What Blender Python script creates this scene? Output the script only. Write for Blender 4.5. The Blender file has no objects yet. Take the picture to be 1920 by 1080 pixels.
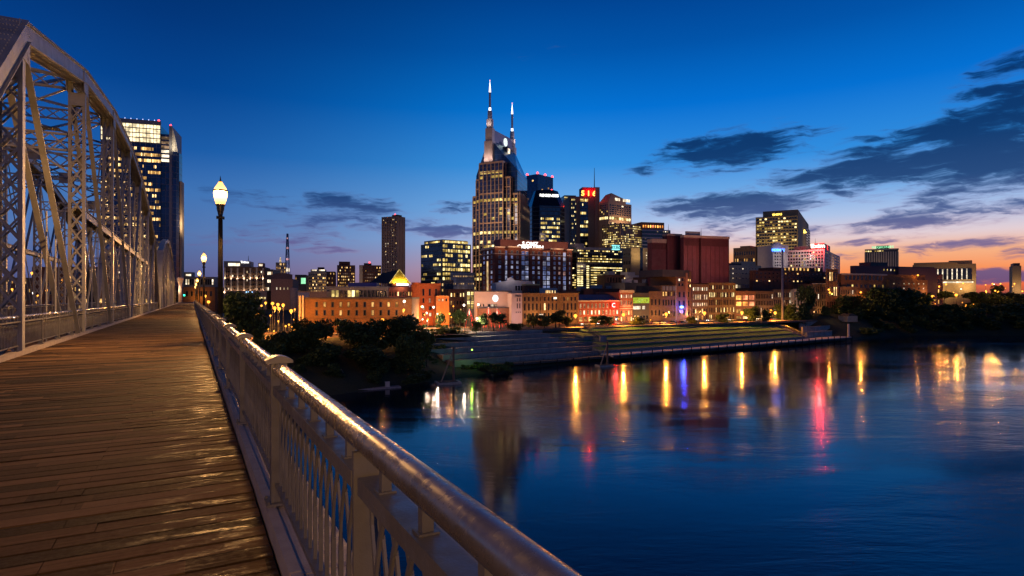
import bpy, math, random
from mathutils import Matrix, Vector
random.seed(7)
sc = bpy.context.scene
C = sc.collection
R = math.radians
# ------------------------------------------------------------------ camera
F, HY, CZ = 1120.0, 550.0, 26.65          # focal length in photo pixels, horizon row, eye height above the river
TH = math.atan(600.0 / F)                 # the bridge runs off to the left of the view
PITCH = 0.0079                            # and falls slightly towards the city
cam = bpy.data.cameras.new('camera'); camo = bpy.data.objects.new('camera', cam); C.objects.link(camo)
cam.sensor_width = 36.0; cam.lens = 36.0 * F / 1920.0; cam.shift_y = (HY - 540) / 1920.0
cam.clip_start = 0.05; cam.clip_end = 20000
camo.location = (0, 0, CZ); camo.rotation_euler = (R(90), 0, 0)
sc.camera = camo
sc.view_settings.view_transform = 'Standard'; sc.view_settings.look = 'None'
sc.view_settings.exposure = 0; sc.view_settings.gamma = 1
sc.cycles.use_denoising = True
sc.cycles.max_bounces = 5; sc.cycles.diffuse_bounces = 2; sc.cycles.glossy_bounces = 3
sc.cycles.transmission_bounces = 2; sc.cycles.transparent_max_bounces = 8
sc.cycles.sample_clamp_indirect = 8; sc.cycles.sample_clamp_direct = 0
sc.cycles.caustics_reflective = False; sc.cycles.caustics_refractive = False

def s2l(c):
    return tuple((v/255/12.92 if v/255 <= .04045 else ((v/255+.055)/1.055)**2.4) for v in c)

# ------------------------------------------------------------------ dusk sky (direction based)
world = bpy.data.worlds.new('World'); sc.world = world; world.use_nodes = True
nt = world.node_tree; nt.nodes.clear()
class N:
    """small node-building helper"""
    def __init__(s, nt): s.nt = nt
    def n(s, t, **kw):
        x = s.nt.nodes.new(t)
        for k, v in kw.items():
            setattr(x, k, v)
        return x
    def l(s, a, b): s.nt.links.new(a, b)
    def inp(s, sock, v):
        if hasattr(v, 'is_output') or isinstance(v, bpy.types.NodeSocket): s.l(v, sock)
        elif v is not None: sock.default_value = v
    def math(s, op, a, b=None, c=None, clamp=False):
        x = s.n('ShaderNodeMath', operation=op, use_clamp=clamp)
        s.inp(x.inputs[0], a); s.inp(x.inputs[1], b); s.inp(x.inputs[2], c)
        return x.outputs[0]
    def mr(s, v, a, b, c=0., d=1., smooth=True):
        x = s.n('ShaderNodeMapRange', interpolation_type='SMOOTHSTEP' if smooth else 'LINEAR')
        s.inp(x.inputs[0], v)
        for i, q in enumerate((a, b, c, d)): s.inp(x.inputs[i+1], q)
        return x.outputs[0]
    def mix(s, f, a, b, mode='MIX'):
        x = s.n('ShaderNodeMix', data_type='RGBA', blend_type=mode)
        s.inp(x.inputs[0], f); s.inp(x.inputs[6], a); s.inp(x.inputs[7], b)
        return x.outputs[2]
    def ramp(s, f, pts, interp='LINEAR'):
        x = s.n('ShaderNodeValToRGB'); x.color_ramp.interpolation = interp
        e = x.color_ramp.elements
        while len(e) > 1: e.remove(e[-1])
        e[0].position = pts[0][0]; e[0].color = (*pts[0][1], 1)
        for p, c in pts[1:]:
            q = e.new(p); q.color = (*c, 1)
        s.inp(x.inputs[0], f)
        return x.outputs[0]
    def noise(s, vec, scale, detail=4, rough=.55, dist=0., dim='3D'):
        x = s.n('ShaderNodeTexNoise', noise_dimensions=dim)
        if vec is not None: s.l(vec, x.inputs['Vector'])
        x.inputs['Scale'].default_value = scale; x.inputs['Detail'].default_value = detail
        x.inputs['Roughness'].default_value = rough; x.inputs['Distortion'].default_value = dist
        return x.outputs['Fac']
    def sep(s, v):
        x = s.n('ShaderNodeSeparateXYZ'); s.l(v, x.inputs[0]); return x.outputs
    def comb(s, a, b, c):
        x = s.n('ShaderNodeCombineXYZ')
        s.inp(x.inputs[0], a); s.inp(x.inputs[1], b); s.inp(x.inputs[2], c)
        return x.outputs[0]
    def mapping(s, v, loc=(0,0,0), rot=(0,0,0), scl=(1,1,1), kind='POINT'):
        x = s.n('ShaderNodeMapping', vector_type=kind); s.l(v, x.inputs[0])
        x.inputs['Location'].default_value = loc; x.inputs['Rotation'].default_value = rot; x.inputs['Scale'].default_value = scl
        return x.outputs[0]
W = N(nt)
tc = W.n('ShaderNodeTexCoord')
nrm = W.n('ShaderNodeVectorMath', operation='NORMALIZE'); W.l(tc.outputs['Generated'], nrm.inputs[0])
dx, dy, dz = W.sep(nrm.outputs[0])
az = W.math('MULTIPLY', W.math('ARCTAN2', dx, dy), 180/math.pi)          # degrees right of the view axis
el = W.math('MULTIPLY', W.math('ARCSINE', W.math('MINIMUM', W.math('MAXIMUM', dz, -1.), 1.)), 180/math.pi)
def sky_ang(px, py):
    a = math.atan((px-960)/F); return math.degrees(a), math.degrees(math.atan((HY-py)/F*math.cos(a)))
elp = W.math('DIVIDE', el, 40., clamp=True)
def rr(pts): return W.ramp(elp, [(max(0, min(1, e/40)), s2l(c)) for e, c in pts])
left = rr([(0, (72,74,118)), (2.2, (88,98,148)), (5, (84,118,174)), (8.5, (62,114,180)), (12, (26,90,166)), (17, (4,68,144)), (22, (2,54,122)), (27, (0,42,100)), (40, (0,24,62))])
mid = rr([(0, (190,128,132)), (2.2, (188,156,176)), (5, (150,180,226)), (8, (114,172,230)), (12, (58,148,224)), (17, (4,118,210)), (22, (0,88,172)), (27, (0,64,138)), (40, (0,32,80))])
right = rr([(0, (168,84,70)), (.7, (236,108,66)), (1.8, (250,144,86)), (3.4, (246,178,134)), (4.8, (226,206,212)), (6.6, (174,196,232)), (9, (110,170,230)), (12, (48,142,224)), (17, (2,112,210)), (22, (0,84,170)), (27, (0,62,140)), (40, (0,32,84))])
aza = W.math('ABSOLUTE', W.math('SUBTRACT', az, 30.))                  # angle from the afterglow
fL = W.mr(aza, 62., 22.); fR = W.mr(aza, 42., 12.)
base = W.mix(fR, W.mix(fL, left, mid), right)
# clouds: soft banks at given bearings, broken up by noise
vec = W.comb(az, el, 0.)
wn = W.noise(vec, .35, 3, .5)
warp = W.math('MULTIPLY', W.math('SUBTRACT', wn, .5), 3.0)
vw = W.comb(W.math('ADD', az, warp), W.math('ADD', el, W.math('MULTIPLY', warp, .28)), 0.)
n1 = W.noise(W.mapping(vw, rot=(0,0,R(-9)), scl=(.125,.62,1)), 1.0, 6, .6, .3)
n2 = W.noise(W.mapping(vw, loc=(3.1,7.7,0), rot=(0,0,R(-6)), scl=(.29,1.5,1)), 1.0, 5, .58, .4)
n3 = W.noise(W.mapping(vw, loc=(9.1,2.7,0), rot=(0,0,R(-12)), scl=(.6,3.6,1)), 1.0, 4, .6, .4)
nz = W.math('ADD', W.math('ADD', W.math('MULTIPLY', n1, .50), W.math('MULTIPLY', n2, .36)), W.math('MULTIPLY', n3, .14))
nz = W.math('ADD', W.math('MULTIPLY', W.math('SUBTRACT', nz, .5), 2.5), .5)
def bank(px, py, hw, hh, rot, amp):
    a, e = sky_ang(px, py); k = math.degrees(1/F)*math.cos(R(a))
    m = W.mapping(vw, loc=(a, e, 0), rot=(0, 0, R(rot)), scl=(hw*k*1.12, hh*k*1.25, 1), kind='TEXTURE')
    ln = W.n('ShaderNodeVectorMath', operation='LENGTH'); W.l(m, ln.inputs[0])
    return W.math('MULTIPLY', W.mr(ln.outputs['Value'], 1.25, .25), amp)
banks = [(1690,300,270,60,9,1.0), (1880,250,170,95,20,1.15), (1860,345,150,40,8,1.0), (1380,280,165,42,4,.95), (1560,352,190,22,4,.8),
         (1375,388,185,32,2,.95), (1800,400,230,26,4,.85), (1640,425,300,16,3,.75), (1780,463,130,15,6,.95), (1655,447,90,10,3,.9), (1600,478,70,8,2,.8),
         (1330,425,160,24,4,.7), (1210,321,42,9,0,.8), (655,398,120,34,-6,.85), (620,418,95,14,-2,.8), (850,386,60,15,0,.75), (830,433,110,14,0,.85),
         (610,468,70,8,0,.8), (480,378,110,20,-6,.65), (450,445,220,22,0,.5), (700,380,100,12,0,.6), (1030,98,90,16,3,.32), (760,420,130,16,0,.6),
         (1880,150,120,40,14,.7), (540,430,120,20,0,.4), (1860,520,110,16,0,1.1), (1960,470,90,14,4,.8)]
tot = None
for b in banks:
    v = bank(*b); tot = v if tot is None else W.math('MAXIMUM', tot, v)
dens = W.math('MULTIPLY', W.mr(W.math('ADD', W.math('MULTIPLY', tot, .54), nz), .54, 1.16), W.mr(tot, .02, .3))
far_n = W.mr(nz, .56, .74)                                             # scattered cloud away from the afterglow
dens = W.math('MAXIMUM', dens, W.math('MULTIPLY', W.math('MULTIPLY', far_n, W.mr(aza, 70., 110.)), .7))
thin = W.mr(dens, 0., 1., 0., .92)
cl_hi = W.ramp(elp, [(0, s2l((86,72,118))), (4/40, s2l((108,98,148))), (6.5/40, s2l((64,84,140))), (9/40, s2l((24,58,112))), (13/40, s2l((8,42,92))), (1, s2l((6,26,60)))])
cl_lo = W.ramp(elp, [(0, s2l((196,92,84))), (3/40, s2l((208,140,136))), (7/40, s2l((150,130,176))), (12/40, s2l((70,110,176))), (1, s2l((30,60,120)))])
edge = W.mr(dens, .75, .12)
ccol = W.mix(W.math('MULTIPLY', edge, fL), cl_hi, cl_lo)
skyc = W.mix(thin, base, ccol)
nish = W.n('ShaderNodeTexSky', sky_type='NISHITA'); nish.sun_disc = False
nish.sun_elevation = R(-3.0); nish.sun_rotation = R(38); nish.altitude = 150
low = W.mr(el, -1.5, .0)
skyc = W.mix(low, (*s2l((28,26,40)), 1), skyc)
bg = W.n('ShaderNodeBackground'); W.l(skyc, bg.inputs[0]); bg.inputs[1].default_value = 1.0
bg2 = W.n('ShaderNodeBackground'); W.l(nish.outputs[0], bg2.inputs[0]); bg2.inputs[1].default_value = .004
ad = W.n('ShaderNodeAddShader'); W.l(bg.outputs[0], ad.inputs[0]); W.l(bg2.outputs[0], ad.inputs[1])
wo = W.n('ShaderNodeOutputWorld'); W.l(ad.outputs[0], wo.inputs[0])
world.cycles.sampling_method = 'MANUAL'; world.cycles.sample_map_resolution = 512

# ------------------------------------------------------------------ materials
MATS = {}
def mat(name, col, rough=.6, metal=0., var=.25, vscale=1.2, bump=0., bscale=30., spec=.5, coat=0., stain=0.):
    if name in MATS: return MATS[name]
    m = bpy.data.materials.new(name); m.use_nodes = True; t = N(m.node_tree)
    p = m.node_tree.nodes['Principled BSDF']
    co = t.n('ShaderNodeTexCoord').outputs['Object']
    f = t.noise(co, vscale, 5, .6)
    a = tuple(c*(1-var) for c in col); b = tuple(min(1, c*(1+var)) for c in col)
    c = t.ramp(f, [(.3, a), (.7, b)])
    if stain:
        st = t.mr(t.noise(t.mapping(co, scl=(1, 1, .12)), .8, 4, .65), .5, .75)
        c = t.mix(t.math('MULTIPLY', st, stain), c, (*[q*.45 for q in col], 1))
    t.l(c, p.inputs['Base Color'])
    p.inputs['Metallic'].default_value = metal
    t.l(t.mr(t.noise(co, vscale*3, 3, .6), .3, .7, max(.03, rough-.1), min(1, rough+.1)), p.inputs['Roughness'])
    p.inputs['Specular IOR Level'].default_value = spec
    if coat: p.inputs['Coat Weight'].default_value = coat
    if bump:
        bp = t.n('ShaderNodeBump'); bp.inputs['Strength'].default_value = bump; bp.inputs['Distance'].default_value = .02
        t.l(t.noise(co, bscale, 4, .6), bp.inputs['Height']); t.l(bp.outputs[0], p.inputs['Normal'])
    MATS[name] = m
    return m
def brick(name, col, mortar=None, bw=.6, bh=.25):
    if name in MATS: return MATS[name]
    m = bpy.data.materials.new(name); m.use_nodes = True; t = N(m.node_tree)
    p = m.node_tree.nodes['Principled BSDF']
    co = t.n('ShaderNodeTexCoord').outputs['Object']
    x, y, z = t.sep(co)
    v = t.comb(t.math('ADD', x, y), z, 0.)
    b = t.n('ShaderNodeTexBrick'); t.l(v, b.inputs['Vector']); b.inputs['Scale'].default_value = 1.
    b.inputs['Brick Width'].default_value = bw; b.inputs['Row Height'].default_value = bh; b.inputs['Mortar Size'].default_value = .02
    b.inputs['Color1'].default_value = (*[c*.75 for c in col], 1); b.inputs['Color2'].default_value = (*[min(1, c*1.2) for c in col], 1)
    b.inputs['Mortar'].default_value = (*(mortar or [c*.8+.03 for c in col]), 1)
    f = t.mr(t.noise(co, .25, 5, .6), .3, .75, .62, 1.12, smooth=False)
    mx = t.n('ShaderNodeVectorMath', operation='SCALE'); t.l(b.outputs[0], mx.inputs[0]); t.l(f, mx.inputs['Scale'])
    t.l(mx.outputs[0], p.inputs['Base Color']); p.inputs['Roughness'].default_value = .85
    MATS[name] = m
    return m
def glassy(name, tint=(.05,.08,.14), mw=1.6, fh=3.8, line=(.03,.035,.045), metal=.75, rough=.12, lw=.10, span=.0):
    """curtain wall: reflective panes between procedural mullions and spandrels"""
    if name in MATS: return MATS[name]
    m = bpy.data.materials.new(name); m.use_nodes = True; t = N(m.node_tree)
    p = m.node_tree.nodes['Principled BSDF']
    co = t.n('ShaderNodeTexCoord').outputs['Object']
    x, y, z = t.sep(co)
    u = t.math('DIVIDE', t.math('ADD', x, y), mw); w = t.math('DIVIDE', z, fh)
    lu = t.math('LESS_THAN', t.math('FRACT', u), lw); lz = t.math('LESS_THAN', t.math('FRACT', w), max(lw*.9, span))
    ln = t.math('MAXIMUM', lu, lz)
    wn = t.n('ShaderNodeTexWhiteNoise', noise_dimensions='2D'); t.l(t.comb(t.math('FLOOR', u), t.math('FLOOR', w), 0.), wn.inputs['Vector'])
    pane = t.ramp(wn.outputs['Value'], [(0, tuple(c*.6 for c in tint)), (1, tuple(min(1, c*1.3) for c in tint))])
    t.l(t.mix(ln, pane, (*line, 1)), p.inputs['Base Color'])
    p.inputs['Specular IOR Level'].default_value = .8
    t.l(t.math('MULTIPLY', t.math('SUBTRACT', 1., ln), metal), p.inputs['Metallic'])
    t.l(t.math('ADD', t.math('MULTIPLY', ln, .4), rough), p.inputs['Roughness'])
    MATS[name] = m
    return m
def glow(name, col, strength, var=.6, scale=1.5, sample='NONE'):
    if name in MATS: return MATS[name]
    m = bpy.data.materials.new(name); m.use_nodes = True; t = N(m.node_tree); nt = m.node_tree
    nt.nodes.clear()
    e = t.n('ShaderNodeEmission'); o = t.n('ShaderNodeOutputMaterial'); t.l(e.outputs[0], o.inputs[0])
    e.inputs[0].default_value = (*col, 1)
    if var:
        g = t.n('ShaderNodeNewGeometry').outputs['Position']
        f = t.math('MULTIPLY', t.noise(g, scale, 3, .7), t.mr(t.noise(g, .31, 1, .5), .3, .7, .45, 1.35))
        t.l(t.mr(f, .25, .68, strength*(1-var), strength*(1+var), smooth=False), e.inputs[1])
    else: e.inputs[1].default_value = strength
    m.cycles.emission_sampling = sample
    MATS[name] = m
    return m

# ------------------------------------------------------------------ mesh builder
class MB:
    def __init__(s): s.v = []; s.f = []; s.m = []; s.sm = False
    def quad(s, a, b, c, d, mi=0):
        n = len(s.v); s.v += [tuple(a), tuple(b), tuple(c), tuple(d)]; s.f.append((n, n+1, n+2, n+3)); s.m.append(mi)
    def poly(s, pts, mi=0):
        n = len(s.v); s.v += [tuple(p) for p in pts]; s.f.append(tuple(range(n, n+len(pts)))); s.m.append(mi)
    def box(s, x0, x1, y0, y1, z0, z1, mi=0):
        n = len(s.v)
        s.v += [(x0,y0,z0),(x1,y0,z0),(x1,y1,z0),(x0,y1,z0),(x0,y0,z1),(x1,y0,z1),(x1,y1,z1),(x0,y1,z1)]
        for q in ((0,3,2,1),(4,5,6,7),(0,1,5,4),(1,2,6,5),(2,3,7,6),(3,0,4,7)):
            s.f.append(tuple(n+i for i in q)); s.m.append(mi)
    def beam(s, p0, p1, w, h, up=(0,0,1), mi=0):
        """box section from p0 to p1: w across, h along 'up'"""
        p0 = Vector(p0); p1 = Vector(p1); d = (p1-p0).normalized(); up = Vector(up)
        sd = d.cross(up)
        if sd.length < 1e-4: sd = d.cross(Vector((1,0,0)))
        sd.normalize(); u2 = sd.cross(d).normalized()
        n = len(s.v)
        for p in (p0, p1):
            for a, b in ((-1,-1),(1,-1),(1,1),(-1,1)):
                s.v.append(tuple(p + sd*(a*w/2) + u2*(b*h/2)))
        for q in ((0,1,2,3),(7,6,5,4),(0,4,5,1),(1,5,6,2),(2,6,7,3),(3,7,4,0)):
            s.f.append(tuple(n+i for i in q)); s.m.append(mi)
    def lathe(s, prof, seg=16, c=(0,0), mi=0):
        n = len(s.v)
        for r, z in prof:
            for k in range(seg):
                a = 2*math.pi*k/seg; s.v.append((c[0]+r*math.cos(a), c[1]+r*math.sin(a), z))
        for i in range(len(prof)-1):
            for k in range(seg):
                k2 = (k+1) % seg
                s.f.append((n+i*seg+k, n+i*seg+k2, n+(i+1)*seg+k2, n+(i+1)*seg+k)); s.m.append(mi)
        s.f.append(tuple(n+k for k in reversed(range(seg)))); s.m.append(mi)
        s.f.append(tuple(n+(len(prof)-1)*seg+k for k in range(seg))); s.m.append(mi)
    def tube(s, pts, r, seg=8, mi=0, r1=None):
        pts = [Vector(p) for p in pts]; n = len(s.v); N_ = len(pts)
        for i, p in enumerate(pts):
            d = (pts[min(i+1, N_-1)] - pts[max(i-1, 0)]).normalized()
            a = d.orthogonal().normalized() if abs(d.z) > .9 else Vector((0,0,1)).cross(d).normalized()
            b = d.cross(a); rad = r if r1 is None else r + (r1-r)*i/(N_-1)
            for k in range(seg):
                t = 2*math.pi*k/seg; s.v.append(tuple(p + a*(rad*math.cos(t)) + b*(rad*math.sin(t))))
        for i in range(N_-1):
            for k in range(seg):
                k2 = (k+1) % seg
                s.f.append((n+i*seg+k, n+i*seg+k2, n+(i+1)*seg+k2, n+(i+1)*seg+k)); s.m.append(mi)
        s.f.append(tuple(n+k for k in reversed(range(seg)))); s.m.append(mi)
        s.f.append(tuple(n+(N_-1)*seg+k for k in range(seg))); s.m.append(mi)
    def prism(s, poly, z0, z1, mi=0, top=None):
        """poly: counter-clockwise xy points"""
        k = len(poly); n = len(s.v)
        s.v += [(x, y, z0) for x, y in poly] + [(x, y, z1) for x, y in poly]
        for i in range(k):
            j = (i+1) % k; s.f.append((n+i, n+j, n+k+j, n+k+i)); s.m.append(mi)
        s.f.append(tuple(n+k+i for i in range(k))); s.m.append(mi if top is None else top)
    def mesh(s, name, mats, smooth=False):
        me = bpy.data.meshes.new(name); me.from_pydata(s.v, [], s.f)
        mats = mats if isinstance(mats, (list, tuple)) else [mats]
        for m in mats: me.materials.append(m)
        if len(mats) > 1: me.polygons.foreach_set('material_index', s.m)
        if smooth or s.sm: me.polygons.foreach_set('use_smooth', [True]*len(s.f))
        me.update()
        return me
    def build(s, name, mats, parent=None, smooth=False):
        return link(name, s.mesh(name, mats, smooth), parent)
def link(name, data, parent=None, loc=None, rz=0, scl=None):
    o = bpy.data.objects.new(name, data); C.objects.link(o)
    if parent: o.parent = parent
    if loc is not None: o.location = loc
    if rz: o.rotation_euler = (0, 0, rz)
    if scl: o.scale = scl
    return o
def tag(o, label=None, cat=None, group=None, kind=None):
    if label: o['label'] = label
    if cat: o['category'] = cat
    if group: o['group'] = group
    if kind: o['kind'] = kind
    return o
def empty(name, loc=(0,0,0), rz=0):
    return link(name, None, None, loc, rz)
def copy_tree(o, parent=None):
    kids = list(o.children)
    c = o.copy(); C.objects.link(c); c.parent = parent
    for ch in kids: copy_tree(ch, c)
    return c

# ------------------------------------------------------------------ the bridge frame: x across to the right, y along, z up from the deck
BM = Matrix.Translation((0, 0, 25.0)) @ Matrix.Rotation(TH, 4, 'Z') @ Matrix.Rotation(-PITCH, 4, 'X')
def on_bridge(o, loc=(0,0,0)):
    o.matrix_world = BM @ Matrix.Translation(loc); return o

steel = mat('weathered_steel_paint', (.265,.28,.295), .42, .0, .25, .9, .25, 60., stain=.35, spec=.6)
rail_paint = mat('bronze_rail_paint', (.145,.15,.155), .38, .2, .22, 3.5, .10, 90., spec=.5, stain=.3)
pipe_metal = mat('worn_handrail_metal', (.235,.235,.235), .27, .65, .25, 5., .02, 320., stain=.25)
kerb_m = mat('painted_kerb', (.34,.31,.29), .6, 0., .2, 3., .5, 60.)
dark_metal = mat('dark_lamp_metal', (.075,.062,.030), .38, .5, .2, 3., .1, 40.)
deck_under = mat('deck_beam', (.05,.045,.04), .8)

def wood():
    m = bpy.data.materials.new('wet_planks'); m.use_nodes = True; t = N(m.node_tree)
    p = m.node_tree.nodes['Principled BSDF']
    co = t.n('ShaderNodeTexCoord').outputs['Object']; x, y, z = t.sep(co)
    idx = t.math('FLOOR', t.math('DIVIDE', y, PW))
    wn = t.n('ShaderNodeTexWhiteNoise', noise_dimensions='1D'); t.l(idx, wn.inputs['W'])
    seg = t.math('FLOOR', t.math('ADD', t.math('DIVIDE', x, 2.1), t.math('MULTIPLY', wn.outputs['Value'], 7.)))
    w2 = t.n('ShaderNodeTexWhiteNoise', noise_dimensions='2D'); t.l(t.comb(idx, seg, 0.), w2.inputs['Vector'])
    gr = t.noise(t.comb(t.math('MULTIPLY', x, 1.6), t.math('MULTIPLY', y, 46.), t.math('MULTIPLY', idx, 3.7)), 1., 6, .65, .6)
    big = t.noise(t.mapping(co, scl=(.5, 1.1, 1)), 1., 5, .6, .4)
    tone = t.math('ADD', t.math('MULTIPLY', w2.outputs['Value'], .55), t.math('MULTIPLY', gr, .45))
    c = t.ramp(tone, [(.18, (.014,.008,.004)), (.42, (.065,.038,.020)), (.66, (.16,.098,.052)), (.88, (.28,.18,.10))])
    near = t.mr(x, -1.0, .35)                       # rain water lies towards the kerb
    wet = t.math('MULTIPLY', near, t.mr(t.noise(t.mapping(co, scl=(1.5,6.5,1)), 1.5, 5, .65), .44, .66))
    damp = t.math('MAXIMUM', wet, t.math('MULTIPLY', t.mr(big, .46, .64), .5))
    c = t.mix(t.math('MULTIPLY', damp, .6), c, (.016,.010,.006,1))
    fy = t.math('FRACT', t.math('DIVIDE', y, PW))                   # darker along the plank edges, strengthening the gap lines
    seam = t.math('MAXIMUM', t.mr(fy, .07, .0), t.mr(fy, .80, .90))
    c = t.mix(t.math('MULTIPLY', seam, .75), c, (.008,.005,.003,1))
    t.l(c, p.inputs['Base Color'])
    spk = t.mr(t.noise(co, 26., 3, .6), .40, .62, -.07, .10)
    t.l(t.math('MAXIMUM', t.math('ADD', t.mr(wet, 0., 1., .84, .54), t.math('ADD', spk, t.math('MULTIPLY', t.math('SUBTRACT', w2.outputs['Value'], .5), .16))), .28), p.inputs['Roughness'])
    t.l(t.mr(wet, 0., 1., .14, .36), p.inputs['Specular IOR Level'])
    bp = t.n('ShaderNodeBump'); bp.inputs['Strength'].default_value = .28; bp.inputs['Distance'].default_value = .010
    h = t.math('ADD', t.math('MULTIPLY', gr, .7), t.math('MULTIPLY', t.noise(co, 55., 3, .6), .35))
    t.l(h, bp.inputs['Height']); t.l(bp.outputs[0], p.inputs['Normal'])
    return m
PW = .205
wood_m = wood()
XL, XR = -4.4, .46
mb = MB(); rnd = random.Random(3)
for k in range(int(-3.0/PW), int(205/PW)):
    y0 = k*PW; y1 = y0 + PW - .019
    cuts = [XL] + sorted({round(-4.4 + 2.1*j + 2.1*rnd.random(), 2) for j in range(2)}) + [XR] if k % 2 else [XL, -.82, XR]
    cuts = [c for i, c in enumerate(cuts) if i == 0 or c - cuts[i-1] > .25 or i == len(cuts)-1]
    for a, b in zip(cuts, cuts[1:]):
        dz = rnd.uniform(-.004, .004); t1 = rnd.uniform(-.0025, .0025)
        n = len(mb.v); a2, b2 = a+.002, b-.002
        mb.v += [(a2,y0,-.05),(b2,y0,-.05),(b2,y1,-.05),(a2,y1,-.05),(a2,y0,dz),(b2,y0,dz),(b2,y1,dz+t1),(a2,y1,dz+t1)]
        for q in ((4,5,6,7),(0,1,5,4),(2,3,7,6),(1,2,6,5),(3,0,4,7)): mb.f.append(tuple(n+i for i in q)); mb.m.append(0)
mb.box(XL, XR, 205, 330, -.05, 0)
o = mb.build('boardwalk', wood_m); on_bridge(o); tag(o, 'wet brown plank walkway of the bridge', kind='structure')
mb = MB(); mb.box(XL-.15, .95, -12, 330, -.9, -.30)
mb.box(XL-8.6, XL-.15, -12, 330, -.9, -.30)
o = mb.build('bridge_slab', deck_under); on_bridge(o); tag(o, 'dark steel floor under the bridge planks', kind='structure')
mb = MB()
for k in range(int(-2/PW), int(205/PW), 1):
    mb.box(-12.5, -4.95, k*PW, k*PW+PW-.01, -.05, rnd.uniform(-.004, .004))
mb.box(-12.5, -4.95, 205, 330, -.05, 0)
o = mb.build('roadway', wood_m); on_bridge(o); tag(o, 'plank roadway between the two trusses', kind='structure')
# kerbs
def kerb(x0, x1, lip, label):
    mb = MB(); y = -3.
    while y < 330:
        y1 = y + (3.25 if y < 100 else 40)
        mb.box(x0, x1, y, y1-.012, -.06, .105)
        mb.box(lip[0], lip[1], y, y1-.012, .1052, .128)
        y = y1
    o = mb.build('kerb', kerb_m); on_bridge(o); return tag(o, label, kind='structure')
kerb(.475, .86, (.475, .54), 'pale kerb under the right handrail')
kerb(-4.72, -4.40, (-4.46, -4.40), 'pale kerb under the left railing')

# ------------------------------------------------------------------ railings
def panel_mesh(L, z0=.285, z1=.965, step=.15, arches=True):
    mb = MB(); n = max(4, round(L/step)); st = L/n
    for i in range(n):
        u = (i+.5)*st
        for sg in ((-1, 1) if arches else (0,)):
            pts = []
            for k in range(6):
                q = k/5; z = z0 + (z1-z0)*q
                off = sg*st*1.0*max(0, (q-.35)/.65)**2.0
                pts.append((0.004*sg, min(max(u+off, .01), L-.01), z))
            for a, b in zip(pts, pts[1:]): mb.beam(a, b, .021 if arches else .018, .011, up=(1,0,0))
    return mb.mesh('picket_panel', rail_paint)
def post_mesh():
    mb = MB(); mb.box(-.055, .055, -.05, .05, .128, 1.17); mb.box(-.09, .09, -.10, .10, .1285, .146)
    for a in (-.075, .075):
        for b in (-.08, .08): mb.lathe([(.011,.146),(.011,.162)], 6, (a, b))
    return mb.mesh('post', rail_paint)
def cap_mesh():
    mb = MB(); n = 9; prof = []
    for i in range(n+1):
        a = -1 + 2*i/n; prof.append((a*.095, 1.19 + .034*(1-a*a)))
    for (x0, za), (x1, zb) in zip(prof, prof[1:]):
        mb.v += [(x0,-.075,1.17),(x1,-.075,1.17),(x1,.075,1.17),(x0,.075,1.17),(x0,-.075,za),(x1,-.075,zb),(x1,.075,zb),(x0,.075,za)]
        m = len(mb.v)-8
        for q in ((0,3,2,1),(4,5,6,7),(0,1,5,4),(2,3,7,6),(1,2,6,5),(3,0,4,7)): mb.f.append(tuple(m+i for i in q)); mb.m.append(0)
    return mb.mesh('post_cap', rail_paint)
POST, CAP = post_mesh(), cap_mesh()
def pipe_mesh(L, r=.05, z=1.125):
    mb = MB(); mb.tube([(0, .012, z), (0, .03, z), (0, L-.03, z), (0, L-.012, z)], r, 20)
    me = mb.mesh('handrail', pipe_metal, True)
    return me
def rails_mesh(L, zt=.985, zb=.27):
    mb = MB(); mb.box(-.045, .075, 0, L, zt-.018, zt+.018)
    mb.box(-.045, -.03, 0, L, zt-.045, zt-.0185)
    mb.box(-.03, .03, 0, L, zb-.014, zb+.016)
    k = max(2, round(L/.42))
    for i in range(k):
        u = (i+.5)*L/k; mb.box(-.017, .017, u-.017, u+.017, zt+.0185, 1.09)
        mb.box(-.03, .03, u-.03, u+.03, zt+.0182, zt+.024)
    return mb.mesh('rail', rail_paint)
def rail_set(root, x, ys, cap=True, first_flat=None, arches=True, zoff=0.):
    """posts at ys with panels, rails and handrails between them, as parts of root"""
    cache = {}
    for i, y in enumerate(ys):
        if y == first_flat:
            mb = MB(); mb.box(-.05, .05, -.012, .012, .128, 1.085); mb.box(-.05,.05,-.045,.045,.1285,.142); mb.build('flat_post', rail_paint, root).location = (x, y, zoff)
        else:
            p = link('post', POST, root, (x, y, zoff))
            if cap: link('post_cap', CAP, p)
        if i+1 < len(ys):
            L = ys[i+1]-y; key = round(L, 2)
            if key not in cache: cache[key] = (panel_mesh(L-.1, arches=arches), rails_mesh(L-.1), pipe_mesh(L-.1))
            a, b, c = cache[key]
            link('picket_panel', a, root, (x, y+.05, zoff)); link('rail', b, root, (x, y+.05, zoff))
            if not (ys[i+1] == first_flat or y == first_flat): link('handrail', c, root, (x, y+.05, zoff))
r_ys = [-3.9, -1.25, 2.2, 4.76] + [4.76+3.25*k for k in range(1, 60)]
rr_root = empty('railing'); on_bridge(rr_root)
tag(rr_root, 'bronze railing with round handrail and capped posts above the river', 'railing')
rail_set(rr_root, .57, r_ys[2:], first_flat=2.2)
rail_set(rr_root, .57, r_ys[:2]+[2.2-.0], first_flat=2.2) if False else None
mb = MB(); mb.tube([(.57, -3.6, 1.125), (.57, -1, 1.125), (.57, 2, 1.125), (.57, 4.70, 1.125)], .05, 24); mb.build('handrail', pipe_metal, rr_root, True)
for ya, yb in ((-1.05, 2.2),):
    link('picket_panel', panel_mesh(yb-ya-.1), rr_root, (.57, ya+.05, 0)); link('rail', rails_mesh(yb-ya-.1), rr_root, (.57, ya+.05, 0))

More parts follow.
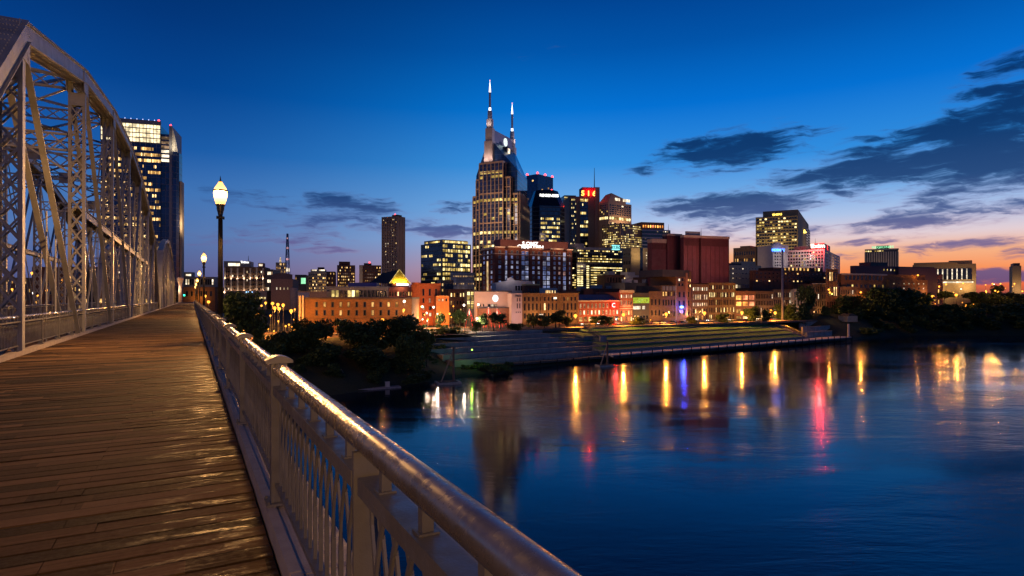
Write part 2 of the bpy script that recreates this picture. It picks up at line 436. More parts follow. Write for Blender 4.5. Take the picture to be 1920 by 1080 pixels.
PL = 11.8                                                             # truss panel
V0 = 22.7                                                             # first vertical
lr = empty('railing'); on_bridge(lr); tag(lr, 'bronze picket railing along the near truss on the left', 'railing')
ys = [V0-PL*1.5+PL/4*k for k in range(0, 36)]
rail_set(lr, -4.56, ys, cap=False)
lr2 = empty('railing'); on_bridge(lr2); tag(lr2, 'far bronze railing beyond the roadway, below the second truss', 'railing')
rail_set(lr2, -12.1, [V0-PL/2+PL/4*k for k in range(0, 32)], cap=False, arches=False)

# ------------------------------------------------------------------ trusses
TX1, TX2 = -4.78, -12.7
ZT = [9.7, 12.2, 13.6, 14.1, 13.6, 12.2, 9.7]
def laced(mb, x, y, z0, z1, w=.58, d=.34, step=.70):
    """two channels w apart across the bridge, laced with crossing bars front and back, solid tie plates at the ends"""
    for sx in (-1, 1):
        mb.box(x+sx*w/2-.02, x+sx*w/2+.02, y-d/2, y+d/2, z0, z1)
        for sy in (-1, 1):
            xa, xb = sorted((x+sx*w/2-sx*.0205, x+sx*(w/2-.10)))
            ya, yb = sorted((y+sy*(d/2-.002), y+sy*(d/2-.03))); mb.box(xa, xb, ya, yb, z0, z1)
    n = max(1, int((z1-z0-1.6)/step))
    za = z0+.75; zb = z1-1.15
    st = (zb-za)/n; hw = w/2-.05
    for sy in (-1, 1):
        yy = y+sy*(d/2+.006)
        for i in range(n):
            a = za+i*st; b = a+st
            mb.beam((x-hw, yy, a), (x+hw, yy, b), .062, .012, up=(0,1,0)); mb.beam((x+hw, yy+sy*.0125, a), (x-hw, yy+sy*.0125, b), .062, .012, up=(0,1,0))
        mb.box(x-w/2+.021, x+w/2-.021, yy-.008, yy+.008, z0, z0+.75)
        mb.box(x-w/2+.021, x+w/2-.021, yy-.008, yy+.008, z1-1.15, z1-.55)
def chord(mb, p0, p1, w=.62, h=.62, lace=True):
    """riveted box chord: two side plates, overhanging cover plate, laced underside"""
    p0 = Vector(p0); p1 = Vector(p1); d = (p1-p0).normalized(); sd = Vector((1,0,0)); up = sd.cross(d).normalized()
    if up.z < 0: up = -up
    for s_ in (-1, 1):
        mb.beam(p0+sd*(s_*w/2), p1+sd*(s_*w/2), .03, h, up=up)
        for e in (-1, 1):
            q = sd*(s_*(w/2+.055)) + up*(e*(h/2-.02)); mb.beam(p0+q, p1+q, .08, .025, up=up)
    mb.beam(p0+up*(h/2+.0125), p1+up*(h/2+.0125), w+.22, .024, up=up)
    if lace:
        L = (p1-p0).length; n = int(L/.42); a = p0-up*(h/2-.005)
        for i in range(n):
            t0 = a+d*(L*i/n); t1 = a+d*(L*(i+1)/n)
            mb.beam(t0-sd*(w/2-.03), t1+sd*(w/2-.03), .085, .014, up=up); mb.beam(t0+sd*(w/2-.03)-up*.015, t1-sd*(w/2-.03)-up*.015, .085, .014, up=up)
def rivets(mb, p0, p1, off, n):
    for i in range(n):
        p = Vector(p0).lerp(Vector(p1), (i+.5)/n) + Vector(off)
        mb.box(p.x-.018, p.x+.018, p.y-.018, p.y+.018, p.z-.018, p.z+.018)
def lattice_strut(mb, xa, xb, y, z, h=.7, step=.7):
    for zz in (z-h/2, z+h/2): mb.beam((xa, y, zz), (xb, y, zz), .16, .09)
    n = int((xb-xa)/step)
    for i in range(n):
        u = xa+(xb-xa)*i/n; v = xa+(xb-xa)*(i+1)/n
        mb.beam((u, y, z-h/2), (v, y, z+h/2), .065, .02, up=(0,1,0)); mb.beam((u, y+.021, z+h/2), (v, y+.021, z-h/2), .065, .02, up=(0,1,0))
def truss_span(y_first, label):
    root = empty('truss_span'); on_bridge(root, (0, y_first, 0)); tag(root, label, 'bridge truss', 'spans of the truss bridge')
    for tx in (TX1, TX2):
        nodes = [(tx, PL*i, ZT[i]) for i in range(7)]
        mb = MB()
        for a, b in zip(nodes, nodes[1:]): chord(mb, a, b)
        mb.build('top_chord', steel, root)
        for yb, nd, sgn in ((-PL, nodes[0], 1), (PL*7, nodes[-1], -1)):
            mb = MB(); chord(mb, (tx, yb, .1), (tx, nd[1]+.02*sgn, nd[2]+.02), .74, .66, True)
            d = Vector((0, nd[1]-yb, nd[2]-.1)).normalized(); up = Vector((1,0,0)).cross(d); up = up if up.z > 0 else -up
            if tx == TX1 and sgn == 1:
                for sx in (-1, 1):
                    rivets(mb, (tx, yb, .1), nd, up*.36+Vector((sx*.33,0,0)), 70)
                for k in range(5):
                    q = Vector(nd)-d*(.25+.4*k)
                    rivets(mb, q-Vector((.28,0,0)), q+Vector((.28,0,0)), up*.36, 7)
            mb.build('end_post', steel, root)
        for i in range(7):
            mb = MB(); laced(mb, tx, PL*i, -.8, ZT[i]-.30, .62 if i in (0, 1, 5) else .56)
            mb.build('vertical_column', steel, root)
            mb = MB()
            for s_ in (-1, 1):                                            # gusset at each joint with rivets
                xx = tx+s_*.345
                mb.box(xx-.012, xx+.012, PL*i-.62, PL*i+.62, ZT[i]-.85, ZT[i]+.16)
                for a in range(6):
                    for b in range(4):
                        if a in (0, 5) or b in (0, 3): mb.box(xx+s_*.012-.012, xx+s_*.012+.012, PL*i-.52+a*.2, PL*i-.49+a*.2, ZT[i]-.75+b*.26, ZT[i]-.72+b*.26)
            mb.build('gusset_plate', steel, root)
        for i in range(6):                                              # paired eye-bar diagonals falling towards midspan
            a, b = (i, i+1) if i < 3 else (i+1, i)
            mb = MB()
            for sx in (-.27, .27): mb.beam((tx+sx, PL*a, ZT[a]-.35), (tx+sx, PL*b, -1.4), .05, .19, up=(1,0,0))
            mb.build('diagonal_bar', steel, root)
            if 1 <= i <= 4:
                mb = MB()
                for sx in (-.12, .12): mb.beam((tx+sx, PL*b, ZT[b]-.35), (tx+sx, PL*a, -1.4), .035, .07, up=(1,0,0))
                mb.build('counter_rod', steel, root)
            mb = MB()
            for sx in (-.14, .14): mb.tube([(tx+sx, PL*(i+.5), -1.), (tx+sx, PL*(i+.5), (ZT[i]+ZT[i+1])/2*.46)], .028, 6)
            mb.build('hanger_rod', steel, root)
        mb = MB(); 
        for s_ in (-1, 1): mb.beam((tx+s_*.2, PL*1, 5.75), (tx+s_*.2, PL*5, 5.75), .05, .3)
        mb.beam((tx, PL*1, 5.93), (tx, PL*5, 5.93), .56, .03)
        for k in range(int(4*PL/.8)):
            u = PL+k*.8; mb.beam((tx-.2, u, 5.62), (tx+.2, u+.8, 5.62), .06, .014)
        mb.build('middle_strut', steel, root)
        mb = MB(); chord(mb, (tx, -PL, -1.3), (tx, PL*7, -1.3), .6, .5, False); mb.build('bottom_chord', steel, root)
    xa, xb = TX2+.3, TX1-.3
    for i in range(7):                                                   # sway frames across the roadway
        mb = MB(); z = ZT[i]
        lattice_strut(mb, xa, xb, PL*i, z-.35, .6)
        zl = max(6.6, z-3.2); lattice_strut(mb, xa, xb, PL*i, zl, .75)
        mb.beam((xa, PL*i+.06, z-.6), ((xa+xb)/2, PL*i+.06, zl+.4), .12, .07); mb.beam((xb, PL*i+.06, z-.6), ((xa+xb)/2, PL*i+.06, zl+.4), .12, .07)
        mb.box((xa+xb)/2-.5, (xa+xb)/2+.5, PL*i+.10, PL*i+.115, zl-.1, zl+.75)
        mb.beam((xa, PL*i, zl-1.4), (xa+1.5, PL*i, zl-.4), .12, .09); mb.beam((xb, PL*i, zl-1.4), (xb-1.5, PL*i, zl-.4), .12, .09)
        mb.build('sway_frame', steel, root)
        if i < 6:
            mb = MB(); a0 = (xa, PL*i, z-.15); a1 = (xb, PL*i, z-.15); b0 = (xa, PL*(i+1), ZT[i+1]-.15); b1 = (xb, PL*(i+1), ZT[i+1]-.15)
            mb.beam(a0, b1, .13, .13); mb.beam(a1, b0, .13, .12)
            c = (Vector(a0)+Vector(b1))/2; mb.box(c.x-.55, c.x+.55, c.y-.5, c.y+.5, c.z-.085, c.z-.07)
            mb.build('lateral_brace', steel, root)
    mb = MB()                                                            # portal lattice between the end posts
    for f in (.0, .10, .20):
        p = Vector((0, -PL*f, ZT[0]*(1-f)+.1*f))
        mb.beam((xa, p.y, p.z), (xb, p.y, p.z), .14, .1)
    for k in range(9):
        u = xa+(xb-xa)*k/9; v = xa+(xb-xa)*(k+1)/9
        for f0, f1 in ((0, .1), (.1, .2)):
            mb.beam((u, -PL*f0, ZT[0]*(1-f0)), (v, -PL*f1, ZT[0]*(1-f1)), .08, .02); mb.beam((v, -PL*f0+.02, ZT[0]*(1-f0)), (u, -PL*f1+.02, ZT[0]*(1-f1)), .08, .02)
    mb.build('portal_frame', steel, root)
    return root
truss_span(V0, 'near arched grey steel truss with laced columns filling the left of the view')
t2 = truss_span(V0 + PL*8 + 1.2, 'distant arched truss span beyond the near one, small behind the railing end')

# ------------------------------------------------------------------ bridge lamps
def lit_glass(name, col, k, zc):
    """luminous frosted glass: brightest round the bulb inside it, and letting the bulb shine through"""
    m = bpy.data.materials.new(name); m.use_nodes = True; t = N(m.node_tree); t.nt.nodes.clear()
    e = t.n('ShaderNodeEmission')
    v = t.n('ShaderNodeVectorMath', operation='DISTANCE'); t.l(t.n('ShaderNodeTexCoord').outputs['Object'], v.inputs[0]); v.inputs[1].default_value = (0, 0, zc)
    f = t.mr(v.outputs['Value'], .40, .12)
    t.l(t.mix(f, (1., .42, .05, 1), (*col, 1)), e.inputs[0]); t.l(t.mr(f, 0., 1., 1.25, k), e.inputs[1])
    tr = t.n('ShaderNodeBsdfTransparent'); tr.inputs[0].default_value = (.9,.85,.75,1)
    a = t.n('ShaderNodeAddShader'); o = t.n('ShaderNodeOutputMaterial'); t.l(e.outputs[0], a.inputs[0]); t.l(tr.outputs[0], a.inputs[1]); t.l(a.outputs[0], o.inputs[0])
    m.cycles.emission_sampling = 'NONE'; return m
lamp_glow = lit_glass('lamp_globe_glow', (1., .66, .22), 4.0, 5.51)
bulb_ring = mat('lamp_ring', (.25,.13,.04), .4, .6)
def lamp_post(loc, label, h=5.15):
    root = empty('street_lamp'); on_bridge(root, loc)
    tag(root, label, 'street lamp', 'lamps along the bridge walkway')
    mb = MB(); mb.lathe([(.19,-.9),(.19,.15),(.155,.2),(.155,.85),(.12,.95),(.10,1.1)], 16)
    mb.lathe([(.092,1.1),(.07,h-.55)], 12)
    for k in range(8):
        a = k*math.pi/4; mb.beam((.086*math.cos(a), .086*math.sin(a), 1.1), (.066*math.cos(a), .066*math.sin(a), h-.56), .022, .022)
    mb.build('pole', dark_metal, root, True)
    mb = MB(); mb.lathe([(.07,h-.55),(.115,h-.53),(.115,h-.47),(.075,h-.44),(.10,h-.3),(.135,h-.16),(.125,h-.12),(.165,h-.02),(.165,h)], 18)
    for k in range(4):
        a = k*math.pi/2+.4; mb.lathe([(.02,h-.56),(.03,h-.5),(.02,h-.44)], 6, (.125*math.cos(a), .125*math.sin(a)))
    mb.build('lamp_base', dark_metal, root, True)
    g = MB(); g.lathe([(.155,h+.001),(.20,h+.16),(.235,h+.33),(.24,h+.44),(.215,h+.47)], 20); gl = g.build('lamp_globe', lamp_glow, root, True)
    r_ = MB(); r_.lathe([(.236,h+.471),(.252,h+.48),(.252,h+.52),(.236,h+.53)], 20); r_.build('ring', bulb_ring, root, True)
    g = MB(); g.lathe([(.228,h+.531),(.175,h+.64),(.10,h+.76),(.065,h+.83)], 20); g.build('lamp_roof', lamp_glow, root, True)
    l = bpy.data.lights.new('lamp_bulb', 'POINT'); l.energy = 4400; l.color = (1., .50, .16); l.shadow_soft_size = .12
    lo = bpy.data.objects.new('lamp_bulb', l); C.objects.link(lo); lo.parent = root; lo.location = (0, 0, h+.36)
    f = MB(); f.lathe([(.066,h+.831),(.05,h+.86),(.018,h+.88),(.028,h+.92),(.012,h+1.0),(.004,h+1.06)], 10); f.build('finial', dark_metal, root, True)
    return root
spots = [(.93, 24.6, 'nearest lit acorn lamp post just beyond the right railing'), (1.0, 64, 'second lamp post along the right railing, its lit globe halfway down the big pole'),
         (1.0, 104, 'third lamp post along the right railing'), (1.0, 144, 'fourth lamp post along the right railing'),
         (1.0, 184, 'fifth lamp post along the right railing, a small globe'), (1.0, 224, 'sixth lamp post by the right railing, its globe a speck at the far end')]
for x, y, lb in spots: lamp_post((x, y, 0), lb)
# the same row goes on behind the viewpoint, and a matching row stands on the truss side
lamp_post((.93, -15.4, 0), 'lit lamp post of the same row behind the viewpoint')
lamp_post((-4.95, -9.5, 0), 'lit lamp post at the truss side behind the viewpoint')

# ================================================================== the city
def PT(px, py, Y): return Vector(((px-960)*Y/F, Y, CZ + (HY-py)*Y/F))
cT, sT = math.cos(TH), math.sin(TH)
def RS(r, s, z=0): return Vector((r*cT - s*sT, r*sT + s*cT, z))       # r along the river, s inland along the bridge
def depth_on_s(px, s):
    t = (px-960)/F; r = s*(sT + t*cT)/(cT - t*sT); return r*sT + s*cT
GZ = 10.6
# window glass and lit windows
win_dark = glassy('window_glass', (.012,.016,.028), 50, 50, (.01,.01,.015), .3, .10, .0)
LIT = {
 'warm': [glow('window_warm_low', (1., .50, .13), .55, .7, 1.3), glow('window_warm', (1., .56, .17), 1.15, .6, 1.1), glow('window_warm_bright', (1., .64, .26), 2.1, .5, 1.)],
 'yel': [glow('window_yellow_low', (1., .66, .16), .5, .7, .9), glow('window_yellow', (1., .70, .22), 1.0, .6, .9), glow('window_yellow_bright', (1., .78, .34), 1.7, .5, .9)],
 'pale': [glow('window_pale', (1., .74, .42), .8, .6, .8), glow('window_pale_bright', (1., .82, .58), 1.5, .5, .8), glow('window_dim', (1., .62, .36), .30, .7, .8)],
 'blue': [glow('window_blue_low', (.14, .20, .50), .34, .6, .9), glow('window_blue', (.30, .36, .72), .42, .6, .9), glow('window_blue_pale', (.6, .62, .85), .5, .6, .9)],
 'orange': [glow('window_orange', (1., .33, .06), 1.5, .6, .6), glow('window_amber', (1., .42, .09), 2.2, .6, .6), glow('window_coral', (1., .28, .12), 1.6, .6, .6)],
}
frame_pale = mat('pale_window_frame', (.42,.38,.34), .6); frame_dark = mat('dark_window_frame', (.05,.045,.045), .5)
frame_brick = mat('brick_window_surround', (.075,.05,.038), .8)
WM = {}
def win_mesh(w, h, glass, frame, arch=False, muntin=False):
    key = (round(w, 2), round(h, 2), glass.name, frame.name, arch, muntin)
    if key in WM: return WM[key]
    mb = MB(); t = min(.14, w*.12); d = .10
    mb.box(-w/2, w/2, -.03, .02, t, h-t, 0)
    mb.box(-w/2, -w/2+t, -d, -.0305, 0, h, 1); mb.box(w/2-t, w/2, -d, -.0305, 0, h, 1)
    mb.box(-w/2+t, w/2-t, -d, -.0305, h-t, h, 1); mb.box(-w/2-t*.6, w/2+t*.6, -d-.08, -.0302, -t*.6, t*.9, 1)
    if muntin:
        mb.box(-.05, .05, -d+.02, -.031, t, h-t, 1); mb.box(-w/2+t, w/2-t, -d+.03, -.0312, h*.5-.05, h*.5+.05, 1)
    if arch:
        mb.poly([(-w/2+w*k/8, -.055, h+math.sin(math.pi*k/8)*w*.32) for k in range(9)], 0)
    WM[key] = mb.mesh('window', [glass, frame]); return WM[key]
def strip_mesh(w, h, glass):
    key = ('s', round(w, 2), round(h, 2), glass.name)
    if key not in WM:
        mb = MB(); mb.box(-w/2, w/2, -.05, .0, 0, h); WM[key] = mb.mesh('lit_window', glass)
    return WM[key]

ROOFM = mat('dark_roofing', (.035,.034,.042), .85)
UNITM = mat('rooftop_metal', (.26,.26,.29), .5, .3)
class Bld:
    """a building: near corner at pixel column xc, left face runs back to xl, right face runs back to xr"""
    def __init__(s, name, label, xl, xc, xr, ytop, Y, psi, wall, cat='building', z0=None, D=None, Wd=None, base=6.0, group=None, roof=None, body=True, cornice=None, ptop=.0):
        s.rng = random.Random(hash(label) % 9973 if False else sum(map(ord, label)))
        s.psi = psi; s.wins = []
        c = PT(xc, HY, Y); s.c = c; s.Y = Y
        dB = Vector((math.cos(psi), math.sin(psi))); dA = Vector((-math.sin(psi), math.cos(psi)))
        def length(px, d):
            t = (px-960)/F; den = d.x - t*d.y
            return (t*c.y - c.x)/den if abs(den) > 1e-6 else 20
        s.W = Wd or (length(xr, dB) if xr > xc else 20); s.D = D or (length(xl, dA) if xl < xc-.01 else 22)
        if s.W <= 0 or s.W > 400: s.W = 30
        if s.D <= 0 or s.D > 400: s.D = 30
        s.z0 = base if z0 is None else z0
        s.H = CZ + (HY-ytop)*Y/F - s.z0
        s.root = empty(name, (c.x, c.y, s.z0), psi); tag(s.root, label, cat, group)
        s.wall = wall
        if body:
            mb = MB(); mb.box(0, s.W, 0, s.D, 0, s.H, 0)
            if ptop: 
                for a in ((-.0, s.W, 0, .35), (0, s.W, s.D-.35, s.D), (0, .35, .351, s.D-.351), (s.W-.35, s.W, .351, s.D-.351)): mb.box(*a, s.H+.001, s.H+ptop, 0)
            mb.quad((.36,.36,s.H+.03),(s.W-.36,.36,s.H+.03),(s.W-.36,s.D-.36,s.H+.03),(.36,s.D-.36,s.H+.03), 1)
            mb.build('wall', [wall, ROOFM], s.root)
        if cornice: s.cornice(s.H-.5, cornice)
    def z(s, py, Y=None): return CZ + (HY-py)*(Y or s.Y)/F - s.z0
    def cornice(s, z, m, h=.7, out=.45, faces='RL', name='cornice'):
        mb = MB(); mb.box(-out, s.W+out, -out, s.D+out, z, z+h); mb.build(name, m, s.root)
    def bands(s, zs, m, h=.35, out=.12, name='stone_band'):
        mb = MB()
        for z in zs: mb.box(-out, s.W+out, -out, s.D+out, z, z+h)
        mb.build(name, m, s.root)
    def piers(s, face, n, m, z0, z1, w=.8, out=.35, u0=None, u1=None, name='pilaster_row'):
        L = s.W if face == 'R' else s.D; u0 = 0 if u0 is None else u0; u1 = L if u1 is None else u1
        mb = MB()
        for i in range(n+1):
            u = u0+(u1-u0)*i/n
            if n < 8: mb = MB()
            if face == 'R': mb.box(u-w/2, u+w/2, -out, -.002, z0, z1)
            else: mb.box(-out, -.002, u-w/2, u+w/2, z0, z1)
            if n < 8: mb.build('pilaster', m, s.root)
        if n >= 8: mb.build(name, m, s.root)
    def win(s, face, u, z, w, h, mesh): s.wins.append((face, u, z, mesh))
    def grid(s, face, nx, nz, z0, z1, u0=.05, u1=.95, wf=.5, hf=.6, lit=.15, tone='warm', frame=None, rows=None, arch=(), muntin=False, strip=False, skip=(), dark=None, weights=None, off=0.):
        """nx by nz windows between fractions u0..u1 of the face and heights z0..z1 (metres); rows overrides the lit chance of a row, counted from the top"""
        L = s.W if face == 'R' else s.D
        cw = L*(u1-u0)/nx; ch = (z1-z0)/nz; w = cw*wf; h = ch*hf
        frame = frame or frame_dark; dark = dark or win_dark
        for r in range(nz):
            p = (rows or {}).get(r, lit); zz = z1 - (r+1)*ch + (ch-h)/2
            run = 0
            for i in range(nx):
                if (i, r) in skip: continue
                on = s.rng.random() < p
                if strip and run > 0 and p > 0.05: on = True; run -= 1
                elif strip and on: run = s.rng.choice((0, 1, 1, 2, 3))
                if strip and not on: continue
                u = L*u0 + cw*(i+.5)
                tn = s.rng.choice(tone) if isinstance(tone, (list, tuple)) else tone
                g = s.rng.choices(LIT[tn], weights or (3, 3, 2))[0] if on else dark
                s.wins.append((face, u, zz, strip_mesh(w, h, g) if strip else win_mesh(w, h, g, frame, r in arch, muntin), on, off))
    def done(s):
        """window parts: up to 100 single ones, the rest in one mesh"""
        if s.Y > 300 and not any(o.type == 'LIGHT' for o in s.root.children):          # added unseen lamps stand in for city glow on its walls
            d = max(14., min(30., .6*s.H)); k = 2.1*d*d
            for z in ([.35*s.H, .75*s.H] if s.H > 45 else [.5*s.H]):
                spot_up(s.root, (s.W*.5, -d, z), k, (1., .60, .36), 4., (0, 1, .0)); spot_up(s.root, (-d, s.D*.5, z), k, (1., .60, .36), 4., (1, 0, .0))
        ws = s.wins
        if len(ws) > 100:
            ws = sorted(ws, key=lambda q: (not (q[4] if len(q) > 4 else True)))
        def place(q):
            face, u, z = q[:3]; off = q[5] if len(q) > 5 else 0
            return ((u, -.004-off, z), 0) if face == 'R' else ((-.004-off, u, z), -math.pi/2)
        for q in ws[:100]:
            loc, rz = place(q)
            link(q[3].name.split('.')[0], q[3], s.root, loc, rz)
        if len(ws) > 100:
            mb = MB(); ms = []; idx = {}
            for q in ws[100:]:
                loc, rz = place(q); me = q[3]; n = len(mb.v); c, sn = math.cos(rz), math.sin(rz)
                for v in me.vertices:
                    x, y, z = v.co; mb.v.append((c*x-sn*y+loc[0], sn*x+c*y+loc[1], z+loc[2]))
                for p in me.polygons:
                    m = me.materials[p.material_index]
                    if m.name not in idx: idx[m.name] = len(ms); ms.append(m)
                    mb.f.append(tuple(n+k for k in p.vertices)); mb.m.append(idx[m.name])
            o = mb.build('windows', ms, s.root); o['kind'] = 'stuff'
        return s.root
    def unit(s, x, y, w, d, h, z=None, m=None, name='rooftop_unit'):
        mb = MB(); z = s.H+.031 if z is None else z; mb.box(x, x+w, y, y+d, z, z+h); mb.box(x-.1, x+w+.1, y-.1, y+d+.1, z+h+.001, z+h+.15)
        return mb.build(name, m or UNITM, s.root)
    def block(s, x0, x1, y0, y1, z0, z1, m, name): 
        mb = MB(); mb.box(x0, x1, y0, y1, z0, z1); return mb.build(name, m, s.root)
    def antenna(s, x, y, h, z=None, r=.25, m=None):
        mb = MB(); z = s.H if z is None else z; mb.tube([(x, y, z), (x, y, z+h*.55), (x, y, z+h)], r, 6, r1=r*.35); return mb.build('antenna', m or frame_dark, s.root)
    def beacon(s, x, y, z, r=.6):
        mb = MB(); mb.lathe([(r*.3,z),(r,z+r*.5),(r*.8,z+r*1.2),(r*.2,z+r*1.7)], 8, (x, y)); return mb.build('beacon', red_glow, s.root)
    def text(s, body, face, u, z, size, m, out=.25, sx=1., align='CENTER', name='lettering', parent=None):
        cu = bpy.data.curves.new(name, 'FONT'); cu.body = body; cu.size = size; cu.align_x = align; cu.extrude = .06; cu.resolution_u = 2; cu.offset = .018*size
        cu.space_line = .8
        tmp = bpy.data.objects.new('tmp', cu); C.objects.link(tmp)
        me = bpy.data.meshes.new_from_object(tmp); bpy.data.objects.remove(tmp); me.name = name
        me.materials.clear(); me.materials.append(m)
        o = link(name, me, s.root, (u, -out, z) if face == 'R' else (-out, u, z))
        o.rotation_euler = (R(90), 0, 0 if face == 'R' else -math.pi/2); o.scale = (sx, 1, 1)
        return o
red_glow = glow('red_beacon', (1., .05, .06), 6., 0)
white_sign = glow('white_sign', (1., .97, .92), 2.6, 0, sample='FRONT')
red_sign = glow('red_sign', (1., .03, .02), 7., 0, sample='FRONT')
redhot_sign = glow('red_yellow_sign', (1., .50, .08), 4., 0, sample='FRONT')
blue_sign = glow('blue_sign', (.04, .16, 1.), 9., 0, sample='FRONT')
teal_sign = glow('teal_sign', (.25, .85, .85), 1.6, .3, .5, sample='FRONT')
green_sign = glow('green_sign', (.35, .95, .5), 1.2, .2, .6)
yellow_sign = glow('yellow_sign', (1., .72, .12), 3., 0)
# wall materials
orange_brick = brick('orange_brick', (.25,.11,.042)); red_brick = brick('red_brick', (.20,.055,.03)); dark_brick = brick('dark_brick', (.11,.045,.032))
tan_brick = brick('tan_brick', (.30,.18,.09)); brown_brick = brick('brown_brick', (.18,.10,.06)); maroon = mat('maroon_panels', (.115,.024,.032), .8, 0, .2, .12, stain=.35)
limestone = mat('pale_limestone', (.46,.40,.34), .8, 0, .12, .3); concrete = mat('concrete', (.30,.28,.26), .85, 0, .2, .5, .2, 8., stain=.4)
granite = mat('brown_granite', (.34,.22,.15), .45, 0, .1, .3); white_wall = mat('white_stucco', (.62,.56,.52), .8, 0, .08, .4)
beige = mat('beige_concrete', (.42,.34,.24), .8, 0, .1, .3); grey_wall = mat('grey_cladding', (.22,.22,.24), .6, .2, .1, .4)
dark_wall = mat('dark_cladding', (.05,.045,.05), .6, 0, .2, .4); purple_wall = mat('grey_violet_cladding', (.20,.19,.26), .55, .2, .1, .3)
blue_glass = glassy('blue_curtain_glass', (.016,.042,.11), 1.5, 3.9, (.015,.03,.06), .45, .10)
dark_glass = glassy('dark_curtain_glass', (.035,.05,.075), 1.6, 3.9, (.02,.022,.028), .7, .10, .1, .22)
navy_glass = glassy('navy_curtain_glass', (.022,.03,.075), 3.2, 4.0, (.09,.09,.11), .5, .12, .07)
bronze_glass = glassy('bronze_curtain_glass', (.06,.05,.05), 1.5, 3.6, (.07,.055,.04), .6, .15, .22, .25)
granite_glass = glassy('granite_bay_glass', (.045,.06,.11), 2.4, 3.9, (.05,.045,.05), .75, .12, .06, .18)
teal_roof = glassy('teal_sloped_glass', (.05,.17,.22), 2.4, 2.6, (.05,.12,.15), .6, .22, .05)
lit_white = glow('floodlit_white', (1., .95, .93), 2.6, 0)  # emission stands in for floodlight on the spires

def spot_up(root, loc, energy, col=(1,.9,.8), r=.4, aim=None, point=False):
    """a building's own floodlight, thrown at its walls"""
    l = bpy.data.lights.new('flood_or_fill_lamp', 'POINT' if point else 'SPOT'); l.energy = energy*1.8; l.color = col; l.shadow_soft_size = r
    o = bpy.data.objects.new('flood_or_fill_lamp', l); C.objects.link(o); o.parent = root; o.location = loc
    if not point:
        l.spot_size = R(150); l.spot_blend = 1.
        x, y, z = loc
        if aim is None:
            d = Vector((0, 0, .35)); 
            if y < 0 and x > -1: d += Vector((0, 1, 0))
            elif x < 0 and y > -1: d += Vector((1, 0, 0))
            else: d += Vector((.7 if x < 0 else 0, .7, 0))
        else: d = Vector(aim)
        o.rotation_euler = d.to_track_quat('-Z', 'Y').to_euler()
    return o

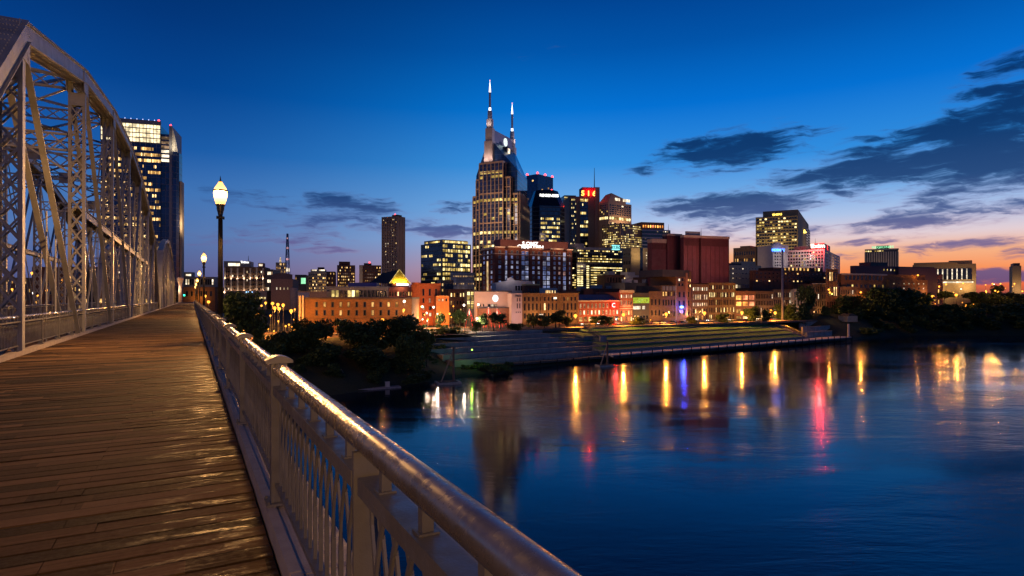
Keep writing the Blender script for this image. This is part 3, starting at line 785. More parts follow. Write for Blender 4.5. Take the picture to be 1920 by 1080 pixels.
# ---------------------------------------------------------------- the twin-spired tower
def twin_tower():
    Y = 500.; psi = R(64)
    b = Bld('skyscraper', 'tallest tower, brown granite bays under a blue glass gable with two lit spires', 893, 970, 985, 318, Y, psi, blue_glass, 'skyscraper', z0=8., body=False, Wd=45.)
    D, Wd = b.D, 45.; ze = b.z(318); zp = b.z(256); yc = 24/36*D; wl = 1.6; in0 = 11.5
    mb = MB()                                                      # glass core with gabled top, open slope on the right
    prof = [(0, 0), (0, ze), (yc-wl, zp), (yc+wl, zp), (D, ze-2), (D, 0)]
    prb = [(in0, 0), (in0, ze), (yc-wl, zp), (yc+wl, zp), (D-8, ze-2), (D-8, 0)]
    n = len(prof)
    for i in range(n):
        (y0, z0), (y1, z1) = prof[i], prof[(i+1) % n]; (v0, w0), (v1, w1) = prb[i], prb[(i+1) % n]
        mb.quad((0, y0, z0), (0, y1, z1), (Wd, v1, w1), (Wd, v0, w0), 1 if i == 1 else 0)
    mb.poly([(0, y, z) for y, z in reversed(prof)], 0); mb.poly([(Wd, y, z) for y, z in prb], 0)
    mb.build('glass_core', [blue_glass, teal_roof], b.root)
    mb = MB(); mb.box(1.5, Wd-1.5, yc-wl+.1, yc+wl-.1, zp-6, b.z(234)); mb.build('crest_wall', purple_wall, b.root)
    mb = MB(); r_ = 4.4; cz = zp-9                                  # round-headed dormer on the crest's right side, with its lit window
    pts = [(Wd*.42+r_*math.cos(a), cz+r_*1.6*math.sin(a)) for a in [math.pi*k/10 for k in range(11)]]
    for (xa, za), (xb, zb) in zip(pts, pts[1:]): mb.quad((xa, yc-9, za), (xb, yc-9, zb), (xb, yc-wl, zb), (xa, yc-wl, za))
    mb.poly([(x, yc-9, z) for x, z in pts]); dm = mb.build('dormer', dark_wall, b.root)
    mb = MB(); mb.box(Wd*.42-1.9, Wd*.42+1.9, yc-9.2, yc-9.01, cz+.6, cz+4.8); mb.build('lit_window', LIT['pale'][1], dm)
    disc = MB(); k0 = 20; cx, czz = Wd*.60, b.z(247)                 # round lit emblem with sweeping lines
    disc.poly([(cx+3.4*math.cos(2*math.pi*k/k0), yc-wl-.4, czz+3.6*math.sin(2*math.pi*k/k0)) for k in range(k0)]); 
    disc.poly([(cx+3.4*math.cos(2*math.pi*k/k0), yc-wl+.09, czz+3.6*math.sin(2*math.pi*k/k0)) for k in reversed(range(k0))], 0)
    for k in range(k0):
        a, c2 = 2*math.pi*k/k0, 2*math.pi*(k+1)/k0
        disc.quad((cx+3.4*math.cos(a), yc-wl-.4, czz+3.6*math.sin(a)), (cx+3.4*math.cos(a), yc-wl+.09, czz+3.6*math.sin(a)), (cx+3.4*math.cos(c2), yc-wl+.09, czz+3.6*math.sin(c2)), (cx+3.4*math.cos(c2), yc-wl-.4, czz+3.6*math.sin(c2)))
    dd = disc.build('globe_emblem', glow('emblem_white', (.85, 1., .97), 1.3, 0), b.root)
    ln = MB()
    for h in (-2.1, -.8, .6, 1.9):
        for k in range(6):
            a = -2.6+5.2*k/6; w_ = math.sqrt(max(.1, 3.3**2-h*h)); xa = cx-w_+2*w_*k/6; xb = cx-w_+2*w_*(k+.8)/6
            ln.box(xa, xb, yc-wl-.5, yc-wl-.42, czz+h+.25*math.sin(k), czz+h+.22+.25*math.sin(k))
    ln.build('emblem_line', mat('emblem_blue', (.10,.25,.32), .5), dd)
    # granite bays stepping up the gable face, and the shaft below
    def bay(y0, y1, ztop, x_out, nm, n):
        mb = MB(); mb.box(-x_out, 4, y0, y1, 0, ztop-1.6, 0); mb.box(-x_out-.3, 4.1, y0-.3, y1+.3, ztop-1.6, ztop, 1)
        for i in range(n+1):
            u = y0+(y1-y0)*i/n; mb.box(-x_out-.6, -x_out-.002, u-.27, u+.27, 0, ztop-1.601, 1)
        for zz in (ztop-9, ztop-27, ztop-52, ztop-78):
            mb.box(-x_out-.4, -x_out-.003, y0, y1, zz, zz+.9, 1)
        for i in range(3):
            for yy in (y0, y1): 
                u = -x_out+ (x_out+3)*i/2; mb.box(u-.35, u+.35, min(yy, yy+(-.5 if yy == y0 else .5)), max(yy, yy+(-.5 if yy == y0 else .5)), 0, ztop-1.602, 1)
        mb.build(nm, [granite_glass, granite], b.root)
        cw = (y1-y0)/n
        for r in range(40):
            z = ztop0-5.6-3.9*r
            if z > ztop-4.5 or z < 3: continue
            band = r in (1, 2) and b.rng.random() < .6
            p = ROWP[r % len(ROWP)]
            for i in range(n):
                if b.rng.random() < p:
                    for k in (0,):
                        b.wins.append(('L', y0+cw*(i+.5), z, strip_mesh(cw*.70, 2.3, b.rng.choices(LIT['yel'], (4, 3, 1))[0]), True, x_out))
    ztop0 = b.z(303); ROWP = [0, .9, .6, .04, 0, .02, .02, .9, .04, .02, .5, .3, .02, 0, 1, .02, .25, .9, .02, 0, .06, 1, .02, .85, .95, .05, .8, 1., .1, .1]
    def px(p, xo):
        t = (p-960)/F; return (b.c.x-xo*math.cos(psi)-t*(b.c.y-xo*math.sin(psi)))/(math.sin(psi)+t*math.cos(psi))
    bay(px(971,1.5), px(887,1.5), b.z(362), 1.5, 'lower_bays', 13)
    bay(px(957,4.), px(893,4.), b.z(331), 4.0, 'middle_bays', 10)
    bay(px(943,7.2), px(899,7.2), b.z(302), 7.2, 'central_bays', 6)
    mb = MB(); ang = math.atan2(in0, Wd); ca, sa = math.cos(ang), math.sin(ang)
    def sd(x, o): return (x*ca + o*sa, x*sa - o*ca)                  # point x along the tapering side, o outwards
    mb.prism([sd(-1, 2), sd(48, 2), sd(48, -8), (0, 12)], 0, b.z(372), 0)
    for i in range(14):
        p, q = sd(-1+i*3.6-.3, 2.6), sd(-1+i*3.6+.3, 2.6); p2, q2 = sd(-1+i*3.6-.3, 1.99), sd(-1+i*3.6+.3, 1.99)
        mb.prism([p, q, q2, p2], 0, b.z(360) if i < 11 else b.z(378), 1)
    mb.build('side_shaft', [granite_glass, granite], b.root)
    for r in (0, 2, 7, 10, 14, 17, 21):
        for i in range(13):
            if b.rng.random() < .85:
                p = sd(.8+3.6*i, 2.02); o = link('lit_window', strip_mesh(2.1, 2.2, b.rng.choice(LIT['pale'][:2])), b.root, (p[0], p[1], b.z(376)-5-3.9*r), ang)
    for zz in (b.z(345), b.z(366)):                                # lit belt courses on the glass beside the bays
        for i in range(6): b.wins.append(('L', 1.6+1.9*i if zz > b.z(350) else .8+.9*i, zz-16 if zz > b.z(350) else zz-2, strip_mesh(1.4, 2.2, b.rng.choice(LIT['yel'])), True, .06))
    # pylons with spires
    def pylon(x, h0, low=0):
        mb = MB(); y0, y1 = yc-4.0, yc+4.0; zt = b.z(227)-low
        mb.box(x-2.6, x+2.6, y0, y1, h0, zt-14)
        for i in range(6): mb.box(x-3.1, x-2.602, y0+.3+i*1.4, y0+.9+i*1.4, h0, zt-14)
        mb.box(x-2.2, x+2.2, y0+.7, y1-.7, zt-14, zt-3); mb.box(x-1.8, x+1.8, y0+1.6, y1-1.6, zt-3, zt+5)
        p = mb.build('pylon', mat('pylon_granite', (.40,.33,.31), .55, 0, .1, .4), b.root)
        z = zt+5; sp = MB(); c = (x, yc)
        sp.lathe([(2.1, z), (1.95, z+7), (.95, z+7.1), (.92, z+23)], 10, c); sp.build('spire_mast', mat('spire_metal', (.33,.31,.34), .45, .4), p)
        sp = MB(); sp.lathe([(1.02, z+7.2), (.97, z+9.8)], 10, c); sp.build('floodlit_band', lit_white, p)  # glowing band in place of floodlight at the mast foot
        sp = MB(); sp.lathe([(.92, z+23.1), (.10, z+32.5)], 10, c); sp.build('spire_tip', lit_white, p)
        sp = MB(); sp.lathe([(.15, z+32.6), (.45, z+33.1), (.12, z+33.9)], 8, c); sp.build('beacon', glow('pink_beacon', (1,.5,.6), 2., 0), p)
        return p
    pylon(.5, b.z(304)); pylon(Wd-1, zp-14, 7.)
    for yy in (-4.5, 0, 4.5): spot_up(b.root, (-7., yc+yy, b.z(299)), 1900, (1., .72, .60), .5, (.45,0,1))
    spot_up(b.root, (-5, yc, b.z(230)), 900, (1., .85, .8), .4, (.6,0,1)); spot_up(b.root, (Wd-1, yc-6, b.z(240)), 1100, (1., .85, .8), .4, (0,.6,1))
    spot_up(b.root, (Wd*.5, -16, b.z(310)), 26000, (.75, .7, 1.), 3., (0,1,.6))
    for z in (20, 60, 90): spot_up(b.root, (-40, D*.4, z), 24000, (1., .62, .33), 9.)
    b.done()
twin_tower()

# ---------------------------------------------------------------- tower beside the bridge
def left_tower():
    Y = 390.; psi = R(18)
    b = Bld('skyscraper', 'navy glass office tower with a pale lit crown, standing behind the bridge truss', 186, 189, 301, 226, Y, psi, navy_glass, 'skyscraper', z0=8., D=34)
    z0 = b.z(262); W_ = b.W
    m = LIT['pale'][1]; gl = glow('crown_glow', (1., .80, .47), 1.5, .45, .25)
    mb = MB(); mb.box(.3, W_-.3, -.5, -.05, z0, b.H-.5); mb.build('lit_crown', gl, b.root)
    mb = MB(); n = 17
    for i in range(n+1): mb.box(W_*i/n-.14, W_*i/n+.14, -.7, -.502, z0-.5, b.H+.6)
    for k in range(5): zz = z0+(b.H-z0)*k/4; mb.box(0, W_, -.8, -.503, zz-.28, zz+.28)
    mb.box(-.3, W_+.3, -.9, .4, b.H, b.H+2.4)
    mb.build('crown_frame', grey_wall, b.root)
    for i in range(9): 
        mb = MB(); mb.lathe([(.12,b.H+2.41),(.3,b.H+2.8),(.1,b.H+3.2)], 6, (W_*(.1+.1*i), -.3)); mb.build('rim_lamp', glow('rim_lamp_glow', (.55,.6,1.), 2., 0), b.root)
    for u in (.25, .97): b.beacon(W_*u, 0, b.H+2.5, .7)
    mb = MB(); x1 = W_+5.2; mb.box(W_+.002, x1, 1.2, 30, 0, b.z(242)); mb.build('recessed_bay', navy_glass, b.root)
    for r in range(6): b.block(W_+.3, x1-.2, 1.0, 1.19, b.z(246)-3.0*r-2.2, b.z(246)-3.0*r-.4, LIT['pale'][2] if r < 3 else LIT['pale'][1], 'lit_window')
    x2 = x1+1.6; mb = MB(); mb.box(x1+.01, x2, -.6, 30, 0, b.z(226)); mb.build('fin_wall', grey_wall, b.root); b.beacon(x1+.8, 0, b.z(226), .6)
    # bowed right corner with its pale sail
    mb = MB(); x3 = x2+3.7
    prof = [(x2+.02, -.2), (x2+2.4, .4), (x2+3.0, 1.8), (x3, 3.4), (x3+.2, 9), (x3+.2, 12), (x2+.02, 12)]
    mb.prism(prof, 0, b.z(275)); 
    mb.build('bowed_corner', navy_glass, b.root)
    mb = MB(); pr2 = [(x2+.03, .6), (x2+1.6, 1.0), (x2+2.9, 2.2), (x2+2.9, 4), (x2+.03, 4)]
    k = len(pr2); zb, zt = b.z(275)+.02, [b.z(228), b.z(244), b.z(270), b.z(270), b.z(228)]
    mb.v += [(x, y, zb) for x, y in pr2]+[(x, y, z) for (x, y), z in zip(pr2, zt)]
    for i in range(k): j = (i+1) % k; mb.f.append((i, j, k+j, k+i)); mb.m.append(0)
    mb.f.append(tuple(range(k, 2*k))); mb.m.append(0)
    mb.build('sail_screen', mat('pale_screen', (.55,.52,.46), .5), b.root)
    mb = MB(); mb.prism([(x3+.21, 4.2), (x3+1.3, 4.6), (x3+1.3, 12), (x3+.21, 12)], 0, b.z(330)); mb.build('side_wall', beige, b.root)
    spot_up(b.root, (x2+2.0, -5.5, b.z(268)), 1500, (1., .82, .55), 1.); spot_up(b.root, (x3+6, -2, b.z(420)), 7000, (1., .7, .4))
    rows = {0: .3, 1: .8, 2: .75, 3: .2, 4: .7, 5: .1, 6: .35, 7: .85, 8: .25, 9: .1, 10: .4, 11: .3, 12: .9, 13: .5, 14: .1, 15: .15, 16: .55, 17: .2, 18: .2, 19: .1, 20: .5, 21: .9, 22: .6}
    b.grid('R', 42, 29, 4, z0-2, 0, 1, .74, .5, .3, 'warm', rows=rows, strip=True, weights=(3, 3, 2), off=.02)
    b.done()
left_tower()

# ---------------------------------------------------------------- skyline, far to near
D_ = depth_on_s
def sky1():
    # pale blue glass tower behind with red roof lights
    b = Bld('skyscraper', 'blue glass tower with red lights on its roof corners, peeking out beside the tallest tower', 987, 1008, 1037, 326, 760, R(50), blue_glass, 'skyscraper', z0=10.)
    b.grid('R', 9, 44, 0, b.H-2, .05, .95, .85, .5, .04, 'warm', rows={5: .3, 6: .4, 7: .6, 8: .5, 9: .5, 10: .3, 16: .3}, strip=True)
    b.grid('L', 6, 44, 0, b.H-2, .05, .95, .85, .5, .03, 'warm', rows={14: .8, 20: .6}, strip=True)
    for x, y in ((.5, .5), (b.W*.5, .5), (b.W-1, .5), (.5, b.D-1)): b.beacon(x, y, b.H, 1.6)
    b.done()
    # dark octagonal glass tower with chamfered top and white sign
    Y = 560; b = Bld('skyscraper', 'dark octagonal glass tower with a chamfered top and a small white sign', 988, 1000, 1062, 390, Y, R(12), dark_glass, 'skyscraper', z0=10., D=30, body=False)
    W_, D0 = b.W, 30; zs = b.z(385); zt = b.z(353); c = 6.
    mb = MB(); ring = lambda i, k: [(c+i, i), (W_-c-i, i), (W_-i, c+i), (W_-i, D0-c-i), (W_-c-i, D0-i), (c+i, D0-i), (i, D0-c-i), (i, c+i)]
    mb.prism(ring(0, 0), 0, zs); n = len(mb.v); lo, hi = ring(0, 0), ring(5.2, 0)
    mb.v += [(x, y, zs+.01) for x, y in lo]+[(x, y, zt) for x, y in hi]
    for i in range(8): j = (i+1) % 8; mb.f.append((n+i, n+j, n+8+j, n+8+i)); mb.m.append(1)
    mb.f.append(tuple(range(n+8, n+16))); mb.m.append(1)
    mb.build('glass_core', [dark_glass, mat('chamfer_glass', (.015,.035,.06), .2, .6)], b.root)
    b.text('REGENSES', 'R', W_*.5, b.z(367), 3.6, white_sign, -2.6, 1.15)
    b.grid('R', 12, 22, 2, zs-6, .22, .80, .8, .5, .3, 'yel', rows={0: .2, 1: .6, 2: .7, 3: .9, 4: .5, 5: .7, 7: .6, 9: .4, 11: .7, 12: .8, 15: .5}, strip=True, off=.02)
    b.beacon(W_*.62, 8, zt, .8); b.done()
    # tower with red number sign
    Y = 600; b = Bld('skyscraper', 'brown tower with tall dark glass strips under a red lit number sign', 1065, 1068, 1123, 368, Y, R(8), mat('brown_tower_stone', (.22,.15,.10), .7), 'skyscraper', z0=10., D=30)
    W_ = b.W; g = dark_glass
    mb = MB(); mb.box(W_*.36, W_*.62, -.5, -.002, 6, b.H-5.5); mb.build('glass_strip', g, b.root)
    mb = MB(); mb.box(W_*.02, W_*.22, -.5, -.002, 4, b.H-3); mb.build('glass_strip', bronze_glass, b.root)
    mb = MB(); mb.box(W_*.86, W_+.4, -1.4, 18, 0, b.z(350)); mb.build('stair_shaft', mat('tan_shaft', (.36,.22,.14), .7), b.root)
    b.grid('R', 8, 24, 8, b.H-1.5, .36, .62, .8, .55, .12, 'yel', rows={0: 1, 4: .1, 6: 1, 10: .3, 14: .5, 15: .4}, strip=True, off=.51)
    b.grid('R', 6, 26, 8, b.H-1.5, .02, .22, .5, .4, .22, 'yel', strip=True, off=.51)
    x0, x1 = W_*.44, W_*.855; z0, z1 = b.z(372), b.z(350)
    sg = b.block(x0, x1, .5, 14, z0+1.6, z1, mat('red_sign_panel', (.25,.02,.02), .5), 'sign_box')
    b.text('5 1 6', 'R', (x0+x1)/2, b.z(366.0), 7.2, redhot_sign, -.2, 1.05)
    for k in range(3): spot_up(b.root, (x0+(x1-x0)*(k+.5)/3, -2.4, b.z(360)), 1500, (1., .03, .02), .6, (0,1,0), point=(k == 1))
    b.antenna(W_*.9, 6, b.z(311)-b.z(350), b.z(350), .5); b.done()
    b2 = Bld('building', 'slim dark glass tower with lit top floors, squeezed behind the red number sign tower', 1056, 1058, 1080, 366, 640, R(8), dark_glass, 'building', z0=10., D=20)
    b2.grid('R', 7, 44, 4, b2.H-1, .0, 1, .7, .5, .13, 'yel', rows={0: 1, 1: .9, 2: .8}, strip=True); b2.done()
    # gabled tower
    Y = 590; b = Bld('skyscraper', 'brown office tower with a sloping gabled top and a row of lit windows halfway', 1123, 1141, 1184, 378, Y, R(38), granite, 'skyscraper', z0=10.)
    W_, D0 = b.W, b.D; zt = b.z(361)
    mb = MB(); pr = [(0, 0, b.H), (W_*.75, 0, b.H), (W_*.75, D0, b.H), (0, D0, b.H), (0, D0*.25, zt), (W_*.5, D0*.3, zt-1), (W_*.75, D0*.3, b.z(370))]
    mb.poly([pr[0], pr[1], (W_*.75, 0, b.z(370)), (W_*.12, 0, zt)]); mb.quad((W_*.12, 0, zt), (W_*.75, 0, b.z(370)), (W_*.75, D0*.6, b.z(372)), (W_*.12, D0*.6, zt-1), 1)
    mb.poly([(0, 0, b.H), (W_*.12, 0, zt), (W_*.12, D0*.6, zt-1), (0, D0, b.H)]); mb.poly([(W_*.75, 0, b.H), (W_*.75, D0*.6, b.H), (W_*.75, D0*.6, b.z(372)), (W_*.75, 0, b.z(370))])
    mb.build('gable_roof', [granite, dark_wall], b.root)
    b.grid('R', 9, 5, b.z(402), b.H-2, .03, .97, .78, .75, .05, 'pale', frame=granite); b.grid('L', 5, 5, b.z(402), b.H-2, .05, .95, .6, .75, .1, 'yel', frame=granite)
    b.grid('R', 9, 1, b.z(412), b.z(404), .03, .97, .7, .6, .97, 'yel', strip=True, weights=(1, 1, 4)); b.grid('L', 5, 1, b.z(412), b.z(404), .05, .95, .7, .6, .97, 'yel', strip=True, weights=(1, 1, 4))
    b.grid('R', 9, 6, b.z(462), b.z(414), .03, .97, .7, .5, .25, 'yel', frame=granite)
    for u, w_ in ((.28, .2), (.62, .3)): b.block(W_*u, W_*(u+w_), -.3, -.003, b.z(374), b.z(369), LIT['pale'][1], 'lit_window')
    spot_up(b.root, (W_*.5, -14, b.z(430)), 16000, (1., .65, .35), 2.)
    b.done()
    b = Bld('building', 'brown ribbed office block stepped below the gabled tower, lower floors lit', 1129, 1164, 1203, 418, 545, R(38), bronze_glass, 'building', z0=10.)
    b.piers('R', 16, granite, 0, b.H, .5, .3); b.piers('L', 12, granite, 0, b.H, .5, .3)
    b.grid('R', 16, 12, b.z(470), b.H-1, .0, 1, .6, .5, .15, 'yel', rows={0: .4, 1: .5, 5: .5, 6: .4, 7: .8, 8: .9, 9: .9, 10: .9}, strip=True); b.grid('L', 12, 12, b.z(470), b.H-1, 0, 1, .6, .5, .12, 'yel', rows={5: .5, 6: .7, 8: .7}, strip=True)
    b.done()
    # banded block with lit roof terrace
    b = Bld('building', 'banded dark blue office block with amber lights along its roof terrace', 1199, 1204, 1257, 430, 560, R(14), mat('band_grey', (.16,.18,.24), .4, .3), 'building', z0=10., D=28)
    for k in range(10): b.block(.0, b.W, -.25, -.003, b.H-3.6-3.4*k, b.H-1.4-3.4*k, win_dark, 'ribbon_window')
    b.block(-.5, b.W*.80, 1, 20, b.H+.04, b.z(416), mat('terrace_frame', (.16,.09,.05), .7), 'roof_terrace')
    b.grid('R', 9, 1, b.H+1.2, b.z(420), .02, .78, .5, .6, .95, 'orange', strip=True, off=-.95); b.grid('R', 14, 10, b.H-34.5, b.H, 0, 1, .5, .3, .10, 'pale', strip=True, off=.3)
    b.antenna(b.W-.5, 3, 6); b.done()
sky1()

def sky2():
    # far left skyline
    b = Bld('hotel', 'wide hotel with floodlit pale piers between columns of small windows, left of the skyline', 398, 420, 497, 500, 520, R(14), brown_brick, 'hotel', z0=8.)
    W_ = b.W; b.piers('R', 6, limestone, 4, b.H-.8, 1.3, .5, .02*W_, .95*W_)
    b.grid('R', 18, 9, 6, b.H-2.5, .035, .935, .55, .5, .12, 'pale', skip=())
    b.block(-1, W_*.62, 4, 20, b.H+.04, b.z(489), grey_wall, 'penthouse'); b.block(W_*.08, W_*.36, 3.6, 3.99, b.z(498), b.z(493), LIT['pale'][1], 'lit_window')
    b.block(W_*.82, W_*.95, 2, 12, b.H+.04, b.z(492), maroon, 'stair_head'); b.block(W_*.84, W_*.93, 1.7, 1.99, b.z(498), b.z(494), LIT['pale'][1], 'lit_window')
    b.text('Trilms', 'R', W_*.48, b.z(492.5), 2.6, white_sign, -3.8); b.antenna(W_*.56, 6, b.z(478)-b.z(489), b.z(489), .35)
    for i in range(7): spot_up(b.root, (W_*(.02+.155*i), -1.3, 19.), 1100, (1., .66, .40), .3, (0,.35,1)); spot_up(b.root, (W_*(.02+.155*i), -1.3, 31.), 500, (1., .66, .40), .3, (0,.35,1))
    b.done()
    b = Bld('building', 'low dark block with a white lit canopy, between the floodlit hotel and the brick theatre', 495, 497, 512, 505, 500, R(10), dark_wall, z0=8.); b.grid('R', 4, 5, 6, b.H, .05, .95, .7, .4, .4, 'pale', strip=True); b.done()
    Y = 430; b = Bld('theatre', 'brick theatre block with a curved dark roof and four small windows', 500, 508, 549, 523, Y, R(12), mat('rose_brick_wall', (.30,.17,.12), .85), 'theatre', z0=8.)
    W_ = b.W; mb = MB(); pts = [(W_*(.02+.96*k/10), b.H+.05+(b.z(512)-b.H)*math.sin(math.pi*(.18+.64*k/10))**.5) for k in range(11)]
    for (xa, za), (xb, zb) in zip(pts, pts[1:]): mb.quad((xa, .5, za), (xb, .5, zb), (xb, 18, zb), (xa, 18, za))
    mb.poly([(pts[0][0], .5, b.H+.02)]+[(x, .5, z) for x, z in pts]+[(pts[-1][0], .5, b.H+.02)]); mb.build('curved_roof', mat('roof_plum', (.10,.065,.07), .6), b.root)
    b.grid('R', 4, 1, b.z(544), b.z(538), .18, .85, .35, .8, .5, 'pale'); b.block(1, W_-1, -.4, -.003, 4, 4.5, limestone, 'band'); b.done()
    mb = MB(); c = PT(551, HY, 405); b2 = empty('stair_turret', (c.x, c.y, 8.)); tag(b2, 'round pale stair turret at the right end of the brick theatre', 'turret')
    mb.lathe([(2.4,0),(2.4,CZ+(HY-541)*405/F-8),(2.2,CZ+(HY-539.5)*405/F-8)], 20); mb.build('wall', mat('turret_wall', (.42,.32,.25), .7), b2, True)
    b = Bld('apartment_block', 'apartment slab with scattered lit windows left of the striped antenna mast', 509, 517, 536, 492, 900, R(20), beige, 'apartment block', z0=10.)
    b.grid('R', 8, 9, 14, b.H, .05, .95, .55, .55, .5, 'warm'); b.antenna(b.W*.45, 4, b.z(482)-b.H, b.H, 1.6, LIT['pale'][0]); b.done()
    c = PT(539, HY, 1000); t = empty('broadcast_mast', (c.x, c.y, 10.)); tag(t, 'tall tapering broadcast mast with stripes of white lights', 'mast')
    mb = MB(); zt = CZ+(HY-438)*1000/F-10
    for sx, sy in ((-1,-1),(1,-1),(1,1),(-1,1)): mb.beam((sx*4.6, sy*4.6, 0), (sx*.8, sy*.8, zt), .9, .9)
    for k in range(16):
        z = zt*k/16; r0 = 4.6-3.8*k/16; r1 = 4.6-3.8*(k+1)/16
        mb.beam((-r0,-r0,z),(r1,-r1,z+zt/16),.5,.5); mb.beam((r0,-r0,z),(-r1,-r1,z+zt/16),.5,.5); mb.box(-r0,r0,-r0-.2,-r0+.2,z,z+.6)
    mb.build('lattice_shaft', purple_wall, t)
    for k, f in enumerate((.30, .45, .62, .78, .92)):
        mb = MB(); r0 = 4.6-3.8*f; mb.lathe([(r0*.6, zt*f), (r0+.4, zt*f+1), (r0+.2, zt*f+(6 if k < 2 else 2.5)), (r0*.5, zt*f+(7 if k < 2 else 3))], 8); mb.build('mast_light', LIT['pale'][1] if k < 2 else glow('pink_mast_light', (1,.5,.55), 1.2, 0), t)
    b = Bld('office_block', 'beige stepped office block with lit crown, behind the blue roof', 572, 578, 612, 510, 640, R(14), beige, 'office block', z0=10.)
    W_ = b.W; b.grid('R', 10, 9, 6, b.H-1, .03, .97, .7, .5, .35, 'warm', weights=(4, 2, 1)); b.block(W_*.12, W_*.95, 2, 18, b.H+.04, b.z(505), limestone, 'penthouse'); b.block(W_*.5, W_*.85, 4, 14, b.z(505)+.01, b.z(500.5), dark_brick, 'dome_base')
    b.block(W_*.2, W_*.45, 1.7, 1.99, b.z(507.5), b.z(505.3), LIT['pale'][1], 'lit_window'); b.block(W_*.6, W_*.9, 1.7, 1.99, b.z(507.5), b.z(505.3), LIT['pale'][1], 'lit_window'); b.done()
    b = Bld('office_block', 'dark low office block with a green lit panel, left of the beige stepped block', 549, 553, 574, 515, 600, R(14), dark_wall, 'office block', z0=10.); b.block(b.W*.55, b.W*.95, -.3, -.003, b.z(532), b.z(521), green_sign, 'lit_panel'); b.grid('R', 5, 4, 8, b.H, .05, .5, .6, .4, .3, 'warm'); b.done()
    b = Bld('building', 'dark brown flat-roofed block right of the beige stepped office', 608, 612, 628, 509, 650, R(14), dark_brick, z0=10.); b.grid('R', 5, 7, 6, b.H, .05, .95, .5, .4, .25, 'warm'); b.done()
    b = Bld('office_block', 'dark brown chamfered block with many lit windows, wider than its neighbour of the same brown', 626, 632, 666, 497, 700, R(16), dark_brick, 'office block', z0=10.)
    W_ = b.W; b.block(W_*.1, W_*.72, 3, 20, b.H+.04, b.z(490), dark_brick, 'upper_block'); b.grid('R', 10, 12, 6, b.H-1, .04, .96, .6, .5, .42, 'warm'); b.done()
    b = Bld('office_block', 'brown block with two lit wings and a rooftop light, left of the slender concrete tower', 670, 674, 715, 497, 720, R(14), dark_brick, 'office block', z0=10.)
    W_ = b.W; b.block(-.3, W_*.14, -.5, -.003, 0, b.H, limestone, 'pale_shaft'); b.block(W_*.2, W_*.55, 3, 14, b.H+.04, b.z(493), dark_wall, 'penthouse'); b.beacon(W_*.46, 6, b.z(493), 1.2)
    b.grid('R', 4, 11, 6, b.H-1, .70, .97, .6, .5, .6, 'warm'); b.grid('R', 7, 11, 6, b.H-1, .18, .68, .4, .4, .12, 'warm'); b.done()
    b = Bld('tower_block', 'slender concrete apartment tower standing alone against the sky', 717, 745, 759, 405, 620, R(62), mat('tower_concrete', (.30,.22,.18), .8, 0, .1, .3), 'tower block', z0=10., ptop=0)
    b.block(b.W*.2, b.W*.8, b.D*.1, b.D*.45, b.H+.04, b.z(401.5), dark_brick, 'penthouse'); b.beacon(b.W*.5, b.D*.4, b.z(401.5), .9)
    mb = MB()
    for k in range(34):
        z = b.H-2.1-3.05*k
        if z > 2: mb.box(-1.0, -.003, b.D*.08, b.D*.42, z-.5, z); mb.box(-.7, -.003, b.D*.47, b.D*.93, z-.45, z)
    mb.build('balcony_stack', mat('balcony_concrete', (.26,.2,.18), .8), b.root)
    b.piers('L', 6, b.wall, 0, b.H, .8, .9)
    b.grid('L', 12, 33, 4, b.H-2, .04, .96, .5, .45, .14, ['warm', 'pale']); b.piers('R', 3, b.wall, 0, b.H, .5, .4); b.done()
    b = Bld('office_block', 'blue-green glass office cube with yellow lit floors and a stepped roof', 789, 828, 883, 455, 480, R(42), dark_glass, 'office block', z0=10.)
    W_, D0 = b.W, b.D; mb = MB(); mb.box(2, W_-2, 2, D0-2, b.H+.04, b.z(448)); mb.build('stepped_roof', grey_wall, b.root)
    b.grid('R', 12, 1, b.H+.2, b.z(449), .08, .95, .9, .7, .9, 'yel', strip=True, off=-1.9); b.grid('L', 10, 1, b.H+.2, b.z(449.5), .1, .9, .9, .6, .9, 'yel', strip=True, off=-1.9)
    b.grid('R', 11, 14, 4, b.H-.5, .03, .97, .75, .6, .55, 'yel', strip=True, rows={5: .9, 7: .8, 8: .8}); b.grid('L', 10, 14, 4, b.H-.5, .03, .97, .7, .5, .16, 'yel', strip=True); b.done()
    b = Bld('office_annexe', 'pale grey glass box with a faint grid of lights, right of the glass office cube', 842, 845, 890, 511, 460, R(8), glassy('pale_grid_glass', (.22,.24,.27), 2.2, 2.4, (.14,.14,.15), .3, .3), 'annexe', z0=10.); b.grid('R', 14, 5, 4, b.H, .02, .98, .16, .2, .5, 'warm', strip=True); b.done()
    # pyramid roof
    Y = 420; b = Bld('pavilion', 'pavilion with a steep yellow floodlit gable roof edged in light', 700, 735, 767, 531, Y, R(20), maroon, 'pavilion', z0=10., D=20)
    W_ = b.W; zt = b.z(505); mb = MB(); xa, xm, xb = -1.2, W_*.44, W_+.6
    mb.poly([(-1.8, -.6, b.H), (W_+.8, -.6, b.H), (W_*.42, -.2, zt)], 0); mb.quad((-1.8, -.6, b.H), (W_*.42, -.2, zt), (W_*.42-9, 20, zt-2), (-14, 20, b.H), 1); mb.quad((W_+.8, -.6, b.H), (W_+.8, 20, b.H), (W_*.42, 20, zt), (W_*.42, -.2, zt), 1)
    rm = mat('ribbed_gold_roof', (.45,.32,.05), .5, .2)
    mb.build('roof', [rm, ROOFM], b.root)
    for p, q in (((-1.8, -.8, b.H), (W_*.42, -.4, zt)), ((W_*.42, -.4, zt), (W_+.8, -.8, b.H))): 
        m2 = MB(); m2.beam(p, q, .4, .4); m2.build('roof_light', LIT['yel'][1], b.root)
    m2 = MB(); m2.box(W_*.25, W_*.95, -1, -.61, b.H-1.6, b.H-.2); m2.build('light_strip', white_sign, b.root)
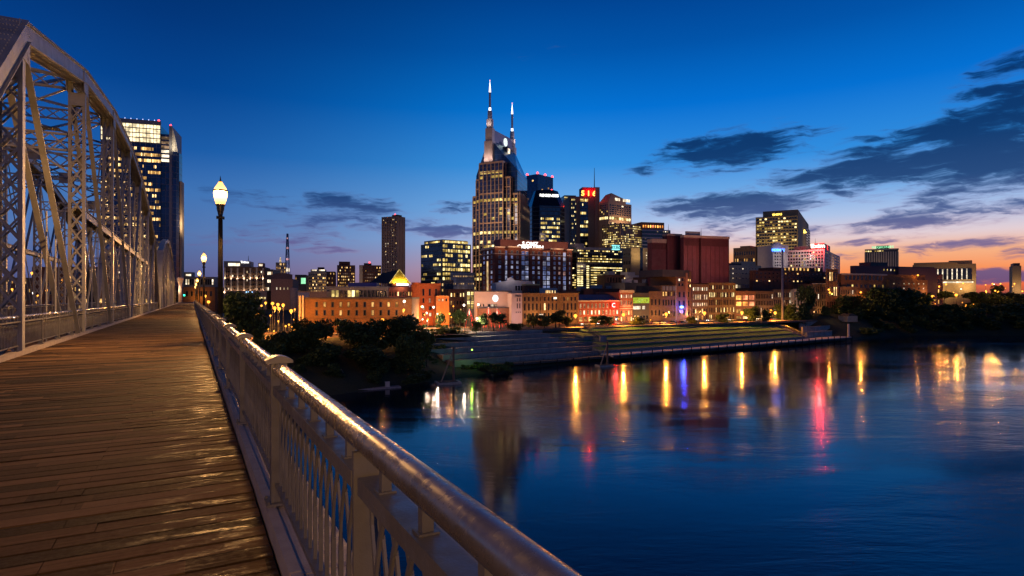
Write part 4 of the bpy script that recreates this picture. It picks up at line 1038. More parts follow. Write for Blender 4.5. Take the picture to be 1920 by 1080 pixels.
    for f in (.2, .45, .7): spot_up(b.root, (W_*f, -2.6, b.H+.3), 1500, (1., .75, .12), .3)
    b.done()
    # big brick hotel in front of the tall tower
    Y = 400; b = Bld('hotel', 'red brick hotel with pale cornices and a white lit rooftop sign', 903, 927, 1072, 466, Y, TH+R(-2), red_brick, 'hotel', z0=9.)
    W_, D0, H = b.W, b.D, b.H; lit_c = mat('pale_cornice', (.52,.40,.32), .7)
    for u0, u1, up in ((0, .12, 0), (.165, .325, .5), (.435, .60, 0), (.715, .87, .2), (.93, 1., 0)):
        b.block(W_*u0, W_*u1, -.6, -.003, 0, H+.6+up, orange_brick if False else red_brick, 'projecting_bay'); b.block(W_*u0-.3, W_*u1+.3, -1.1, .3, H+.61+up, H+1.5+up, lit_c, 'cornice'); b.block(W_*u0-.1, W_*u1+.1, -.75, -.62, H-3.6, H-3.1, lit_c, 'stone_band')
    b.block(-.5, W_*.12, -.4, D0, H+.61, H+1.3, lit_c, 'cornice') if False else None
    b.block(-.55, -.004, 0, D0, H+.1, H+1.3, lit_c, 'cornice'); b.block(-.3, -.004, 0, D0, H-3.6, H-3.1, lit_c, 'stone_band')
    nz = 9; z1 = H-.3; z0_ = H-nz*3.45
    for u0, u1, n in ((0, .12, 1), (.165, .325, 2), (.435, .60, 2), (.715, .87, 2), (.93, 1., 1)):
        b.grid('R', n, nz, z0_, z1, u0+.012, u1-.012, .42 if n > 1 else .34, .62, .05, 'blue', frame=frame_pale, rows={0: .0, 1: .5, 2: .8, 3: .9, 4: .8, 5: .8, 6: .8}, muntin=True, off=.6)
    for u0, u1, n in ((.12, .165, 1), (.325, .435, 2), (.60, .715, 2), (.87, .93, 1)):
        b.grid('R', n, nz, z0_, z1-.5, u0+.006, u1-.006, .82, .86, .9, 'blue', frame=lit_c, muntin=True)
    b.grid('L', 3, nz, z0_, z1, .06, .94, .4, .62, .4, 'blue', frame=frame_pale, muntin=True)
    m2 = MB(); m2.box(-.3, -.02, D0*.46, D0*.56, 3, H-8); m2.build('lit_stair_strip', glow('stair_strip', (1., .66, .3), .7, .5, .4), b.root)
    b.block(W_*.10, W_*.985, 3.5, 14, H+.04, b.z(447)-.0, mat('hotel_penthouse', (.16,.05,.042), .7), 'penthouse')
    b.text('S.OMZ', 'R', W_*.475, b.z(456.2), 3.3, white_sign, -3.3, 1.3); b.text('CRMATNH', 'R', W_*.48, b.z(462.6), 3.4, white_sign, -3.3, 1.25)
    spot_up(b.root, (W_*.48, .5, b.z(459)), 350, (1., .95, .9), 1.5, (0,1,0))
    for f in (.06, .24, .52, .79, .96): spot_up(b.root, (W_*f, -8, H+2), 1500, (1., .55, .28), .8)
    for f in (.38, .66): spot_up(b.root, (W_*f, -3, H-1), 260, (1., .6, .3), .3)
    spot_up(b.root, (-8, D0*.4, 12), 2500, (1., .6, .3), 1.)
    b.done()
    # glass office with teal sign
    b = Bld('office_block', 'dark glass office block with a teal lit sign over bright lower parking floors', 1069, 1081, 1168, 463, 430, TH+R(-6), dark_glass, 'office block', z0=9.)
    W_, H = b.W, b.H
    b.block(-.3, W_+.1, -.5, -.003, b.z(468), H+.05, mat('office_fascia', (.20,.20,.23), .6), 'fascia'); b.block(.5, W_*.2, 3, 12, H+.06, b.z(456), grey_wall, 'penthouse')
    b.block(W_*.745, W_*.915, -.9, -.51, b.z(466.5), b.z(457), teal_sign, 'sign_panel'); b.text('ESB0', 'R', W_*.83, b.z(464.6), 3.0, mat('sign_dark', (.02,.12,.14), .5), .93, 1.25)
    b.grid('R', 22, 6, b.z(497), b.z(467), .02, .98, .7, .42, .3, 'yel', rows={0: .3, 1: .1, 2: .2, 3: .95, 4: .6, 5: .0}, strip=True); b.grid('R', 10, 9, b.z(541), b.z(499), .30, .98, .95, .42, .85, 'yel', strip=True, weights=(1, 3, 3), rows={0: 1})
    for u in (.035, .10, .23): b.grid('R', 1, 11, b.z(541), b.z(497), u-.02, u+.035, .95, .55, .97, 'yel', strip=True, weights=(0, 1, 4))
    b.grid('L', 3, 9, b.z(541), b.z(500), .05, .95, .8, .5, .5, 'yel', strip=True); b.done()
    b = Bld('building', 'beige windowless slab with a dark glass strip, left of the maroon hall', 1166, 1183, 1218, 464, 470, TH, mat('beige_slab', (.34,.24,.13), .8), z0=9.)
    W_ = b.W; b.block(W_*.48, W_*.62, -.4, -.003, 0, b.H, win_dark, 'glass_strip'); b.grid('R', 2, 6, b.z(500), b.z(470), .78, .98, .6, .5, .95, 'pale', frame=frame_pale); b.grid('L', 5, 8, 4, b.H-3, .05, .95, .5, .5, .2, 'yel')
    spot_up(b.root, (W_*.3, -9, b.z(480)), 2600, (1., .72, .35), 1.); b.done()
    # maroon hall
    Y = 390; b = Bld('concert_hall', 'huge windowless maroon panelled hall with a pale top edge and ribbed frieze', 1214, 1222, 1281, 455, Y, TH+R(-8), maroon, 'hall', z0=9.)
    W_, H = b.W, b.H; cap_m = mat('hall_parapet', (.36,.25,.20), .75); rib = mat('maroon_rib', (.07,.015,.018), .8)
    b.block(-.2, W_*.46, -.3, b.D, H+.04, H+2.6, cap_m, 'parapet'); b.block(W_*.46, W_-.003, -1.2, b.D-.5, 0, b.z(441), maroon, 'raised_bay'); b.block(W_*.46-.1, W_*.93, -1.5, b.D-.4, b.z(441)+.01, b.z(437), cap_m, 'parapet')
    m2 = MB()
    for k in range(10): m2.box(W_*(.02+.045*k), W_*(.04+.045*k), -.25, -.003, H-4.2, H-.6)
    for k in range(8): m2.box(W_*(.49+.06*k), W_*(.515+.06*k), -1.45, -1.203, b.z(447.5), b.z(442))
    m2.build('rib_frieze', rib, b.root)
    for k in range(6): b.block(W_*.962, W_*.985, -1.5, -1.203, b.z(460+9.3*k)-.4, b.z(460+9.3*k)+1., LIT['pale'][1], 'wall_light')
    b.done()
    b = Bld('concert_hall', 'right wing of the maroon hall, its panels divided by vertical joints', 1276, 1282, 1367, 445, 385, TH+R(-8), maroon, 'hall', z0=9.)
    W_, H = b.W, b.H; b.block(-.2, W_+.2, -.4, b.D, H+.04, H+1.6, cap_m, 'parapet'); b.block(W_*.33, W_*.345, -2.0, -.003, 0, H-.5, rib, 'deep_joint'); m2 = MB()
    for k in range(36): m2.box(W_*(.02+.027*k), W_*(.033+.027*k), -.25, -.003, H-5.2, H-.9)
    for k in range(10): m2.box(W_*(.08+.1*k), W_*(.085+.1*k), -.2, -.0032, 0, H-5.3)
    m2.build('rib_frieze', rib, b.root); b.unit(W_*.08, 1, W_*.3, b.D-2, 2.4, m=grey_wall, z=H+1.61); b.antenna(W_*.42, 2, 5, H+1.6, .2)
    for f in (.05,.35,.65): spot_up(b.root, (W_*f, -26, 34), 4200, (1., .5, .38), 3.)
    b.done()
    # right group
    b = Bld('skyscraper', 'broad tan office tower with a blank top storey and a yellow lit crest sign', 1417, 1496, 1519, 403, 620, R(60), tan_brick if False else mat('tan_concrete', (.36,.25,.13), .75, 0, .08, .3), 'skyscraper', z0=10.)
    W_, D0, H = b.W, b.D, b.H; b.block(W_*.06, W_*.92, D0*.02, D0*.86, H+.04, b.z(390), b.wall, 'blank_storey'); 
    m2 = MB(); m2.box(-.003+W_*.06-.3, W_*.06-.002, D0*.44, D0*.58, b.z(400), b.z(395)); pn = m2.build('sign_panel', mat('sign_amber_back', (.2,.12,.02), .5), b.root)
    b.text('EMER5', 'L', D0*.51, b.z(399.2), 3.0, yellow_sign, .35-W_*.06, 1.1)
    b.grid('L', 15, 16, b.z(500), H-1, .02, .98, .86, .55, .2, 'yel', rows={1: .4, 2: .5, 3: .55, 4: .4, 5: .3, 6: .45, 7: .5, 8: .1, 9: .05, 10: .1, 11: .2})
    m2 = MB()
    for k in range(17): z = H-1-(H-1-b.z(500))*k/16; m2.box(-.5, -.003, 0, D0, z-.7, z+.5)
    m2.build('floor_bands', b.wall, b.root)
    b.grid('R', 2, 16, b.z(500), H-1, .62, .98, .6, .5, .1, 'yel'); m2 = MB(); m2.lathe([(.6,b.z(425)),(2.4,b.z(424.5)),(2.2,b.z(421.5)),(1.2,b.z(420)),(.8,b.z(417.5))], 10, (W_*.42, -.5)); m2.build('crest_sign', yellow_sign, b.root)
    for k in range(3): b.beacon(W_*.3, D0*(.3+.17*k), b.z(390), .7)
    for z in (30, 60): spot_up(b.root, (-26, D0*.5, z), 14000, (1., .72, .3), 4.)
    spot_up(b.root, (W_*.5, -22, 55), 9000, (1., .68, .3), 4.); b.done()
    b = Bld('building', 'tan stepped building with a bright lit glass corner, left of the blue-signed wing', 1375, 1418, 1447, 463, 520, R(48), tan_brick, z0=10.)
    W_, D0 = b.W, b.D; b.grid('L', 9, 8, 6, b.H-2, .05, .95, .5, .5, .3, 'warm'); b.block(0, W_, D0*.25, D0*.7, b.H+.04, b.z(460), tan_brick, 'upper_block')
    b.grid('R', 2, 14, 4, b.H-2, .62, .98, .8, .6, .9, 'yel', strip=True, weights=(1, 3, 3)); b.block(W_*.05, W_*.5, -.3, -.003, 0, b.H, dark_wall, 'dark_shaft'); b.done()
    b = Bld('building', 'cream stepped low building with a few lit windows, in front of the tan stepped one', 1366, 1370, 1427, 497, 440, TH-R(6), mat('cream_wall', (.48,.40,.27), .8), z0=9.)
    W_, H = b.W, b.H; b.block(W_*.45, W_*.92, 3, 14, H+.04, b.z(489), b.wall, 'upper_block'); b.block(0, W_*.4, 2, 12, H+.04, b.z(493), dark_wall, 'plant_room')
    b.grid('R', 9, 3, b.z(526), b.z(499), .02, .98, .35, .3, .35, 'pale', frame=frame_pale); spot_up(b.root, (W_*.6, -10, 10), 2200, (1., .75, .35), 1.5); b.done()
    b = Bld('hotel', 'white grid-windowed hotel block with a red lit rooftop sign', 1474, 1546, 1575, 467, 500, R(56), white_wall, 'hotel', z0=10.)
    W_, D0, H = b.W, b.D, b.H; b.grid('L', 13, 7, b.z(512), H-1, .03, .97, .62, .56, .16, 'yel'); b.grid('R', 5, 7, b.z(512), H-1, .05, .95, .42, .5, .0, 'yel')
    sb = b.block(.4, W_*.36, .5, D0*.34, H+.04, b.z(455.5), mat('red_sign_block', (.34,.05,.04), .6), 'sign_block'); b.text('Exim', 'R', W_*.19, b.z(463.5), 4.6, glow('sign_hot_white', (1., .75, .6), 5., 0), -.25, 1.0) if False else b.text('Exim', 'L', D0*.17, b.z(463.8), 4.6, glow('sign_hot_white', (1., .75, .6), 5., 0), -.1, 1.2)
    spot_up(b.root, (-2.5, D0*.12, b.z(461)), 11000, (1., .03, .03), .8, point=True); spot_up(b.root, (W_*.2, -2., b.z(462)), 2400, (1., .05, .03), .8)
    b.block(2, W_*.6, D0*.36, D0*.8, H+.05, b.z(460), mat('dark_red_plant', (.12,.06,.07), .7), 'plant_room'); b.antenna(W_*.2, D0*.34, 6, b.z(455), .2)
    spot_up(b.root, (W_*.5, -9, b.z(505)), 3200, (1., .55, .3), 1.); spot_up(b.root, (-16, D0*.4, b.z(480)), 4500, (.9, .7, .6), 2.); b.done()
    b = Bld('hotel', 'slim white wing carrying a blue lit sign, left end of the white hotel', 1446, 1449, 1478, 459, 495, R(10), white_wall, 'hotel', z0=10., D=22)
    W_, H = b.W, b.H; b.grid('R', 3, 7, b.z(512), b.z(472), .08, .55, .42, .5, .0, 'yel', frame=frame_dark); b.text('HDEN N', 'R', W_*.33, b.z(471), 3.0, blue_sign, .3, 1.0)
    m2 = MB(); pts = [(W_*(.06+.56*k/8), b.H+.02+2.4*math.sin(math.pi*k/8)) for k in range(9)]; m2.poly([(x, .1, z) for x, z in pts]); m2.poly([(x, 4, z) for x, z in reversed(pts)])
    for (xa, za), (xb, zb) in zip(pts, pts[1:]): m2.quad((xa, .1, za), (xa, 4, za), (xb, 4, zb), (xb, .1, zb))
    m2.build('arched_top', white_wall, b.root); spot_up(b.root, (W_*.33, -3, b.z(466)), 90, (.05, .12, 1.), .5); spot_up(b.root, (W_*.5, -14, b.z(490)), 2600, (.85, .7, .65), 2.); b.done()
    b = Bld('office_block', 'slab office with white vertical fins and a green lit roof sign, against the orange sky', 1622, 1684, 1705, 466, 640, R(58), mat('fin_glass_wall', (.05,.05,.06), .4, .2), 'office block', z0=10.)
    W_, D0, H = b.W, b.D, b.H; b.piers('L', 14, limestone, 0, H-3, 1.0, .5); b.piers('R', 9, limestone, 0, H-3, .9, .5); b.block(-.6, W_+.3, -.6, D0+.3, H-.9, H+.3, limestone, 'roof_edge')
    b.block(.5, W_*.8, D0*.26, D0*.66, H+.31, b.z(459.5), mat('sign_dark_green', (.02,.06,.03), .6), 'sign_box'); b.text('REGIONES', 'L', D0*.46, b.z(464.3), 3.4, green_sign, -.2, 1.3)
    b.grid('L', 14, 1, H-3, H-1, 0, 1, .7, .6, .25, 'yel', strip=True); b.grid('R', 9, 1, H-3, H-1, 0, 1, .7, .6, .95, 'yel', strip=True); b.grid('R', 1, 9, b.z(495), H-3, .02, .14, .7, .5, .9, 'yel', strip=True, weights=(1, 2, 4)); b.done()
    b = Bld('courthouse', 'long sand-coloured public building with seven columns of light between tall windows', 1711, 1830, 1857, 494, 560, R(52), mat('sand_stone', (.40,.28,.15), .75), 'public building', z0=10.)
    W_, D0, H = b.W, b.D, b.H; b.block(-.8, W_, D0*.28, D0*.98, H+.05, b.z(490), b.wall, 'parapet'); m2 = MB(); m2.prism([(2, D0*.06), (W_*.9, D0*.06), (W_*.9, D0*.42), (2, D0*.42)], H+.051, b.z(487.5)); m2.build('upper_drum', b.wall, b.root)
    for k in range(8):
        u = D0*(.10+.075*k)
        b.block(-.35, -.003, u-1.9, u+1.4, b.z(524), b.z(503), win_dark, 'tall_window')
        m2 = MB(); 
        for q in range(8): m2.box(-.8, -.36, u+1.45, u+2.3, b.z(523)+q*1.28, b.z(523)+q*1.28+.8)
        m2.build('light_column', LIT['pale'][1], b.root)
    b.block(-1.6, -.003, D0*.04, D0*.75, b.z(530), b.z(527.5), LIT['pale'][1], 'lit_entrance'); b.grid('R', 4, 6, b.z(526), b.z(500), .1, .9, .4, .45, .5, 'yel')
    spot_up(b.root, (-10, D0*.15, 22), 5200, (1., .68, .28), 2.); spot_up(b.root, (-14, D0*.6, 16), 6000, (1., .68, .28), 2.); spot_up(b.root, (W_*.5, -10, 14), 3500, (1., .7, .3), 1.); b.done()
    b = Bld('tower_block', 'sand-coloured block at the right edge of the photo, with a dark pitched top', 1898, 1915, 1950, 498, 640, R(55), mat('sand_wall', (.40,.27,.15), .8), 'tower block', z0=10.); b.block(1, b.W-1, 1, b.D-1, b.H+.04, b.z(493), dark_wall, 'pitched_top'); b.grid('R', 6, 8, 6, b.H-3, .05, .95, .5, .5, .5, 'yel'); spot_up(b.root, (-12, b.D*.5, 20), 4200, (1., .66, .3), 2.); b.done()
    # orange brick and plum buildings on the right
    b = Bld('warehouse', 'long orange-lit brick warehouse with a row of upper windows, behind the dark trees', 1566, 1577, 1735, 513, 410, TH-R(4), orange_brick, 'warehouse', z0=9.)
    W_, H = b.W, b.H; b.block(W_*.52, W_*1.002, -1.5, -.003, 0, b.z(523), orange_brick, 'lower_front'); b.block(0, W_*.52, -.4, -.003, H-.8, H+.3, limestone, 'cornice'); b.grid('R', 10, 1, b.z(526), b.z(514.5), .03, .48, .5, .72, .14, 'yel'); b.grid('R', 9, 1, b.z(542), b.z(530), .05, .5, .4, .5, .5, 'yel'); b.grid('R', 7, 2, b.z(545), b.z(526), .55, .98, .22, .3, .5, 'pale', off=1.5)
    for f in (.1, .3, .5, .7, .9): spot_up(b.root, (W_*f, -13, 9), 6500, (1., .40, .07), 1., (0, 1, .15))
    b.done()
    b = Bld('building', 'plum-dark flat building with a strip of small lit windows, above the orange warehouse', 1594, 1604, 1752, 498, 450, TH-R(8), mat('plum_wall', (.07,.035,.06), .7), z0=9.)
    W_, H = b.W, b.H; b.grid('R', 16, 1, b.z(508), b.z(502), .28, .98, .3, .7, .7, ['yel', 'pale']); b.block(W_*.24, W_*.45, 4, 14, H+.04, b.z(490), dark_wall, 'plant_room'); b.block(W_*.5, W_*1.0, -2, -.003, 0, b.z(500), b.wall, 'front_step'); b.done()
    b = Bld('building', 'red brick end building with two rows of small windows, right of the orange warehouse', 1730, 1733, 1768, 514, 500, TH-R(4), brick('wine_brick', (.17,.05,.045)), z0=9.); b.grid('R', 7, 3, 6, b.H-1, .04, .96, .5, .4, .22, 'warm'); b.done()
    b = Bld('warehouse', 'dark red brick warehouse with sparse lit windows, behind the right end of the riverfront row', 1405, 1412, 1552, 507, 400, TH-R(4), dark_brick, 'warehouse', z0=9.)
    W_, H = b.W, b.H; b.block(W_*.3, W_*.98, 3, 16, H+.04, b.z(500), dark_brick, 'upper_block'); b.grid('R', 18, 3, b.z(530), H-.5, .02, .98, .4, .45, .15, 'warm'); b.grid('R', 12, 1, H+.3, H+3, .33, .95, .4, .7, .4, 'warm', strip=True, off=-2.9); b.done()
    b = Bld('warehouse', 'orange-lit pier front at the right end of the dark red warehouse', 1548, 1550, 1570, 504, 395, TH-R(4), brick('amber_brick', (.36,.17,.07)), 'warehouse', z0=9.); b.piers('R', 5, b.wall, 0, b.H, .5, .3); b.grid('R', 5, 3, 4, b.H, 0, 1, .5, .6, .3, 'warm'); spot_up(b.root, (b.W*.5, -5, 5), 900, (1., .45, .1)); b.done()
sky2()

# ================================================================== riverfront row and old town
def gz_row(): return GZ
STREET_S = 262.
def row(label, xl, xc, xr, ytop, wall, s=STREET_S, name='row_house', cat='row building', psi=None, **kw):
    b = Bld(name, label, xl, xc, xr, ytop, D_(xc, s), TH if psi is None else psi, wall, cat, z0=GZ-.6, D=kw.pop('D', 22), **kw)
    if s < 270:
        n = max(1, int(b.W/9))
        for i in range(n): spot_up(b.root, (b.W*(i+.5)/n, -5., 4.), 900*b.rng.uniform(.4, 1.5), (1., .50, .16), .5)
    return b
lit_corn = mat('cream_cornice', (.55,.46,.36), .7)
def street():
    GRP = 'old buildings in a row along the riverfront street'
    # big orange brick warehouse on the left
    b = Bld('warehouse', 'big orange-lit brick warehouse with two rows of small windows, behind the riverbank trees', 555, 563, 772, 559, 235, R(2), orange_brick, 'warehouse', z0=9., D=24)
    W_, H = b.W, b.H; b.block(-.2, W_+.2, -.25, 24.2, H-.5, H+.25, frame_brick, 'cornice')
    m2 = MB(); 
    for u in (-.3, .9): m2.box(u, u+.7, -.8, -.26, 0, H+1.0)
    m2.build('pilaster', lit_corn, b.root); m2 = MB()
    for k in range(4): m2.box(-.5, -.003, 2+5*k, 3.2+5*k, 0, H-.6)
    m2.build('pilaster', lit_corn, b.root)
    b.grid('R', 11, 1, b.z(578), b.z(564), .11, .90, .34, .72, .4, 'warm', frame=frame_dark); b.grid('R', 11, 1, b.z(594), b.z(579), .11, .90, .34, .70, .1, 'warm', frame=frame_dark)
    [spot_up(b.root, (W_*f, -9, 4), e_, (1., .40, .09), 1.) for f, e_ in ((.06, 420), (.3, 120), (.52, 90), (.72, 170), (.92, 120))]
    b.grid('R', 3, 1, b.z(609), b.z(596), .30, .42, .5, .72, .9, 'pale', frame=frame_brick, muntin=True); b.grid('R', 1, 1, b.z(622), b.z(609), .335, .405, .8, .7, 1, 'pale', frame=lit_corn, arch=(0,), muntin=True)
    b.block(W_*.31, W_*.43, -2.2, -.26, b.z(626), b.z(624), lit_corn, 'door_canopy')
    b.block(-.25, W_+.1, -.24, -.003, b.z(597), b.z(596), frame_brick, 'string_course'); b.done()
    # long glazed roof pavilions behind it
    b = Bld('pavilion', 'long glass-fronted rooftop pavilion with yellow lit bays, above the orange warehouse', 609, 612, 727, 540, 300, R(6), grey_wall, 'pavilion', z0=9., D=16)
    W_, H = b.W, b.H; b.block(-.3, W_+.3, -.6, 16, H+.04, H+.8, mat('slate_roof_edge', (.15,.17,.22), .6), 'roof_edge'); b.grid('R', 15, 1, H-5, H-.6, .01, .99, .86, .8, .48, 'yel', frame=frame_dark, weights=(3, 2, 1)); b.done()
    b = Bld('pavilion', 'deep blue flat roof block rising behind the glass rooftop pavilion', 650, 653, 706, 530, 330, R(6), mat('cobalt_roof_panels', (.04,.06,.30), .5), 'pavilion', z0=9., D=14); b.grid('R', 2, 1, b.H-3.4, b.H-1.6, .55, .78, .4, .5, 1, 'pale', strip=True); b.done()
    b = Bld('storage_building', 'low grey building with a blue panel, left of the glass rooftop pavilion', 555, 558, 613, 546, 290, R(4), mat('grey_plum_wall', (.16,.13,.14), .8), 'building', z0=9., D=14); b.block(.2, b.W*.4, -.3, -.003, b.H-3.6, b.H-.6, mat('blue_panel', (.05,.09,.30), .5), 'blue_panel'); b.done()
    b = Bld('hall', 'red low hall with a lit rim under the yellow gable roof', 726, 728, 775, 538, 310, R(6), mat('rose_wall', (.34,.12,.10), .8), 'hall', z0=9., D=14); b.grid('R', 9, 1, b.H-5.2, b.H-2, .02, .98, .5, .7, .4, 'warm', frame=frame_dark); spot_up(b.root, (b.W*.5, -3, b.H-.5), 350, (1., .5, .2)); b.done()
    # red towers of the corner street
    b = Bld('row_house', 'orange-lit red brick corner building with a round corner bay and tall dark windows', 771, 775, 826, 533, 300, R(14), mat('vermilion_brick', (.42,.10,.03), .85), 'row building', z0=9.5, D=20)
    W_, H = b.W, b.H; m2 = MB(); m2.lathe([(2.0, 0), (2.0, H+.3), (2.3, H+.31), (2.3, H+.9)], 14, (1.4, .2)); 
    for k in range(6): a = math.pi*(1.05+.16*k); m2.box(1.4+2.1*math.cos(a)-.2, 1.4+2.1*math.cos(a)+.2, .2+2.1*math.sin(a)-.2, .2+2.1*math.sin(a)+.2, 0, H)
    m2.build('corner_bay', b.wall, b.root); b.block(-.2, W_+.2, -.5, -.003, H-.3, H+.5, b.wall, 'cornice')
    b.grid('R', 3, 1, b.z(556), b.z(540), .25, .95, .32, .8, .1, 'pale', frame=frame_brick); b.grid('R', 3, 1, b.z(570), b.z(557), .25, .95, .3, .7, .6, 'pale', frame=frame_brick); b.grid('R', 3, 2, b.z(596), b.z(572), .25, .98, .4, .6, .6, 'pale', frame=frame_brick)
    spot_up(b.root, (1.5, -3.5, 4), 1500, (1., .28, .05), .4); spot_up(b.root, (W_*.6, -7, 4), 800, (1., .34, .08), .5); b.done()
    b = Bld('row_house', 'dark block behind the red corner building with one bright rooftop', 824, 826, 850, 525, 330, R(14), dark_wall, 'row building', z0=9.5, D=16); b.grid('R', 4, 3, b.z(560), b.H-1, .05, .95, .5, .5, .15, 'warm'); b.done()
    b = Bld('row_house', 'narrow orange-lit brick building with three arched bays, right of the red corner building', 817, 819, 841, 556, 290, R(14), mat('flame_brick', (.46,.15,.04), .85), 'row building', z0=9.5, D=14)
    W_ = b.W; b.piers('R', 3, b.wall, 0, b.H-.4, .5, .4); b.block(-.2, W_+.2, -.5, -.003, b.H-.3, b.H+.4, b.wall, 'cornice'); b.grid('R', 3, 1, b.z(566), b.z(559), .05, .95, .5, .7, .7, 'pale', frame=frame_brick); spot_up(b.root, (W_*.5, -4, 4), 1200, (1., .36, .06), .4); b.done()
    b = Bld('row_house', 'dark brick house with glimmering yellow windows, left of the white-pink corner hall', 838, 841, 886, 542, 320, R(20), dark_brick, 'row building', z0=9.5, D=14); b.grid('R', 7, 3, b.z(590), b.H-1, .05, .95, .5, .5, .35, 'warm', frame=frame_dark); b.done()
    # pink white corner hall
    Y = 292; b = Bld('music_hall', 'blush-white corner hall with a round white lit sign and a tall slab at its right', 886, 888, 959, 547, Y, R(14), mat('blush_stucco', (.58,.42,.36), .8, 0, .06, .4), 'hall', z0=9.8, D=20)
    W_, H = b.W, b.H; b.block(-.2, W_+.2, -.3, 20, H+.04, H+.5, dark_wall, 'roof_edge')
    b.block(W_*.10, W_, -3.4, -.003, 0, b.z(578), mat('rust_brick', (.26,.11,.06), .85), 'lower_front'); b.block(W_*.09, W_+.1, -3.7, .0, b.z(578)+.003, b.z(576.5), dark_wall, 'ledge')
    m2 = MB(); k0 = 20; c_, cz, rd = W_*.57, b.z(559.5), b.z(553)-b.z(559.5)
    m2.poly([(c_+rd*.86*math.cos(2*math.pi*k/k0), -.35, cz+rd*math.sin(2*math.pi*k/k0)) for k in range(k0)])
    for k in range(k0):
        a, a2 = 2*math.pi*k/k0, 2*math.pi*(k+1)/k0; m2.quad((c_+rd*.86*math.cos(a), -.35, cz+rd*math.sin(a)), (c_+rd*.86*math.cos(a), -.003, cz+rd*math.sin(a)), (c_+rd*.86*math.cos(a2), -.003, cz+rd*math.sin(a2)), (c_+rd*.86*math.cos(a2), -.35, cz+rd*math.sin(a2)))
    rs = m2.build('round_sign', glow('round_sign_white', (1., .98, .96), 1.6, 0, sample='FRONT'), b.root)
    m2 = MB()
    for i in (-1, 1):
        for j in (-1, 0, 1): m2.box(c_+i*rd*.28-.16, c_+i*rd*.28+.16, -.40, -.36, cz+j*rd*.42-.3, cz+j*rd*.42+.3)
    m2.build('sign_mark', mat('sign_grey', (.4,.4,.42), .6), rs)
    b.grid('R', 2, 1, b.z(575.5), b.z(570), .13, .30, .35, .9, 0, frame=frame_dark); b.grid('R', 3, 1, b.z(575.5), b.z(570), .36, .62, .8, .9, .2, 'pale', frame=frame_dark)
    spot_up(b.root, (W_*.45, -12, 9), 1700, (1., .60, .45), 1.); b.done()
    b = Bld('stair_tower', 'yellow lit glass stair tower at the left end of the blush-white hall', 873, 875, 889, 545, 291, R(14), frame_dark, 'tower', z0=9.8, D=8); b.grid('R', 2, 4, b.z(580), b.H-.3, .02, .98, .84, .86, 1, 'yel', frame=frame_dark, muntin=True); b.done()
    b = Bld('slab_tower', 'tall blush slab with dark letters and narrow windows, right of the round sign', 958, 959, 979, 550, 288, R(14), mat('blush_stucco_light', (.62,.48,.44), .8, 0, .06, .4), 'building', z0=9.8, D=14)
    W_ = b.W; b.text('iTRO', 'R', W_*.60, b.z(557.2), 1.55, frame_dark, .2, .9); b.grid('R', 2, 1, b.z(566), b.z(558), .42, .90, .34, .8, 0, frame=frame_dark); b.grid('R', 2, 1, b.z(579), b.z(568), .42, .90, .34, .85, 0, frame=frame_dark); b.grid('R', 3, 1, b.z(587), b.z(584), .35, .9, .4, .8, 0, frame=frame_dark)
    spot_up(b.root, (W_*.5, -9, 4), 850, (1., .62, .66), .8); b.done()
    b = Bld('penthouse', 'white gabled rooftop house behind the blush-white hall', 922, 930, 1000, 530, 330, R(14), white_wall, 'building', z0=9.8, D=12)
    W_, H = b.W, b.H; m2 = MB(); m2.poly([(0, -.01, H+.03), (W_*.95, -.01, H+.03), (W_*.95, -.01, b.z(527)), (W_*.5, -.01, b.z(525.5)), (W_*.42, -.01, b.z(520)), (W_*.36, -.01, b.z(520)), (W_*.3, -.01, b.z(526)), (W_*.15, -.01, b.z(528))]); m2.box(W_*.3, W_*.42, 0, 3, H+.04, b.z(521)); m2.build('gable', white_wall, b.root)
    b.grid('R', 3, 1, b.z(545), b.z(535), .50, .72, .6, .9, .1, 'pale', frame=frame_dark); spot_up(b.root, (W_*.3, -8, H+3), 700, (.9, .75, .8), 1.); b.done()
    b = Bld('penthouse', 'small dark rooftop box with a lit yellow lid, behind the brown arcaded building', 984, 986, 1011, 535, 320, R(14), dark_brick, 'building', z0=9.8, D=8); b.block(-.3, b.W+.3, -.4, 8, b.H+.04, b.H+.8, mat('lid_yellow', (.5,.45,.2), .6), 'lid'); b.grid('R', 4, 1, b.H-4, b.H-1, .1, .95, .4, .6, .5, 'warm'); b.done()
    b = Bld('building', 'low white loft strip with lit windows on the roofs left of the red letter sign', 1010, 1012, 1045, 540, 345, TH, white_wall, z0=9.8, D=10); b.grid('R', 9, 1, b.H-4, b.H-1, .3, .98, .6, .8, .8, 'warm', frame=frame_pale); b.done()
    # the row along the street
    b = row('ochre brick building with tall pilasters and three storeys of dark windows', 977, 979, 1083, 551, tan_brick, group=GRP)
    W_, H = b.W, b.H; b.block(-.2, W_+.2, -.5, -.003, H-.3, H+.4, b.wall, 'cornice'); b.piers('R', 3, b.wall, 0, H-.4, .7, .35); b.piers('R', 14, b.wall, 3.6, H-.4, .22, .16)
    b.grid('R', 14, 1, b.z(565.5), b.z(556), .01, .99, .42, .80, .08, 'warm', frame=frame_brick); b.grid('R', 14, 1, b.z(583.5), b.z(569), .01, .99, .44, .86, .03, 'warm', frame=frame_brick, arch=(0,)); b.grid('R', 14, 1, b.z(599), b.z(586), .01, .99, .5, .8, .12, 'warm', frame=frame_brick)
    b.block(W_*.555, W_*.605, -.35, -.003, b.z(561), b.z(557.5), LIT['pale'][1], 'lit_panel'); b.block(W_*.30, W_*.36, -.4, -.003, b.z(592.5), b.z(589.5), LIT['pale'][1], 'shop_sign'); b.done()
    b = row('red brick building with a pale cornice and a glowing red letter C sign', 1082, 1083, 1162, 564.5, mat('signal_red_brick', (.26,.06,.035), .85), group=GRP)
